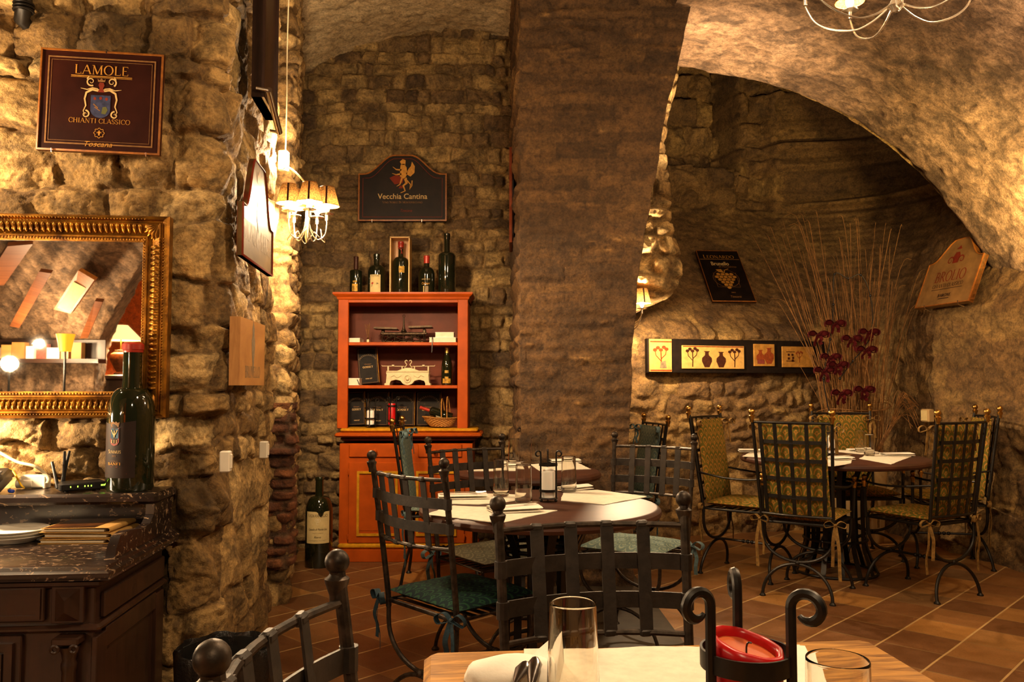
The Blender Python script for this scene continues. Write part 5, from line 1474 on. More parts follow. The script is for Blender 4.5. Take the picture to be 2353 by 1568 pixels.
# card terminal at the frame edge, socket adapter, cables
ct = thing('card_terminal', 'dark card payment terminal at the left end of the marble shelf', 'terminal', (V(-5, 885, 2.85).x, 2.845, ZS+.0085), R(15))
m_ = MB(); m_.box((0, 0, .028), (.075, .15, .05), Euler((R(14), 0, 0)), bev=.008); m_.build('case', M['black'], ct)
m_ = MB()
for i in range(3):
    for j in range(4): m_.box((-.02+.02*i, -.05+.016*j, .049+.004*j), (.014, .010, .006), Euler((R(14), 0, 0)), bev=.002)
m_.build('keypad', simple('grey_keys', (.12, .11, .10), .5), ct)
m_ = MB(); m_.box((.022, -.066, .043), (.022, .010, .006), Euler((R(14), 0, 0)), bev=.002); m_.build('green_key', simple('green_key', (.02, .25, .06), .5), ct)
ad = thing('plug_adapter', 'white plug adapter with round sockets lying on the marble shelf', 'adapter', (V(72, 885, 2.95).x, 2.955, ZS+.001), R(6))
m_ = MB(); m_.box((.02, .0, .024), (.085, .04, .046), bev=.005); m_.build('block', M['white_plastic'], ad)
m_ = MB(); m_.lathe([(.017, 0), (.017, .05), (.015, .054), (.008, .054)], (-.035, -.01, .018), 20, Euler((0, PI/2, 0))); m_.build('round_plug', M['white_plastic'], ad)
m_ = MB(); m_.box((.062, -.004, .022), (.008, .046, .044), bev=.002); m_.build('face_plate', M['white_plastic'], ad)
def cable(name, label, pts, r, mat):
    m_ = MB(); m_.tube(spline(pts, 8), r, 8); o = m_.build(name, M[mat]); return tag(o, label, 'cable')
q = lambda x, y, Y=2.95: tuple(V(x, y, Y))
cable('power_cable', 'thick cream cable sagging down the lit wall to the white adapter', [q(-40, 1022, 2.915), q(0, 1041, 2.910), q(40, 1062, 2.905), q(80, 1072, 2.900), q(102, 1088, 2.925), q(111, 1102, 2.920), q(108, 1112, 2.910)], .0055, 'wire')
cable('network_cable', 'thin yellow cable looping behind the card terminal', [q(8, 1083, 2.960), q(18, 1079, 2.955), q(30, 1084, 2.950), q(40, 1100, 2.935), q(49, 1116, 2.920), q(55, 1121, 2.900)], .0032, 'yellow_cable')
t = thing('cable_plug', 'small blue translucent cable plug by the card terminal', 'plug', (V(40, 885, 2.83).x, 2.815, ZS+.001), R(-30))
m_ = MB(); m_.box((0, 0, .007), (.026, .012, .012), bev=.003); m_.build('plug_body', simple('blue_plug', (.03, .08, .5), .2), t)
m_ = MB(); m_.tube([(-.013, 0, .007), (-.03, .006, .008), (-.045, .02, .010)], .003, 6); m_.build('cable_end', M['black'], t)
# ---- pipe high on the wall
m_ = MB(); p0, p1, p2 = V(56, -30, 2.9), V(54, 22, 2.9), V(50, 44, 2.93)
pi_ = thing('drain_pipe', 'short black pipe elbow at the top of the left stone wall', 'pipe', tuple(p1))
m_.tube([p0-p1, Vector((0, 0, 0)), p2-p1+Vector((0, 0, -.0)), p2-p1+Vector((.006, .05, -.02))], [.028, .028, .027, .02], 14); m_.build('pipe', M['black_iron'], pi_)
m_ = MB()
for k in (-.012, 0, .012): m_.tube([(.031*math.cos(a), .031*math.sin(a), k+.008) for a in np.linspace(0, 2*PI, 20, endpoint=False)], .005, 6, closed=True)
m_.build('collar', M['black_iron'], pi_)
# ================================================================ return wall: signs, sockets
xr = lambda Y: -1.12-SL*(Y-3.08)
def yat(px, off): # depth where the ray at px meets the return wall shifted by off
    u = (px-1176.5)/F*1.0
    return (-1.12+SL*3.08+off)/(u+SL)
AR = PI/2+AW
def arch_poly(w, zs, h, n=16, f0=.18, f1=.70):
    """board with a bell shaped top"""
    P = [(-w/2, 0), (w/2, 0), (w/2, zs)]
    for i in range(1, n):
        t_ = i/n; x = w/2-t_*w
        c = abs(x)/(w/2)
        z = zs+(h-zs)*(.5+.5*math.cos(PI*min(1, max(0, (c-f0)/f1))))
        P.append((x, z))
    return P+[(-w/2, zs)]
ya, yb = yat(539, .085), yat(612, .085)
ym = (ya+yb)/2; w_ = (yb-ya)*1.0
z0 = V(539, 586, ya).z; zsn = V(545, 462, ya).z-z0; ht = V(570, 379, ym).z-z0
t = board('wall_sign', 'tall cream sign with bell shaped top and red edge beside the wall chandelier', 'sign', w_, ht, .022, 'sign_cream', 'ink_red', (xr(ym)+.085, ym, z0), (0, 0, AR), arch_poly(w_, zsn, ht, 30, .30, .52))
art(t, put(serif_text('BIONDI - SANTI', .075, -.0188, w_*.86, bold=.8), 0, ht*.18), 'ink_grey')
art(t, merge(put(blob([(-.04, 0), (.04, 0), (.05, .05), (.025, .03), (0, .06), (-.025, .03), (-.05, .05)], -.0188), 0, ht*.80), put(blob([(-.04, 0), (0, -.06), (.04, 0), (.03, .08), (-.03, .08)], -.0188), 0, ht*.46)), 'sign_ochre', 'crest_print')
ya, yb = yat(544, .08), yat(602, .08); ym = (ya+yb)/2; w_ = yb-ya
z0 = V(545, 886, ya).z; h_ = V(544, 727, ya).z-z0
t = board('wall_sign', 'pale wooden crate lid with a printed pointed emblem below the cream sign', 'sign', w_, h_, .05, 'crate', None, (xr(ym)+.05, ym, z0), (0, 0, AR))
art(t, put(blob([(0, -.11), (.028, -.02), (.034, .03), (.02, .05), (.022, .08), (.006, .10), (0, .13), (-.006, .10), (-.022, .08), (-.02, .05), (-.034, .03), (-.028, -.02)], -.0405), 0, h_*.58), 'ink_grey', 'emblem_print')
art(t, put(serif_text('SASSICAIA', .045, -.0405, w_*.6, bold=1.2), 0, h_*.12) if False else put(serif_text('BRUNELLO', .045, -.0405, w_*.6, bold=1.2), 0, h_*.12), 'ink_grey')
ya, yb = yat(567, .09), yat(601, .09); ym = (ya+yb)/2; w_ = yb-ya
z0 = V(570, 222, ya).z
t = board('wall_sign', 'dark brown board at the top of the picture on the left return wall', 'sign', w_, .75, .05, 'wood_dark', 'wood_dark', (xr(ym)+.09, ym, z0), (0, 0, AR))
pl_ = thing('picture_light', 'slim chrome bar lamp at the foot of the dark top board', 'lamp', (xr(ya)+.16, ya+.03, z0+.0), AR)
m_ = MB(); m_.tube([(-.05, -.0, .02), (.20, 0, -.075)], .014, 12); m_.build('lamp_tube', M['chrome'], pl_)
m_ = MB(); m_.tube([(-.05, 0, .02), (-.04, .05, .03)], .006, 8); m_.tube([(.2, 0, -.075), (.21, .04, -.065)], .006, 8); m_.build('bracket', M['chrome'], pl_)
def socket(px, py, label, w=.036, h=.076, rock=True):
    y_ = yat(px, .075); z_ = V(px, py, y_).z
    t = thing('wall_socket', label, 'socket', (xr(y_)+.062, y_, z_), AR)
    m_ = MB(); m_.box((0, -.012, 0), (w*1.1, .036, h), bev=.004); m_.build('box', M['white_plastic'], t)
    m_ = MB(); m_.box((.002, -.031, 0), (w*.62, .006, h*.7), bev=.003); m_.build('rocker', M['white_plastic'], t)
    return t
socket(523, 1061, 'white switch box on the left return wall, nearer of two')
socket(610, 1034, 'white switch box on the left return wall, farther of two')
# ================================================================ bin
bp = G(512, 1490, .37)
bn = thing('waste_bin', 'round black bin lined with a black bag beside the sideboard', 'bin', (bp.x, bp.y+.02, 0))
m_ = MB(); m_.lathe([(.0001, .004), (.115, 0), (.12, .01), (.145, .36), (.141, .36), (.117, .015), (.0001, .012)], n=36); m_.build('bucket', M['bin'], bn)
m_ = MB(); vs = []; fs = []; n = 60
rows = [(.137, .20), (.1395, .30), (.143, .358), (.148, .375), (.153, .366), (.154, .33), (.151, .27), (.150, .235)]
for j, (r_, z_) in enumerate(rows):
    for i in range(n):
        a = 2*PI*i/n; w_ = .004*math.sin(9*a+j*.7)+.003*math.sin(23*a+j)
        vs.append(((r_+w_*(j > 1))*math.cos(a), (r_+w_*(j > 1))*math.sin(a), z_+(.012*math.sin(5*a+1) if j == 7 else .004*math.sin(7*a)*(j > 1))))
for j in range(len(rows)-1):
    for i in range(n): fs.append((j*n+i, j*n+(i+1) % n, (j+1)*n+(i+1) % n, (j+1)*n+i))
m_.add(vs, fs); m_.build('bin_bag', M['bin_bag'], bn, 80)
# ================================================================ lamps
def shade_lamp(parent, c, wb=.062, wt=.036, h=.095, strut=True):
    """little fabric shade on a candle holder; c = bottom centre of the shade"""
    m_ = MB(); x, y, z = c
    m_.lathe([(wb, 0), (wt, h)], c, 28); m_.f = m_.f[:28]
    s_ = m_.build('lamp_shade', M['shade'], parent, 60)
    for r_, zz in ((wb, 0), (wt, h)):
        m_ = MB(); m_.tube([(x+r_*math.cos(a), y+r_*math.sin(a), z+zz) for a in np.linspace(0, 2*PI, 28, endpoint=False)], .0016, 5, closed=True); m_.build('shade_rim', M['sign_edge'], s_)
    if strut:
        m_ = MB()
        for k in range(4):
            a = -PI/2+.15+k*PI/2; e = Vector((math.cos(a), math.sin(a), 0))
            m_.strap([Vector(c)+e*(wb+.0008), Vector(c)+e*(wt+.0008)+Vector((0, 0, h))], .009, .001, (-e.y, e.x, 0))
        m_.build('shade_seam', M['dark_foil'], s_)
    m_ = MB(); m_.lathe([(.007, -.03), (.010, -.022), (.015, -.010), (.018, .000), (.016, .014), (.010, .028), (.004, .040), (.0001, .044)], c, 16); m_.build('bulb', M['bulb'], parent)
    m_ = MB(); m_.lathe([(.008, -.075), (.008, -.045), (.034, -.040), (.036, -.036), (.008, -.034), (.008, -.028)], c, 20); m_.build('drip_pan', M['silver_wire'], parent)
CHC = (-1.035, 4.12, 2.125)
ch = thing('wall_chandelier', 'wall chandelier of five small fabric shades on looping silver wire arms by the niche', 'chandelier', CHC)
BULBS = []
for k in range(5):
    a = 2*PI*k/5-PI/2+.35; c, s = math.cos(a), math.sin(a); rr = .098
    shade_lamp(ch, (rr*c, rr*s, 0)); BULBS.append((CHC[0]+rr*c, CHC[1]+rr*s, CHC[2]+.01))
    m_ = MB()
    m_.tube(spline([(rr*c, rr*s, -.075), (rr*c, rr*s, -.10), (rr*.9*c, rr*.9*s, -.15), (rr*.55*c, rr*.55*s, -.172), (rr*.25*c, rr*.25*s, -.14), (.01*c, .01*s, -.09)], 6), .0034, 6)
    m_.build('wire_arm', M['silver_wire'], ch)
    m_ = MB(); a2 = a+2*PI/10
    m_.tube(spline([(rr*.7*c, rr*.7*s, -.12), (rr*1.0*math.cos(a2), rr*1.0*math.sin(a2), -.175), (rr*.7*math.cos(a2+.6), rr*.7*math.sin(a2+.6), -.12)], 7), .0022, 5); m_.build('wire_loop', M['silver_wire'], ch)
m_ = MB(); m_.lathe([(.0001, -.19), (.006, -.185), (.012, -.16), (.008, -.12), (.014, -.09), (.010, -.06), (.006, .0), (.006, .10)], n=14); m_.build('centre_stem', M['silver_wire'], ch)
m_ = MB(); m_.tube(spline([(0, 0, .10), (-.05, .03, .16), (-.12, .10, .22), (-.165, .16, .24)], 6), .005, 8); m_.build('wall_arm', M['silver_wire'], ch)
m_ = MB(); m_.box((-.175, .18, .28), (.05, .05, .11), bev=.006); m_.build('junction_box', M['white_plastic'], ch)
m_ = MB(); m_.tube(spline([(-.16, .16, .33), (-.155, .15, .6), (-.165, .18, .9), (-.15, .15, 1.3), (-.16, .2, 1.7)], 6), .0035, 6); m_.build('lamp_cord', M['wire'], ch)
SCC = (V(1475, 693, 5.86).x, 5.86, V(1475, 697, 5.86).z)
sc_ = thing('wall_sconce', 'small wall sconce with one fabric shade beside the far side of the stone pier', 'sconce', SCC)
shade_lamp(sc_, (0, 0, 0), .064, .038, .105)
for k, d in enumerate((0, -.03, -.055)):
    m_ = MB(); m_.tube(spline([(0, 0, -.05), (-.005, .0, -.09), (-.03, .03, -.13+d*.6), (-.09, .09, -.15+d)], 6), .004, 6); m_.build('wire_arm', M['silver_wire'], sc_)
m_ = MB(); m_.lathe([(.04, 0), (.04, .012), (.01, .03)], (-.10, .11, -.18), 16, Euler((PI/2, 0, -.8))); m_.build('wall_plate', M['silver_wire'], sc_)
# hanging chandelier, only its lower wires reach into the picture
HH = V(2058, 22, 3.2)
hg = thing('hanging_chandelier', 'hanging chandelier of silver wire arms under the big vault at the top right', 'chandelier', tuple(HH))
m_ = MB(); m_.lathe([(.0001, -.012), (.012, -.01), (.018, 0), (.034, .012), (.020, .03), (.012, .05), (.010, .10), (.010, .45), (.010, .70)], n=16); m_.build('hub', M['silver_wire'], hg)
m_ = MB(); m_.tube([(-.012, -.03, .05), (-.012, -.034, .0), (.0, -.036, -.018), (.012, -.034, .0), (.012, -.03, .06)], .004, 8); m_.build('hook', M['silver_wire'], hg)
for k, a in enumerate((R(185), R(10), R(95), R(140), R(-50))):
    c, s = math.cos(a), math.sin(a); m_ = MB()
    P = [(.03*c, .03*s, .012), (.09*c, .09*s, -.025), (.16*c, .16*s, -.04), (.25*c, .25*s, -.012), (.32*c, .32*s, .04), (.36*c, .36*s, .12)]
    m_.tube(spline(P, 8), .0042, 8); ar = m_.build('wire_arm', M['silver_wire'], hg)
    shade_lamp(hg, (.36*c, .36*s, .20))
    BULBS.append((HH.x+.36*c, HH.y+.36*s, HH.z+.21))
# ================================================================ alcove
# long dark panel with four small ochre pictures
pa, pb = Vector((1.074, 6.53, 0)), Vector((2.68, 7.01, 0))
PA = math.atan2(pb.y-pa.y, pb.x-pa.x); PLn = (pb-pa).length
pz0, pz1 = V(1484, 857, 6.53).z, V(1484, 778, 6.53).z
wp = thing('wall_picture', 'long black wall panel holding four small ochre pictures under the dark wine sign', 'picture', (pa.x, pa.y, pz0), PA)
hh = pz1-pz0
m_ = MB(); m_.box((PLn/2, .02, hh/2), (PLn, .05, hh), bev=.004); m_.build('panel_board', M['frame_dark'], wp)
def lx(px):
    r_ = ray(px, 885); t_ = (pa.y*math.cos(PA)-pa.x*math.sin(PA))/(r_.y*math.cos(PA)-r_.x*math.sin(PA)); return ((r_*t_).x-pa.x)/math.cos(PA)
M['ochre_light'] = simple('ochre_picture_ground', hexc('d9ab5e'), .5, 0, .12, 30)
M['ochre_mid'] = simple('ochre_picture_tone', hexc('c08a3e'), .5, 0, .18, 30)
M['sepia'] = simple('sepia_print', hexc('4a2414'), .6, 0, .25, 60)
M['rust'] = simple('rust_print', hexc('96451f'), .6, 0, .2, 60)
def vase(x, z, s, y): return put(blob([(-.2*s, 0), (.2*s, 0), (.24*s, .08*s), (.42*s, .45*s), (.40*s, .7*s), (.16*s, .9*s), (.14*s, 1.1*s), (.26*s, 1.2*s), (-.26*s, 1.2*s), (-.14*s, 1.1*s), (-.16*s, .9*s), (-.40*s, .7*s), (-.42*s, .45*s), (-.24*s, .08*s)], y), x, z)
def tree(x, z, s, y):
    return merge(put(poly_stroke([(0, 0), (.02*s, .5*s), (0, .9*s)], .07*s, y), x, z), put(poly_stroke([(0, .4*s), (-.3*s, .7*s), (-.35*s, .95*s)], .05*s, y), x, z), put(poly_stroke([(0, .5*s), (.28*s, .75*s), (.33*s, 1.0*s)], .05*s, y), x, z),
                 *[put(blob([(.13*s*math.cos(a), .10*s*math.sin(a)) for a in np.linspace(0, 2*PI, 9)[:-1]], y), x+dx*s, z+dz*s) for dx, dz in ((-.36, 1.0), (.34, 1.05), (0, 1.0), (-.18, 1.12), (.18, 1.15))])
for i, (x0p, x1p, y0p, y1p, fr) in enumerate(((1491, 1542, 778, 855, .004), (1566, 1708, 792, 847, .006), (1731, 1778, 786, 840, .004), (1796, 1866, 791, 842, .006))):
    a, b = lx(x0p), lx(x1p); s_ = (6.53+i*.13)/6.53
    za, zb_ = hh*(857-y1p)/80, hh*(857-y0p)/80
    m_ = MB(); m_.box(((a+b)/2, -.012, (za+zb_)/2), (b-a, .016, zb_-za), bev=.002); p_ = m_.build('picture', M['ochre_light' if i < 2 else 'ochre_mid'], wp)
    y = -.0212; w = b-a; h = zb_-za; cx, cz = (a+b)/2, za
    if i == 0:
        art(p_, tree(cx, cz+.03, h*.55, y), 'rust', 'tree_print'); art(p_, merge(put(poly_stroke([(-w*.48, 0), (w*.48, 0)], .012, y), cx, za+.012), put(poly_stroke([(-w*.48, 0), (w*.48, 0)], .010, y), cx, zb_-.022)), 'rust', 'border_print')
        art(p_, merge(put(blob([(-.03, 0), (.03, 0), (.02, .06), (-.02, .05)], y-.0004), cx+.02, cz+.03)), 'ink_grey', 'ground_print')
    elif i == 1:
        art(p_, tree(a+w*.16, cz+.015, h*.68, y), 'sepia', 'tree_print'); art(p_, tree(b-w*.16, cz+.015, h*.66, y), 'sepia', 'tree_print')
        art(p_, merge(vase(a+w*.39, cz+.012, h*.58, y), vase(a+w*.62, cz+.012, h*.56, y)), 'sepia', 'vase_print')
        art(p_, put(poly_stroke([(-w*.49, 0), (w*.49, 0)], .008, y), cx, zb_-.008), 'rust', 'border_print')
    elif i == 2:
        art(p_, merge(vase(a+w*.30, cz+.02, h*.52, y), vase(a+w*.72, cz+.02, h*.60, y)), 'rust', 'vase_print')
        art(p_, put(blob([(-w*.3, 0), (w*.05, 0), (w*.05, .03), (-w*.3, .035)], y-.0004), cx-w*.05, cz+.02), 'label_rose', 'ground_print')
    else:
        art(p_, merge(*[put(blob([(-.01, -.01), (.01, -.01), (.01, .01), (-.01, .01)], y), a+w*fx, za+h*fz) for fx, fz in ((.2, .6), (.32, .6), (.2, .42), (.34, .45), (.33, .32))], put(poly_stroke([(0, 0), (w*.28, 0)], .006, y), a+w*.12, za+h*.74), put(poly_stroke([(0, 0), (w*.28, 0)], .006, y), a+w*.12, za+h*.3)), 'sepia', 'window_print')
        art(p_, tree(a+w*.55, cz+.04, h*.45, y), 'rust', 'tree_print')
# dark sign on the sloping wall
lb, rb = V(1636, 697, 7.13), V(1737, 697, 7.16); lt = V(1609, 580, 7.60)
hs = (lt-lb).length; ws = (rb-lb).length
ln = math.atan2(lt.y-lb.y, lt.z-lb.z)
sg = board('wall_sign', 'dark portrait wine sign leaning on the sloping wall above the picture panel', 'sign', ws, hs, .025, 'sign_black', 'sign_edge', ((lb.x+rb.x)/2, (lb.y+rb.y)/2, lb.z), (-ln, 0, math.atan2(rb.y-lb.y, rb.x-lb.x)), lip=.008)
y = -.0212
art(sg, put(serif_text('LEONARDO', hs*.072, y, ws*.74, small=.85, bold=.8), .0, hs*.84), 'ink_gold')
art(sg, put(poly_stroke([(-ws*.47, 0), (ws*.47, 0)], .007, y), 0, hs*.82), 'ink_dim', 'rule_line')
art(sg, put(font_text('Brunello', hs*.072, y, ws*.42, 0, .03), -.01, hs*.70), 'ink_cream')
art(sg, put(font_text('di Montalcino', hs*.036, y, ws*.42, .4), .05, hs*.655), 'ink_dim')
# plain generic emblem: ring, square and a simple vine cluster
em = merge(put(poly_stroke([(ws*.30*math.cos(a), ws*.30*math.sin(a)) for a in np.linspace(0, 2*PI, 41)], .003, y), 0, hs*.44), put(poly_stroke([(-ws*.26, ws*.2), (-ws*.26, -ws*.3), (ws*.26, -ws*.3), (ws*.26, ws*.2)], .003, y), 0, hs*.44))
art(sg, em, 'ink_dim', 'ring_print')
cl = MB()
for j, n_ in enumerate((4, 5, 4, 3, 2, 1)):
    for i in range(n_): cl = merge(cl, put(blob([(.019*math.cos(a), .019*math.sin(a)) for a in np.linspace(0, 2*PI, 9)[:-1]], y-.0003), (i-(n_-1)/2)*.04, hs*.52-j*.036))
cl = merge(cl, put(poly_stroke([(0, 0), (.01, .04), (.05, .06)], .008, y), 0, hs*.545), put(blob([(0, 0), (-.05, .012), (-.07, .045), (-.02, .05)], y), 0, hs*.55))
art(sg, cl, 'ink_gold', 'grape_print')
art(sg, put(font_text('2003', hs*.022, y, ws*.10), .02, hs*.16), 'ink_dim'); art(sg, put(font_text('Toscana', hs*.04, y, ws*.24, .3), .03, hs*.075), 'ink_dim')
# cream sign on the right wall
Pf, Pn = Vector((3.19, 6.43, 1.80)), Vector((3.285, 5.84, 1.81))
bw = (Pn-Pf).length
sg = board('wall_sign', 'cream wine sign with bell shaped top tilted on the right wall under the vault edge', 'sign', bw, .56, .04, 'sign_tan', 'sign_edge', tuple((Pf+Pn)/2), (-math.atan(.40), 0, math.atan2(Pn.y-Pf.y, Pn.x-Pf.x)), arch_poly(bw, .375, .55))
y = -.034
art(sg, put(serif_text('BROLIO', .085, y, bw*.56, bold=.8), 0, .20), 'ink_red')
art(sg, put(serif_text('CHIANTI CLASSICO', .03, y, bw*.56, bold=.9), 0, .15), 'ink')
art(sg, put(poly_stroke([(-bw*.28, 0), (bw*.28, 0)], .004, y), 0, .135), 'ink', 'underline')
art(sg, merge(put(serif_text('BARONE', .024, y, bw*.24, bold=1.6), 0, .07), put(poly_stroke([(-.06, 0), (.06, 0)], .006, y), 0, .055)), 'ink')
art(sg, merge(put(blob([(-.03, 0), (.03, 0), (.036, .06), (.02, .09), (-.02, .09), (-.036, .06)], y), 0, .345), put(scurl(-.06, .37, .035, 1.2, 0, 1, .012, y), 0, 0), put(scurl(.06, .37, .035, 1.2, PI, -1, .012, y), 0, 0), put(blob([(-.03, 0), (.03, 0), (.01, .03)], y), 0, .46)), 'ink_red', 'crest_print')
for x_ in (-bw*.3, bw*.32):
    m_ = MB(); m_.tube([(x_, .02, -.01), (x_, -.03, -.012), (x_, -.045, .012)], .004, 6); m_.build('hook', M['chrome'], sg)
# bell topped black sign above the hutch
VY = 6.185
lb, rb = V(824, 510, VY), V(1027, 509, VY); vw = (rb-lb).length
sz = V(824, 401, VY).z-lb.z; ah = V(925, 358, VY).z-lb.z
sg = board('wall_sign', 'black wine sign with bell shaped top and winged beast above the orange hutch', 'sign', vw, ah, .03, 'sign_black', 'sign_edge', ((lb.x+rb.x)/2, VY, lb.z), (0, 0, 0), arch_poly(vw, sz, ah, 26), lip=.022)
y = -.0262
art(sg, put(font_text('Vecchia Cantina', .042, y, vw*.56, 0, .012), 0, ah*.335), 'ink_cream')
art(sg, put(serif_text('VINO NOBILE DI MONTEPULCIANO', .017, y, vw*.45, small=.8, bold=1.1), 0, ah*.268), 'ink_dim')
art(sg, put(font_text('Toscana', .022, y, vw*.13, .35), .03, ah*.14), 'ink_red')
gz = ah*.67
art(sg, merge(put(blob([(-.10, .03), (-.06, -.02), (0, -.01), (.01, .03), (-.05, .055)], y), 0, gz-.04), put(blob([(-.03, -.06), (0, -.06), (.01, -.04), (-.02, -.04)], y), 0, gz-.03)), 'ink_red', 'flame_print')
gf = merge(put(blob([(-.02, .0), (.015, -.02), (.035, .02), (.03, .07), (.01, .10), (-.015, .09), (-.02, .05)], y-.0004), 0, gz), put(blob([(-.008, .09), (.02, .09), (.022, .125), (.0, .135), (-.022, .115)], y-.0004), 0, gz),
           put(poly_stroke([(-.01, .05), (-.05, .055), (-.075, .075)], .014, y-.0004, True), 0, gz), put(poly_stroke([(-.01, .02), (-.05, .015), (-.08, .025)], .014, y-.0004, True), 0, gz),
           put(poly_stroke([(.02, -.01), (.03, -.05), (.005, -.07), (.02, -.11), (-.015, -.125)], .024, y-.0004, True), 0, gz), put(poly_stroke([(-.005, -.01), (-.02, -.06), (-.045, -.075)], .014, y-.0004, True), 0, gz),
           put(blob([(.025, .02), (.06, .0), (.09, .03), (.092, .08), (.07, .115), (.062, .08), (.045, .06)], y-.0004), 0, gz), put(poly_stroke([(.035, -.03), (.06, -.06), (.055, -.10), (.07, -.07), (.072, -.03)], .008, y-.0004), 0, gz))
art(sg, gf, 'ink_gold', 'beast_print')
m_ = MB(); pl_ = arch_poly(vw-.07, sz-.035, ah-.03, 26); pl_ = [(a, b+.0) for a, b in pl_]
q_ = MB(); q_ = put(poly_stroke([(a, b+.032) if b == 0 else (a, b) for a, b in pl_+[pl_[0]]], .003, y), 0, 0); art(sg, q_, 'ink_red', 'border_line')
for x_ in (-vw*.34, vw*.22):
    m_ = MB(); m_.tube([(x_, .0, -.008), (x_, -.034, -.008), (x_, -.036, .012)], .003, 6); m_.build('hook', M['chrome'], sg)
# red-brown board seen edge on, on the pier's flank
e0, e1 = V(1174, 562, 5.62), V(1174, 345, 5.62)
t = thing('wall_sign', 'narrow red edge of a board hung on the left flank of the stone pier', 'sign', (-.008, 5.75, e0.z))
m_ = MB(); m_.box((0, 0, (e1.z-e0.z)/2), (.022, .42, e1.z-e0.z), bev=.003); m_.build('panel', simple('red_brown_edge', hexc('7e3a1c'), .5), t)
m_ = MB(); m_.box((.014, 0, (e1.z-e0.z)/2), (.008, .40, e1.z-e0.z-.02)); m_.build('backing', M['wood_dark'], t)
# thermostat-like plate on the right wall
t = thing('wall_socket', 'small beige box on the right wall above the shaded green chair', 'socket', (3.21, 6.38, V(2128, 955, 6.4).z), R(-80))
m_ = MB(); m_.box((0, 0, 0), (.10, .05, .10), bev=.006); m_.build('box', M['pot'], t)
m_ = MB(); m_.box((0, -.027, 0), (.07, .006, .08), bev=.002); m_.build('cover_plate', M['label_cream'], t)
# ---------------------------------------------------------------- pot with dried reeds
PX, PYY = 2.72, 6.56
pt = thing('reed_planter', 'tall cream pot of dried reeds with red ribbon bows in the far corner', 'plant', (PX, PYY, 0))
m_ = MB(); m_.lathe([(.0001, .0), (.19, 0), (.195, .01), (.235, .60), (.245, .61), (.245, .64), (.225, .645), (.215, .60), (.0001, .58)], n=40); m_.build('pot', M['pot'], pt)
rng = random.Random(12); cn = MB(); ends = []
for k in range(150):
    a = rng.uniform(0, 2*PI); r0 = .19*math.sqrt(rng.random()); top = rng.uniform(1.25, 2.15) if k < 120 else rng.uniform(.9, 1.3)
    b = Vector((r0*math.cos(a), r0*math.sin(a)*.8, .56))
    sx = b.x*1.0+rng.gauss(-.05, .17); sy = b.y*.4+rng.gauss(-.02, .05)
    sx = max(-.56, min(.26, sx))
    e = Vector((b.x*1.3+sx*top/1.9, b.y+sy-.05, .56+(top-.2)*math.sqrt(max(.2, 1-(sx/1.9)**2))))
    mid = b.lerp(e, .5)+Vector((-sx*.16, 0, .02)); bend = Vector((sx*.25*(rng.random() > .72), 0, -.02))
    P = spline([b, b.lerp(mid, .5)+Vector((0, 0, 0)), mid, e, e+Vector((sx*.12, 0, .10))+bend], 4)
    rr = rng.uniform(.0028, .0048)
    cn.tube(P, [rr*(1-.75*i/(len(P)-1)) for i in range(len(P))], 5)
for k in range(16):  # drooping grass on the right
    s_ = rng.uniform(.2, .34); cn.tube(spline([(.05, -.12, .6), (.12+.3*s_, -.14, .85), (.20+s_*.4, -.15, .98+.2*rng.random()), (.26+s_*.55, -.16, .88+.2*rng.random())], 5), .0022, 4)
rc = cn.build('reed_canes', M['raffia'], pt, 60); rc['kind'] = 'stuff'
m_ = MB(); m_.tube([(.30*math.cos(a)*.92-.0, .20*math.sin(a), 1.02+.02*math.sin(2*a)+.05*math.cos(a)) for a in np.linspace(0, 2*PI, 40, endpoint=False)], .004, 5, closed=True); m_.tube([(.29*math.cos(a)-.0, .21*math.sin(a), 1.035+.03*math.sin(2*a+.5)+.04*math.cos(a)) for a in np.linspace(0, 2*PI, 40, endpoint=False)], .003, 5, closed=True); m_.build('binding', M['raffia'], pt)
for k, (px, py) in enumerate(((1880, 770), (1957, 780), (1996, 765), (1908, 822), (1925, 840), (1893, 853), (1933, 905), (1985, 897), (1990, 805), (1918, 745))):
    p = V(px, py, PYY-.24); b_ = bow_mb((p.x-PX, p.y-PYY, p.z), .085, .08, (1, .1, 0), k)
    for sg_ in (-1, 1): b_.sphere((p.x-PX+sg_*.045, p.y-PYY, p.z+.012), .03, 10, 8, (1.1, .3, .75))
    b_.build('ribbon_bow', M['bow_red'], pt)
m_ = MB(); g_ = [V(x, y, PYY-.20) for x, y in ((1905, 945), (1893, 870), (1908, 780), (1915, 700), (1918, 630), (1950, 640), (1978, 632), (2000, 680), (2005, 760), (1985, 800), (1960, 830), (1930, 870))]
m_.tube(spline([p-Vector((PX, PYY, 0)) for p in g_], 6), .0045, 5)
for p in g_: m_.sphere(tuple(p-Vector((PX, PYY, 0))), .011, 8, 6)
m_.build('light_string', M['black'], pt)
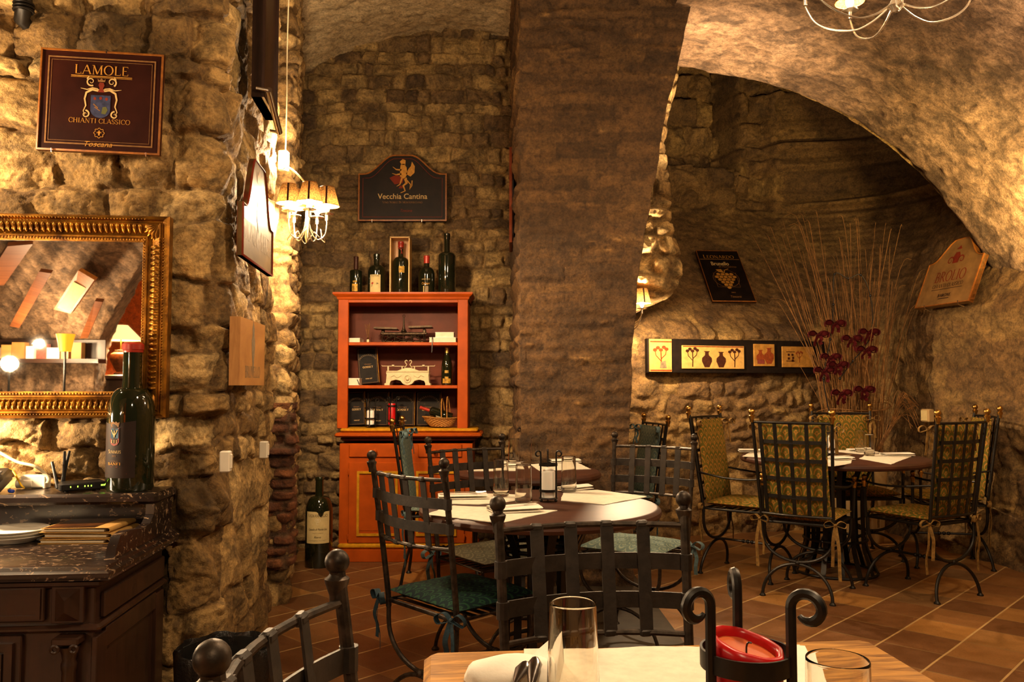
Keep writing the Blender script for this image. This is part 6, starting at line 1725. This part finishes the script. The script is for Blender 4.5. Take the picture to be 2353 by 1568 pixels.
# ================================================================ things on the tables
ZTB = .7505
def mat_poly(pts, z=ZTB, name='placemat', label='', group=None, wav=.004, drop=0.0):
    """cloth mat from its corner points on the table, edges slightly wavy"""
    P = [Vector((p.x, p.y)) for p in pts]; n = len(P); out = []
    rng = random.Random(len(label))
    for i in range(n):
        a, b = P[i], P[(i+1) % n]; d = (b-a); nn = Vector((d.y, -d.x)).normalized()
        K = max(3, int(d.length/.02))
        for k in range(K): out.append(a+d*(k/K)+nn*rng.uniform(-1, 1)*wav*.6)
    m_ = MB(); c = sum(out, Vector((0, 0)))/len(out)
    N = len(out); rings = [1, .66, .33]; vs = []
    for s_ in rings:
        for p in out: vs.append((c.x+(p.x-c.x)*s_, c.y+(p.y-c.y)*s_, z+.0025+.0010*math.sin(31*p.x*s_+17*p.y)))
    vs.append((c.x, c.y, z+.003)); fs = []
    for k in range(len(rings)-1):
        for i in range(N): fs.append((k*N+i, k*N+(i+1) % N, (k+1)*N+(i+1) % N, (k+1)*N+i))
    for i in range(N): fs.append(((len(rings)-1)*N+i, (len(rings)-1)*N+(i+1) % N, len(vs)-1))
    b = len(vs)
    for p in out: vs.append((p.x, p.y, z+.0003))
    for i in range(N): fs.append((b+i, b+(i+1) % N, (i+1) % N, i))
    # orientation
    area = sum(out[i].x*out[(i+1) % N].y-out[(i+1) % N].x*out[i].y for i in range(N))
    if area < 0: fs = [f[::-1] for f in fs]
    m_.add(vs, fs); o = m_.build(name, M['cream_cloth'], None, 50); return tag(o, label, 'placemat', group)
def gp(*pts): return [G(x, y, ZTB) for x, y in pts]
mat_poly(gp((978, 1183), (1042, 1163), (1280, 1175), (1147, 1204)), label='cream placemat at the front left of the centre table under a folded napkin with fork', group='placemats')
mat_poly(gp((1008, 1158), (1090, 1136), (1212, 1138), (1196, 1152), (1100, 1161)), label='cream placemat at the back left of the centre table', group='placemats')
mat_poly(gp((1288, 1152), (1296, 1130), (1372, 1127), (1487, 1143), (1388, 1161)), label='cream placemat at the right of the centre table, its far corner bare', group='placemats')
mat_poly(gp((1075, 1084), (1085, 1068), (1185, 1066), (1207, 1083)), label='cream placemat at the left of the rear table', group='placemats')
mat_poly(gp((1240, 1083), (1218, 1068), (1320, 1062), (1358, 1079)), label='cream placemat at the right of the rear table', group='placemats')
mat_poly(gp((1706, 1050), (1735, 1034), (1850, 1032), (1800, 1055)), label='cream placemat at the left of the right hand table', group='placemats')
mat_poly(gp((1893, 1072), (1880, 1056), (1960, 1052), (1955, 1066), (1915, 1073)), label='cream placemat at the near edge of the right hand table', group='placemats')
mat_poly(gp((1975, 1055), (1990, 1046), (2075, 1044), (2095, 1050), (2048, 1068)), label='cream placemat at the right of the right hand table', group='placemats')
mat_poly(gp((1915, 1038), (1928, 1035), (2005, 1037), (2026, 1042), (1980, 1045)), label='cream placemat at the far side of the right hand table', group='placemats')
mat_poly([G(1204, 1496, ZTB), G(1835, 1484, ZTB), G(1900, 1800, ZTB), G(1120, 1830, ZTB)], label='large cream placemat in the middle of the honey wooden table', group=None)
# tumblers
def tumbler(label, loc, h=.155, rb=.034, rt=.0305, group='tumblers'):
    m_ = MB()
    m_.lathe([(.0001, .0), (rb*.82, .0), (rb*.97, .006), (rb, .016), (rb, .021), (rb+(rt-rb)*.5, h*.55), (rt+.00006, h-.004), (rt, h-.0012), (rt-.0008, h), (rt-.0016, h-.0012), (rt-.0016, h-.004), (rb+(rt-rb)*.5-.0017, h*.55), (rb-.0018, .027), (rb-.0022, .021), (rb*.8, .012), (rb*.7, .011), (.0001, .0105)], n=48)
    o = m_.build('drinking_glass', M['glass'], None, 60, loc=loc); return tag(o, label, 'glass', group)
def gl(px, py): p = G(px, py, ZTB); return (p.x, p.y, ZTB+.0038)
tumbler('clear tumbler farthest left on the centre table', gl(1151, 1143))
tumbler('clear tumbler left of the white candle, nearest on the centre table', gl(1203, 1162))
tumbler('clear tumbler right of the white candle on the centre table', gl(1307, 1133))
tumbler('clear tumbler left of the candle on the rear table', gl(1181, 1069), .15)
tumbler('clear tumbler between candle and cruets on the rear table', gl(1232, 1066), .15)
tumbler('taller placed clear tumbler at the back of the right hand table', gl(1977, 1041), .15)
tumbler('clear tumbler nearer on the right hand table', gl(1998, 1049), .14)
p = Vector((.0845, 1.16)); tumbler('clear tumbler by the white napkin on the honey wooden table', (p.x, p.y, ZTB+.0038), .165, .0375, .0325)
tumbler('clear tumbler right of the red candle on the honey wooden table', (.367, .945, ZTB+.0038), .158, .0375, .0345)
# candle holders
def hold(px, py, lab, clab, h=.205, r=.036, ch=.125, rc=.027, dome=True, a0=PI/2, grp='candle holders on tables'):
    p = G(px, py, ZTB); candle_holder(lab, (p.x, p.y, ZTB), r, h, ang0=a0, rings=((.045, 1), (.148, 1)), group=grp)
    candle(clab, (p.x, p.y, ZTB+.0175), rc, ch, 'wax_white', dome)
hold(1260, 1153, 'black wire candle holder with white candle on the centre table', 'white candle in the wire holder on the centre table')
hold(1208, 1060, 'black wire candle holder with white candle on the rear table', 'white candle in the wire holder on the rear table', dome=False, ch=.115, a0=PI/2+.1)
hold(1911, 1047, 'black wire candle holder with white candle on the right hand table', 'white candle in the wire holder on the right hand table', h=.215, ch=.13)
# cruet set
p = G(1258, 1056, ZTB)
cr = thing('cruet_set', 'chrome cruet stand with oil and vinegar bottles on the rear table', 'cruet', (p.x, p.y, ZTB))
m_ = MB(); m_.lathe([(.0001, 0), (.06, 0), (.062, .004), (.0001, .006)], n=28); m_.tube([(0, 0, .005), (0, 0, .15)], .004, 8); m_.tube([(0, 0, .15), (-.012, 0, .17), (-.012, 0, .19), (0, 0, .20), (.012, 0, .19), (.012, 0, .17), (0, 0, .15)], .0028, 6)
m_.build('stand', M['chrome'], cr)
for x_, mt_ in ((-.034, 'vinegar'), (.036, 'oil')):
    M[mt_] = simple(mt_+'_liquid', (.10, .02, .008) if mt_ == 'vinegar' else (.10, .09, .01), .1)
    m_ = MB(); m_.lathe([(.0001, .008), (.022, .008), (.022, .095), (.014, .108), (.014, .115)], (x_, 0, 0), 20); b_ = m_.build('cruet_bottle', M['glass'], cr)
    m_ = MB(); m_.lathe([(.0001, .010), (.020, .010), (.020, .06), (.0001, .061)], (x_, 0, 0), 18); m_.build('liquid', M[mt_], b_)
    m_ = MB(); m_.lathe([(.019, .112), (.019, .14), (.0001, .142)], (x_, 0, 0), 18); m_.build('cap', M['chrome'], b_)
m_ = MB(); m_.lathe([(.0001, .008), (.014, .008), (.013, .05), (.009, .06), (.0001, .062)], (0, -.045, 0), 16); m_.build('salt_shaker', M['white'], cr)
# napkins and cutlery
def napkin(label, loc, rz, w=.20, d=.085, group='folded napkins'):
    m_ = MB()
    P = [(0, .002), (d*.5, .003), (d-.008, .002)]+[(d-.008+.008*math.cos(a), .0095+.0075*math.sin(a)) for a in np.linspace(-PI/2, PI/2, 7)]+[(d*.6, .0185), (.012, .014), (.004, .0125), (.012, .0105), (d*.7, .0125)]
    m_.strap([(0, y-d/2, z) for y, z in P], w, .0022, (1, 0, 0))
    # subdivide along the width by a second pass of gentle waves
    o = m_.build('napkin', M['napkin'], None, 50, loc=loc, rot=(0, 0, rz)); return tag(o, label, 'napkin', group)
def fork(label, loc, rot, group='cutlery'):
    t = thing('fork', label, 'fork', loc, 0, group, rot)
    m_ = MB(); pr = [(-.095, .009), (-.08, .008), (-.03, .0045), (.03, .005), (.045, .011), (.055, .012)]
    vs = []; fs = []
    for x, w in pr:
        z = .004+.004*math.cos(x*22)*.5
        for s in (-1, 1):
            for zz in (0, .0022): vs.append((x, s*w, z+zz))
    for i in range(len(pr)-1):
        a = i*4; b = a+4
        fs += [(a, b, b+2, a+2), (a+1, a+3, b+3, b+1), (a, a+1, b+1, b), (a+2, b+2, b+3, a+3)]
    fs += [(0, 2, 3, 1), (20, 21, 23, 22)]
    m_.add(vs, fs); m_.build('handle', M['steel'], t, 60)
    for k in range(4):
        y = -.0095+.0063*k; m_ = MB(); m_.tube([(.052, y, .0055), (.075, y, .005), (.097, y*.95, .0075)], [.0019, .0018, .0009], 6); m_.build('tine', M['steel'], t)
    return t
def nk(px, py, rz, lab, fl=None, w=.20, d=.085, frz=None):
    p = G(px, py, ZTB); napkin(lab, (p.x, p.y, ZTB+.0045), rz, w, d)
    if fl: fork(fl, (p.x, p.y-.005, ZTB+.0245), (0, 0, frz if frz is not None else rz))
nk(1183, 1177, R(18), 'folded cream napkin carrying a fork at the front of the centre table', 'steel fork on the napkin at the front of the centre table', .19, .10, R(30))
nk(1063, 1148, R(8), 'folded cream napkin at the left edge of the centre table', 'steel fork on the napkin at the left edge of the centre table', .20, .07)
nk(1322, 1128, R(38), 'folded cream napkin behind the right tumbler on the centre table', None, .17, .06)
nk(1165, 1075, R(10), 'folded cream napkin on the left placemat of the rear table', 'steel fork on the left napkin of the rear table', .16, .07)
nk(1298, 1064, R(12), 'folded cream napkin on the right placemat of the rear table', None, .18, .10)
nk(1928, 1058, R(20), 'folded cream napkin with a fork at the near edge of the right hand table', 'steel fork on the near napkin of the right hand table', .17, .10)
nk(2062, 1049, R(8), 'folded cream napkin at the right of the right hand table', None, .20, .09)
nk(1728, 1040, R(-6), 'folded cream napkin at the left of the right hand table', None, .18, .08)
nk(1975, 1039, R(6), 'folded cream napkin at the far side of the right hand table', None, .17, .05)
# ---- foreground: napkin with peaked fold, cutlery, red candle
z0 = ZTB+.0045
def cloth_roll():
    t = thing('napkin', 'white folded napkin with a peaked corner on the honey wooden table', 'napkin', (0, 0, 0))
    A = G(1068, 1556, ZTB); B = G(1262, 1560, ZTB)
    m_ = MB(); n = 22; k = 12; vs = []; fs = []
    for i in range(n+1):
        u = i/n; c = A.lerp(B, u); wd = .050*(1-max(0, (.22-u)/.22)**2.2*.75)*(.75+.5*u)
        for j in range(k+1):
            a = PI*j/k; y_ = math.cos(a)*wd; h_ = (.021+.006*math.sin(3*u))*math.sin(a)**.75*(1-max(0, (.12-u)/.12)**3)
            vs.append((c.x, c.y-.02+y_*1.05+.018*math.sin(2.2*u), z0+.0006+h_+.0015*math.sin(9*u+3*a)))
    for i in range(n):
        for j in range(k): fs.append((i*(k+1)+j, (i+1)*(k+1)+j, (i+1)*(k+1)+j+1, i*(k+1)+j+1))
    m_.add(vs, fs); m_.build('rolled_fold', M['napkin'], t, 70)
    # peaked fold: two leaning flaps
    a = G(1215, 1518, ZTB); b = G(1292, 1530, ZTB); c = G(1262, 1640, ZTB)
    pk = V(1285, 1452, b.y-.03)
    m_ = MB()
    def flap(p, q_, top, bow):
        vs = []; fs = []; n = 8
        for i in range(n+1):
            u = i/n; base = p.lerp(q_, u)
            for j in range(n+1):
                v = j/n; P = base.lerp(top, v); P += Vector((0, bow*math.sin(PI*v)*math.sin(PI*u+.3), -.012*math.sin(PI*v)*(1-u)))
                vs.append(tuple(P))
        for i in range(n):
            for j in range(n): fs.append((i*(n+1)+j, (i+1)*(n+1)+j, (i+1)*(n+1)+j+1, i*(n+1)+j+1))
        m_.add(vs, fs)
    up = Vector((0, 0, .004))
    flap(a+up, b+up, pk, .012); flap(b+up, c+up, pk, -.01); flap(c+up, a+up, pk, -.008)
    m_.build('peaked_fold', M['napkin'], t, 70)
cloth_roll()
def spoon_handle(label, px0, py0, px1, py1, z):
    a = G(px0, py0, z); b = G(px1, py1, z); d = (a-b).normalized(); e = b-d*.10
    t = thing('cutlery_handle', label, 'cutlery', (0, 0, 0), 0, 'cutlery on the honey wooden table')
    m_ = MB(); P = [a, a+(b-a)*.22, a+(b-a)*.6, b, e]
    n = Vector((-d.y, d.x, 0)); w = [.006, .0125, .0085, .0045, .006]; vs = []; fs = []
    PP = spline(P, 5); L = len(PP)
    for i, p in enumerate(PP):
        f = i/(L-1); ww = np.interp(f*4, range(5), w)
        for k in range(8):
            an = 2*PI*k/8; vs.append(tuple(p+n*ww*math.cos(an)+Vector((0, 0, (.0028+.0012*(ww/.01))*math.sin(an)))))
    for i in range(L-1):
        for k in range(8): fs.append((i*8+k, i*8+(k+1) % 8, (i+1)*8+(k+1) % 8, (i+1)*8+k))
    fs += [tuple(range(7, -1, -1)), tuple((L-1)*8+k for k in range(8))]
    m_.add(vs, fs); m_.build('handle', M['dark_steel'], t, 60)
spoon_handle('left of two dark steel cutlery handles on the white napkin', 1208, 1524, 1180, 1580, z0+.0315)
spoon_handle('right of two dark steel cutlery handles on the white napkin', 1230, 1514, 1220, 1580, z0+.0315)
p_ = G(1872, 1530, ZTB)
nk2 = MB(); a, b, c, d = G(1800, 1500, ZTB), G(1850, 1504, ZTB), G(1895, 1600, ZTB), G(1835, 1640, ZTB)
nk2.slab([a, d, c, b], z0, z0+.010); tag(nk2.build('napkin', M['napkin'], None, 50), 'white folded napkin half hidden between red candle and right tumbler', 'napkin')
HX, HYc = .272, .972
candle_holder('large black wire candle holder with curled hooks on the honey wooden table', (HX, HYc, ZTB+.004), .0515, .232, ang0=PI/2-.08, rod=.0062, rings=((.05, 1), (.150, 1)), band=.021)
rc_ = thing('candle', 'thick red candle with slanting melted rim in the large wire holder', 'candle', (HX, HYc, ZTB+.0215))
m_ = MB(); n = 48; vs = []; fs = []; hh_ = .150
def sl(a): return .010*math.cos(a-R(150))
rows = [(.0001, 0, 0), (.040, 0, 0), (.0415, .004, 0), (.0415, hh_-.03, .3), (.0425, hh_-.016, 1), (.0432, hh_-.006, 1), (.0415, hh_, 1), (.037, hh_+.001, 1), (.034, hh_-.004, 1), (.0335, hh_-.012, 1)]
for r_, z_, k_ in rows:
    for i in range(n):
        a = 2*PI*i/n; w_ = .0009*math.sin(5*a)+.0006*math.sin(9*a+1) if k_ else 0
        vs.append(((r_+w_)*math.cos(a), (r_+w_)*math.sin(a), z_+k_*sl(a)))
for j in range(len(rows)-1):
    for i in range(n): fs.append((j*n+i, j*n+(i+1) % n, (j+1)*n+(i+1) % n, (j+1)*n+i))
m_.add(vs, fs); m_.build('wax_body', M['wax_red'], rc_, 80)
m_ = MB(); vs = [((.0345*k_)*math.cos(a), (.0345*k_)*math.sin(a), hh_-.010+sl(a)*k_-.004*(1-k_)) for k_ in (1, .66, .33) for a in np.linspace(0, 2*PI, n, endpoint=False)]+[(0, 0, hh_-.0145)]
fs = [(j*n+i, j*n+(i+1) % n, (j+1)*n+(i+1) % n, (j+1)*n+i) for j in range(2) for i in range(n)]+[(2*n+i, 2*n+(i+1) % n, 3*n) for i in range(n)]
m_.add(vs, fs); m_.build('wax_pool', M['wax_pool'], rc_, 80)
m_ = MB(); m_.tube(spline([(0, 0, hh_-.016), (0, 0, hh_-.006), (.002, 0, hh_-.001), (.006, -.001, hh_-.001)], 4), .0011, 6); m_.build('wick', M['black'], rc_)
# ================================================================ the far end of the room that the mirror shows
MN = Vector((math.sin(AW), -math.cos(AW), 0)); MP0 = Vector((MX1, MY+.034, 0))
def MR(px, py, Yv):
    p = V(px, py, Yv); return p-MN*(2*(p-MP0).dot(MN))
crv = [(420, 430), (380, 500), (335, 585), (300, 640), (268, 700), (240, 755), (222, 800), (215, 860), (213, 920), (213, 1130)]
def mirror_vault():
    ys = np.linspace(400, 1130, 150); cy = [c[1] for c in crv]; cx = [c[0] for c in crv]
    xe = np.interp(ys, cy, cx)+3*fbm(ys*.05, ys*0, 5, 3); cols = 150; P = np.zeros((cols+14, len(ys), 3)); U = np.zeros((cols+14, len(ys))); W = np.zeros_like(U)
    for j, y in enumerate(ys):
        dep = np.interp(y, [400, 540, 700, 790, 1130], [4.6, 5.2, 5.9, 6.15, 6.2])
        for i in range(cols):
            x = -330+(xe[j]+330)*i/(cols-1)
            d2 = dep
            P[i, j] = V(x, y, d2); U[i, j] = P[i, j, 0]; W[i, j] = P[i, j, 2]+P[i, j, 1]*.4
        for k in range(14):
            q = V(xe[j]+2.0*k, y, dep+.03*k); P[cols+k, j] = q; U[cols+k, j] = q.x+k*.03; W[cols+k, j] = q.z
    h, t, m = plaster(U*1.8, W*1.8, 99, .035, .035)
    P[:, :, 1] -= h*.9
    n = np.array(MN); d = ((P-np.array(MP0))@n)[..., None]; P = P-2*d*n
    structure(grid_object('wall_rear', P, t, m, M['pl_vault'], flip=True))
mirror_vault()
def mquad(name, pts, Yv, mat):
    q = [MR(x, y, Yv) for x, y in pts]
    back = MN*.1
    vs = q+[p+back for p in q]; m_ = MB().add(vs, [(0, 1, 2, 3), (7, 6, 5, 4), (0, 4, 5, 1), (1, 5, 6, 2), (2, 6, 7, 3), (3, 7, 4, 0)]); return m_.build(name, mat, smooth=0)
structure(mquad('wall_rear_orange', [(150, 380), (520, 380), (520, 1130), (150, 1130)], 7.5, M['pl_orange']))
def mboard(label, quad, Y0, Y1, mat, pic=None):
    """board on the rear vault: quad TL,TR,BR,BL in the mirror"""
    d = [Y0, Y0, Y1, Y1]; q = [MR(x, y, dd) for (x, y), dd in zip(quad, d)]
    c = sum(q, Vector())/4;  nrm = (q[1]-q[0]).cross(q[3]-q[0]).normalized(); nrm = nrm if nrm.dot(MP0-c) > 0 else -nrm
    q = [p+nrm*.05 for p in q]
    t = thing('crate_board', label, 'sign', tuple(c), 0, 'boards on the rear vault')
    m_ = MB().add([p-c for p in q]+[p-c-nrm*.03 for p in q], [(0, 1, 2, 3), (7, 6, 5, 4), (0, 4, 5, 1), (1, 5, 6, 2), (2, 6, 7, 3), (3, 7, 4, 0)]); m_.build('panel', mat, t, 0)
    if pic:
        k = [q[0].lerp(q[1], .14).lerp(q[3].lerp(q[2], .14), .25), q[0].lerp(q[1], .86).lerp(q[3].lerp(q[2], .86), .25), q[0].lerp(q[1], .86).lerp(q[3].lerp(q[2], .86), .93), q[0].lerp(q[1], .14).lerp(q[3].lerp(q[2], .14), .93)]
        MB().add([p-c+nrm*.002 for p in k], [(0, 1, 2, 3)]).build('paper_label', M[pic], t, smooth=0)
mboard('long brown board on the vault, at the left edge of the mirror', [(20, 550), (78, 545), (12, 640), (-40, 645)], 5.0, 5.45, M['crate_dark'])
mboard('reddish plank on the vault reflected left in the mirror', [(98, 612), (126, 616), (52, 742), (30, 738)], 5.25, 5.75, M['crate_dark'])
mboard('framed yellow labelled board on the vault in the middle of the mirror', [(193, 612), (230, 634), (175, 712), (136, 702)], 5.25, 5.65, M['sign_edge'], 'label_cream')
mboard('narrow plank on the vault reflected beside the orange wall', [(225, 680), (243, 682), (208, 765), (190, 766)], 5.55, 5.9, M['crate_dark'])
# shelf with small boxes
sh = thing('wall_shelf', 'dark wall shelf with a row of small boxes reflected low in the mirror', 'shelf', tuple(MR(95, 830, 5.95)), AW)
w_ = (MR(-60, 830, 5.95)-MR(205, 830, 5.95)).length; h_ = V(95, 782, 5.95).z-V(95, 832, 5.95).z
m_ = MB(); m_.box((0, -.01, .0), (w_, .16, .03)); m_.box((0, -.07, h_/2), (w_, .02, h_)); m_.build('shelf_board', M['wood_dark'], sh)
for k in range(8):
    wbx = MB(); x_ = -w_/2+.12+k*(w_-.2)/8; hh_ = h_*(.5+.3*((k*37) % 5)/5); wbx.box((0, 0, hh_/2), (.05+.018*(k % 3), .07, hh_))
    o = wbx.build('small_box', M[('paper', 'crate', 'sign_ochre', 'white', 'label_grey' if False else 'label_rose')[k % 5]], None, 0)
    base = MR(95, 830, 5.95); ca, sa = math.cos(AW), math.sin(AW)
    o.location = (base.x+x_*ca-.03*-sa, base.y+x_*sa+.03*ca, base.z+.0155); o.rotation_euler = (0, 0, AW)
    tag(o, 'small upright box in the row on the dark shelf seen in the mirror', 'box', 'boxes on the rear shelf')
# floor lamp with a yellow paper shade
b = MR(147, 905, 5.4); t = thing('floor_lamp', 'slim iron floor lamp with a glowing yellow shade seen in the mirror', 'lamp', (b.x, b.y, 0)); z0_ = V(150, 808, 5.4).z; z1_ = V(150, 768, 5.4).z
m_ = MB(); m_.tube([(0, 0, 0), (0, 0, z0_)], .008, 8); m_.lathe([(.12, 0), (.12, .01), (.02, .03)], n=20); m_.sphere((0, 0, .9), .03, 10, 8); m_.build('pole', M['black_iron'], t)
M['yellow_shade'] = emit('glowing_paper', hexc('ff9a1e'), 1.0)
m_ = MB(); m_.lathe([(.036, z0_), (.045, (z0_+z1_)/2), (.058, z1_)], n=16); m_.f = m_.f[:32]; m_.build('lamp_shade', M['yellow_shade'], t)
# table lamp on a little cabinet
b = MR(276, 862, 6.75); zc_ = V(276, 862, 6.75).z
t = thing('side_cabinet', 'small dark cabinet under the table lamp reflected in the mirror', 'cabinet', (b.x, b.y, 0), AW)
m_ = MB(); m_.box((0, 0, zc_/2-.02), (.30, .28, zc_-.04), bev=.005); m_.build('carcass', M['wood_dark'], t); m_ = MB(); m_.box((0, 0, zc_-.02), (.36, .34, .04), bev=.008); m_.build('top', M['wood_dark'], t)
tl = thing('table_lamp', 'table lamp with cream shade on a ribbed urn before the orange wall, in the mirror', 'lamp', (b.x, b.y, zc_+.001))
zs_ = V(276, 783, 6.75).z-zc_; zt_ = V(276, 748, 6.75).z-zc_; wz = 6.75/1890
m_ = MB(); m_.lathe([(.05, 0), (.05, .012), (.03, .025), (.05, .06), (.082, .13), (.075, .17), (.045, .19), (.05, .20), (.02, .205)], n=24); m_.build('urn', simple('wicker_urn', hexc('7a4422'), .6, 0, .3, 40), tl)
m_ = MB(); m_.tube([(0, 0, .2), (0, 0, zs_+.03)], .006, 8); m_.build('stem', M['brass'], tl)
M['cream_shade'] = emit('lit_cream_shade', hexc('ffd68a'), 1.3)
m_ = MB(); m_.lathe([(47*wz, zs_), (42*wz, zs_+.02), (14*wz, zt_)], n=28); m_.f = m_.f[:56]; m_.build('lamp_shade', M['cream_shade'], tl, 20)
# bare bright globe
b = MR(22, 836, 5.2); t = thing('globe_lamp', 'bright white globe lamp glaring at the left of the mirror', 'lamp', tuple(b))
m_ = MB(); m_.sphere((0, 0, 0), .035, 16, 10); m_.build('globe', emit('globe_glow', (1, .85, .65), 40), t); m_ = MB(); m_.tube([(0, 0, -.03), (0, 0, -b.z)], .007, 8); m_.lathe([(.09, -b.z), (.09, -b.z+.012), (.01, -b.z+.02)], n=20); m_.build('pole', M['black_iron'], t)
MIRR = dict(globe=b, table=(tl.location.x, tl.location.y, tl.location.z+zs_+.065), shelfspot=MR(90, 790, 5.6))
# ================================================================ camera, light
cam_d = bpy.data.cameras.new('camera'); cam = bpy.data.objects.new('camera', cam_d); COL.objects.link(cam)
cam.location = (0, 0, CH); cam.rotation_euler = (PI/2+PITCH, 0, 0)
cam_d.sensor_width = 36; cam_d.sensor_fit = 'HORIZONTAL'; cam_d.lens = 36*F/2353; cam_d.clip_start = .05
SC.camera = cam
WARM = (1.0, .705, .41)
def lamp(name, loc, watts, rad=.04, col=WARM):
    d = bpy.data.lights.new(name, 'POINT'); d.energy = watts; d.shadow_soft_size = rad; d.color = col; d.use_soft_falloff = False
    o = bpy.data.objects.new(name, d); COL.objects.link(o); o.location = loc; return o
def spot(name, loc, to, watts, ang=60, blend=.6, rad=.05, col=WARM):
    d = bpy.data.lights.new(name, 'SPOT'); d.energy = watts; d.shadow_soft_size = rad; d.color = col; d.spot_size = R(ang); d.spot_blend = blend
    o = bpy.data.objects.new(name, d); COL.objects.link(o); o.location = loc
    o.rotation_euler = (Vector(to)-Vector(loc)).to_track_quat('-Z', 'Y').to_euler(); return o
# lamps of the wall chandelier, the sconce, the hanging chandelier, the lamps over the tables, and an added wall fill
for i, b in enumerate(BULBS[:5]): lamp('niche_bulb', (b[0], b[1], b[2]-.008), 36, .024)
lamp('niche_wall_fill', (CHC[0]-.11, CHC[1]+.12, CHC[2]+.27), 34, .03)  # added light without a bulb, brightens the wall behind the shades
for i, b in enumerate(BULBS[5:]): lamp('hanging_bulb', (b[0], b[1], b[2]), 12, .024)
lamp('sconce_bulb', (SCC[0], SCC[1], SCC[2]+.0), 130, .026)
spot('right_wall_uplight', (3.25, 4.75, 1.85), (3.35, 5.2, 2.6), 210, 125, 1, .06, (1, .68, .25))
spot('pier_uplight', (1.15, 5.2, 2.55), (1.45, 5.75, 3.5), 150, 110, 1, .05)
lamp('table_pendant', (.45, 1.8, 2.8), 90, .10)
lamp('room_lamp', (.4, -.6, 2.6), 74, .12)
lamp('sideboard_lamp', (-2.05, 2.70, 1.12), 50, .03)
lamp('mirror_top_lamp', (-2.05, 2.60, 2.05), 32, .03)
lamp('mid_lamp', (2.55, 3.4, 2.5), 60, .10)
lamp('rear_globe', tuple(MIRR['globe']), 24, .045)
lamp('rear_table_bulb', MIRR['table'], 60, .02)
lamp('rear_shelf_spot', tuple(MIRR['shelfspot']+Vector((0, 0, .0))), 20, .025)

w = bpy.data.worlds.new('cellar'); SC.world = w; w.use_nodes = True
w.node_tree.nodes['Background'].inputs[0].default_value = (1, .75, .45, 1); w.node_tree.nodes['Background'].inputs[1].default_value = .03
SC.view_settings.view_transform = 'Standard'; SC.view_settings.look = 'None'; SC.view_settings.gamma = 1; SC.view_settings.use_curve_mapping = False
SC.view_settings.exposure = 0.45
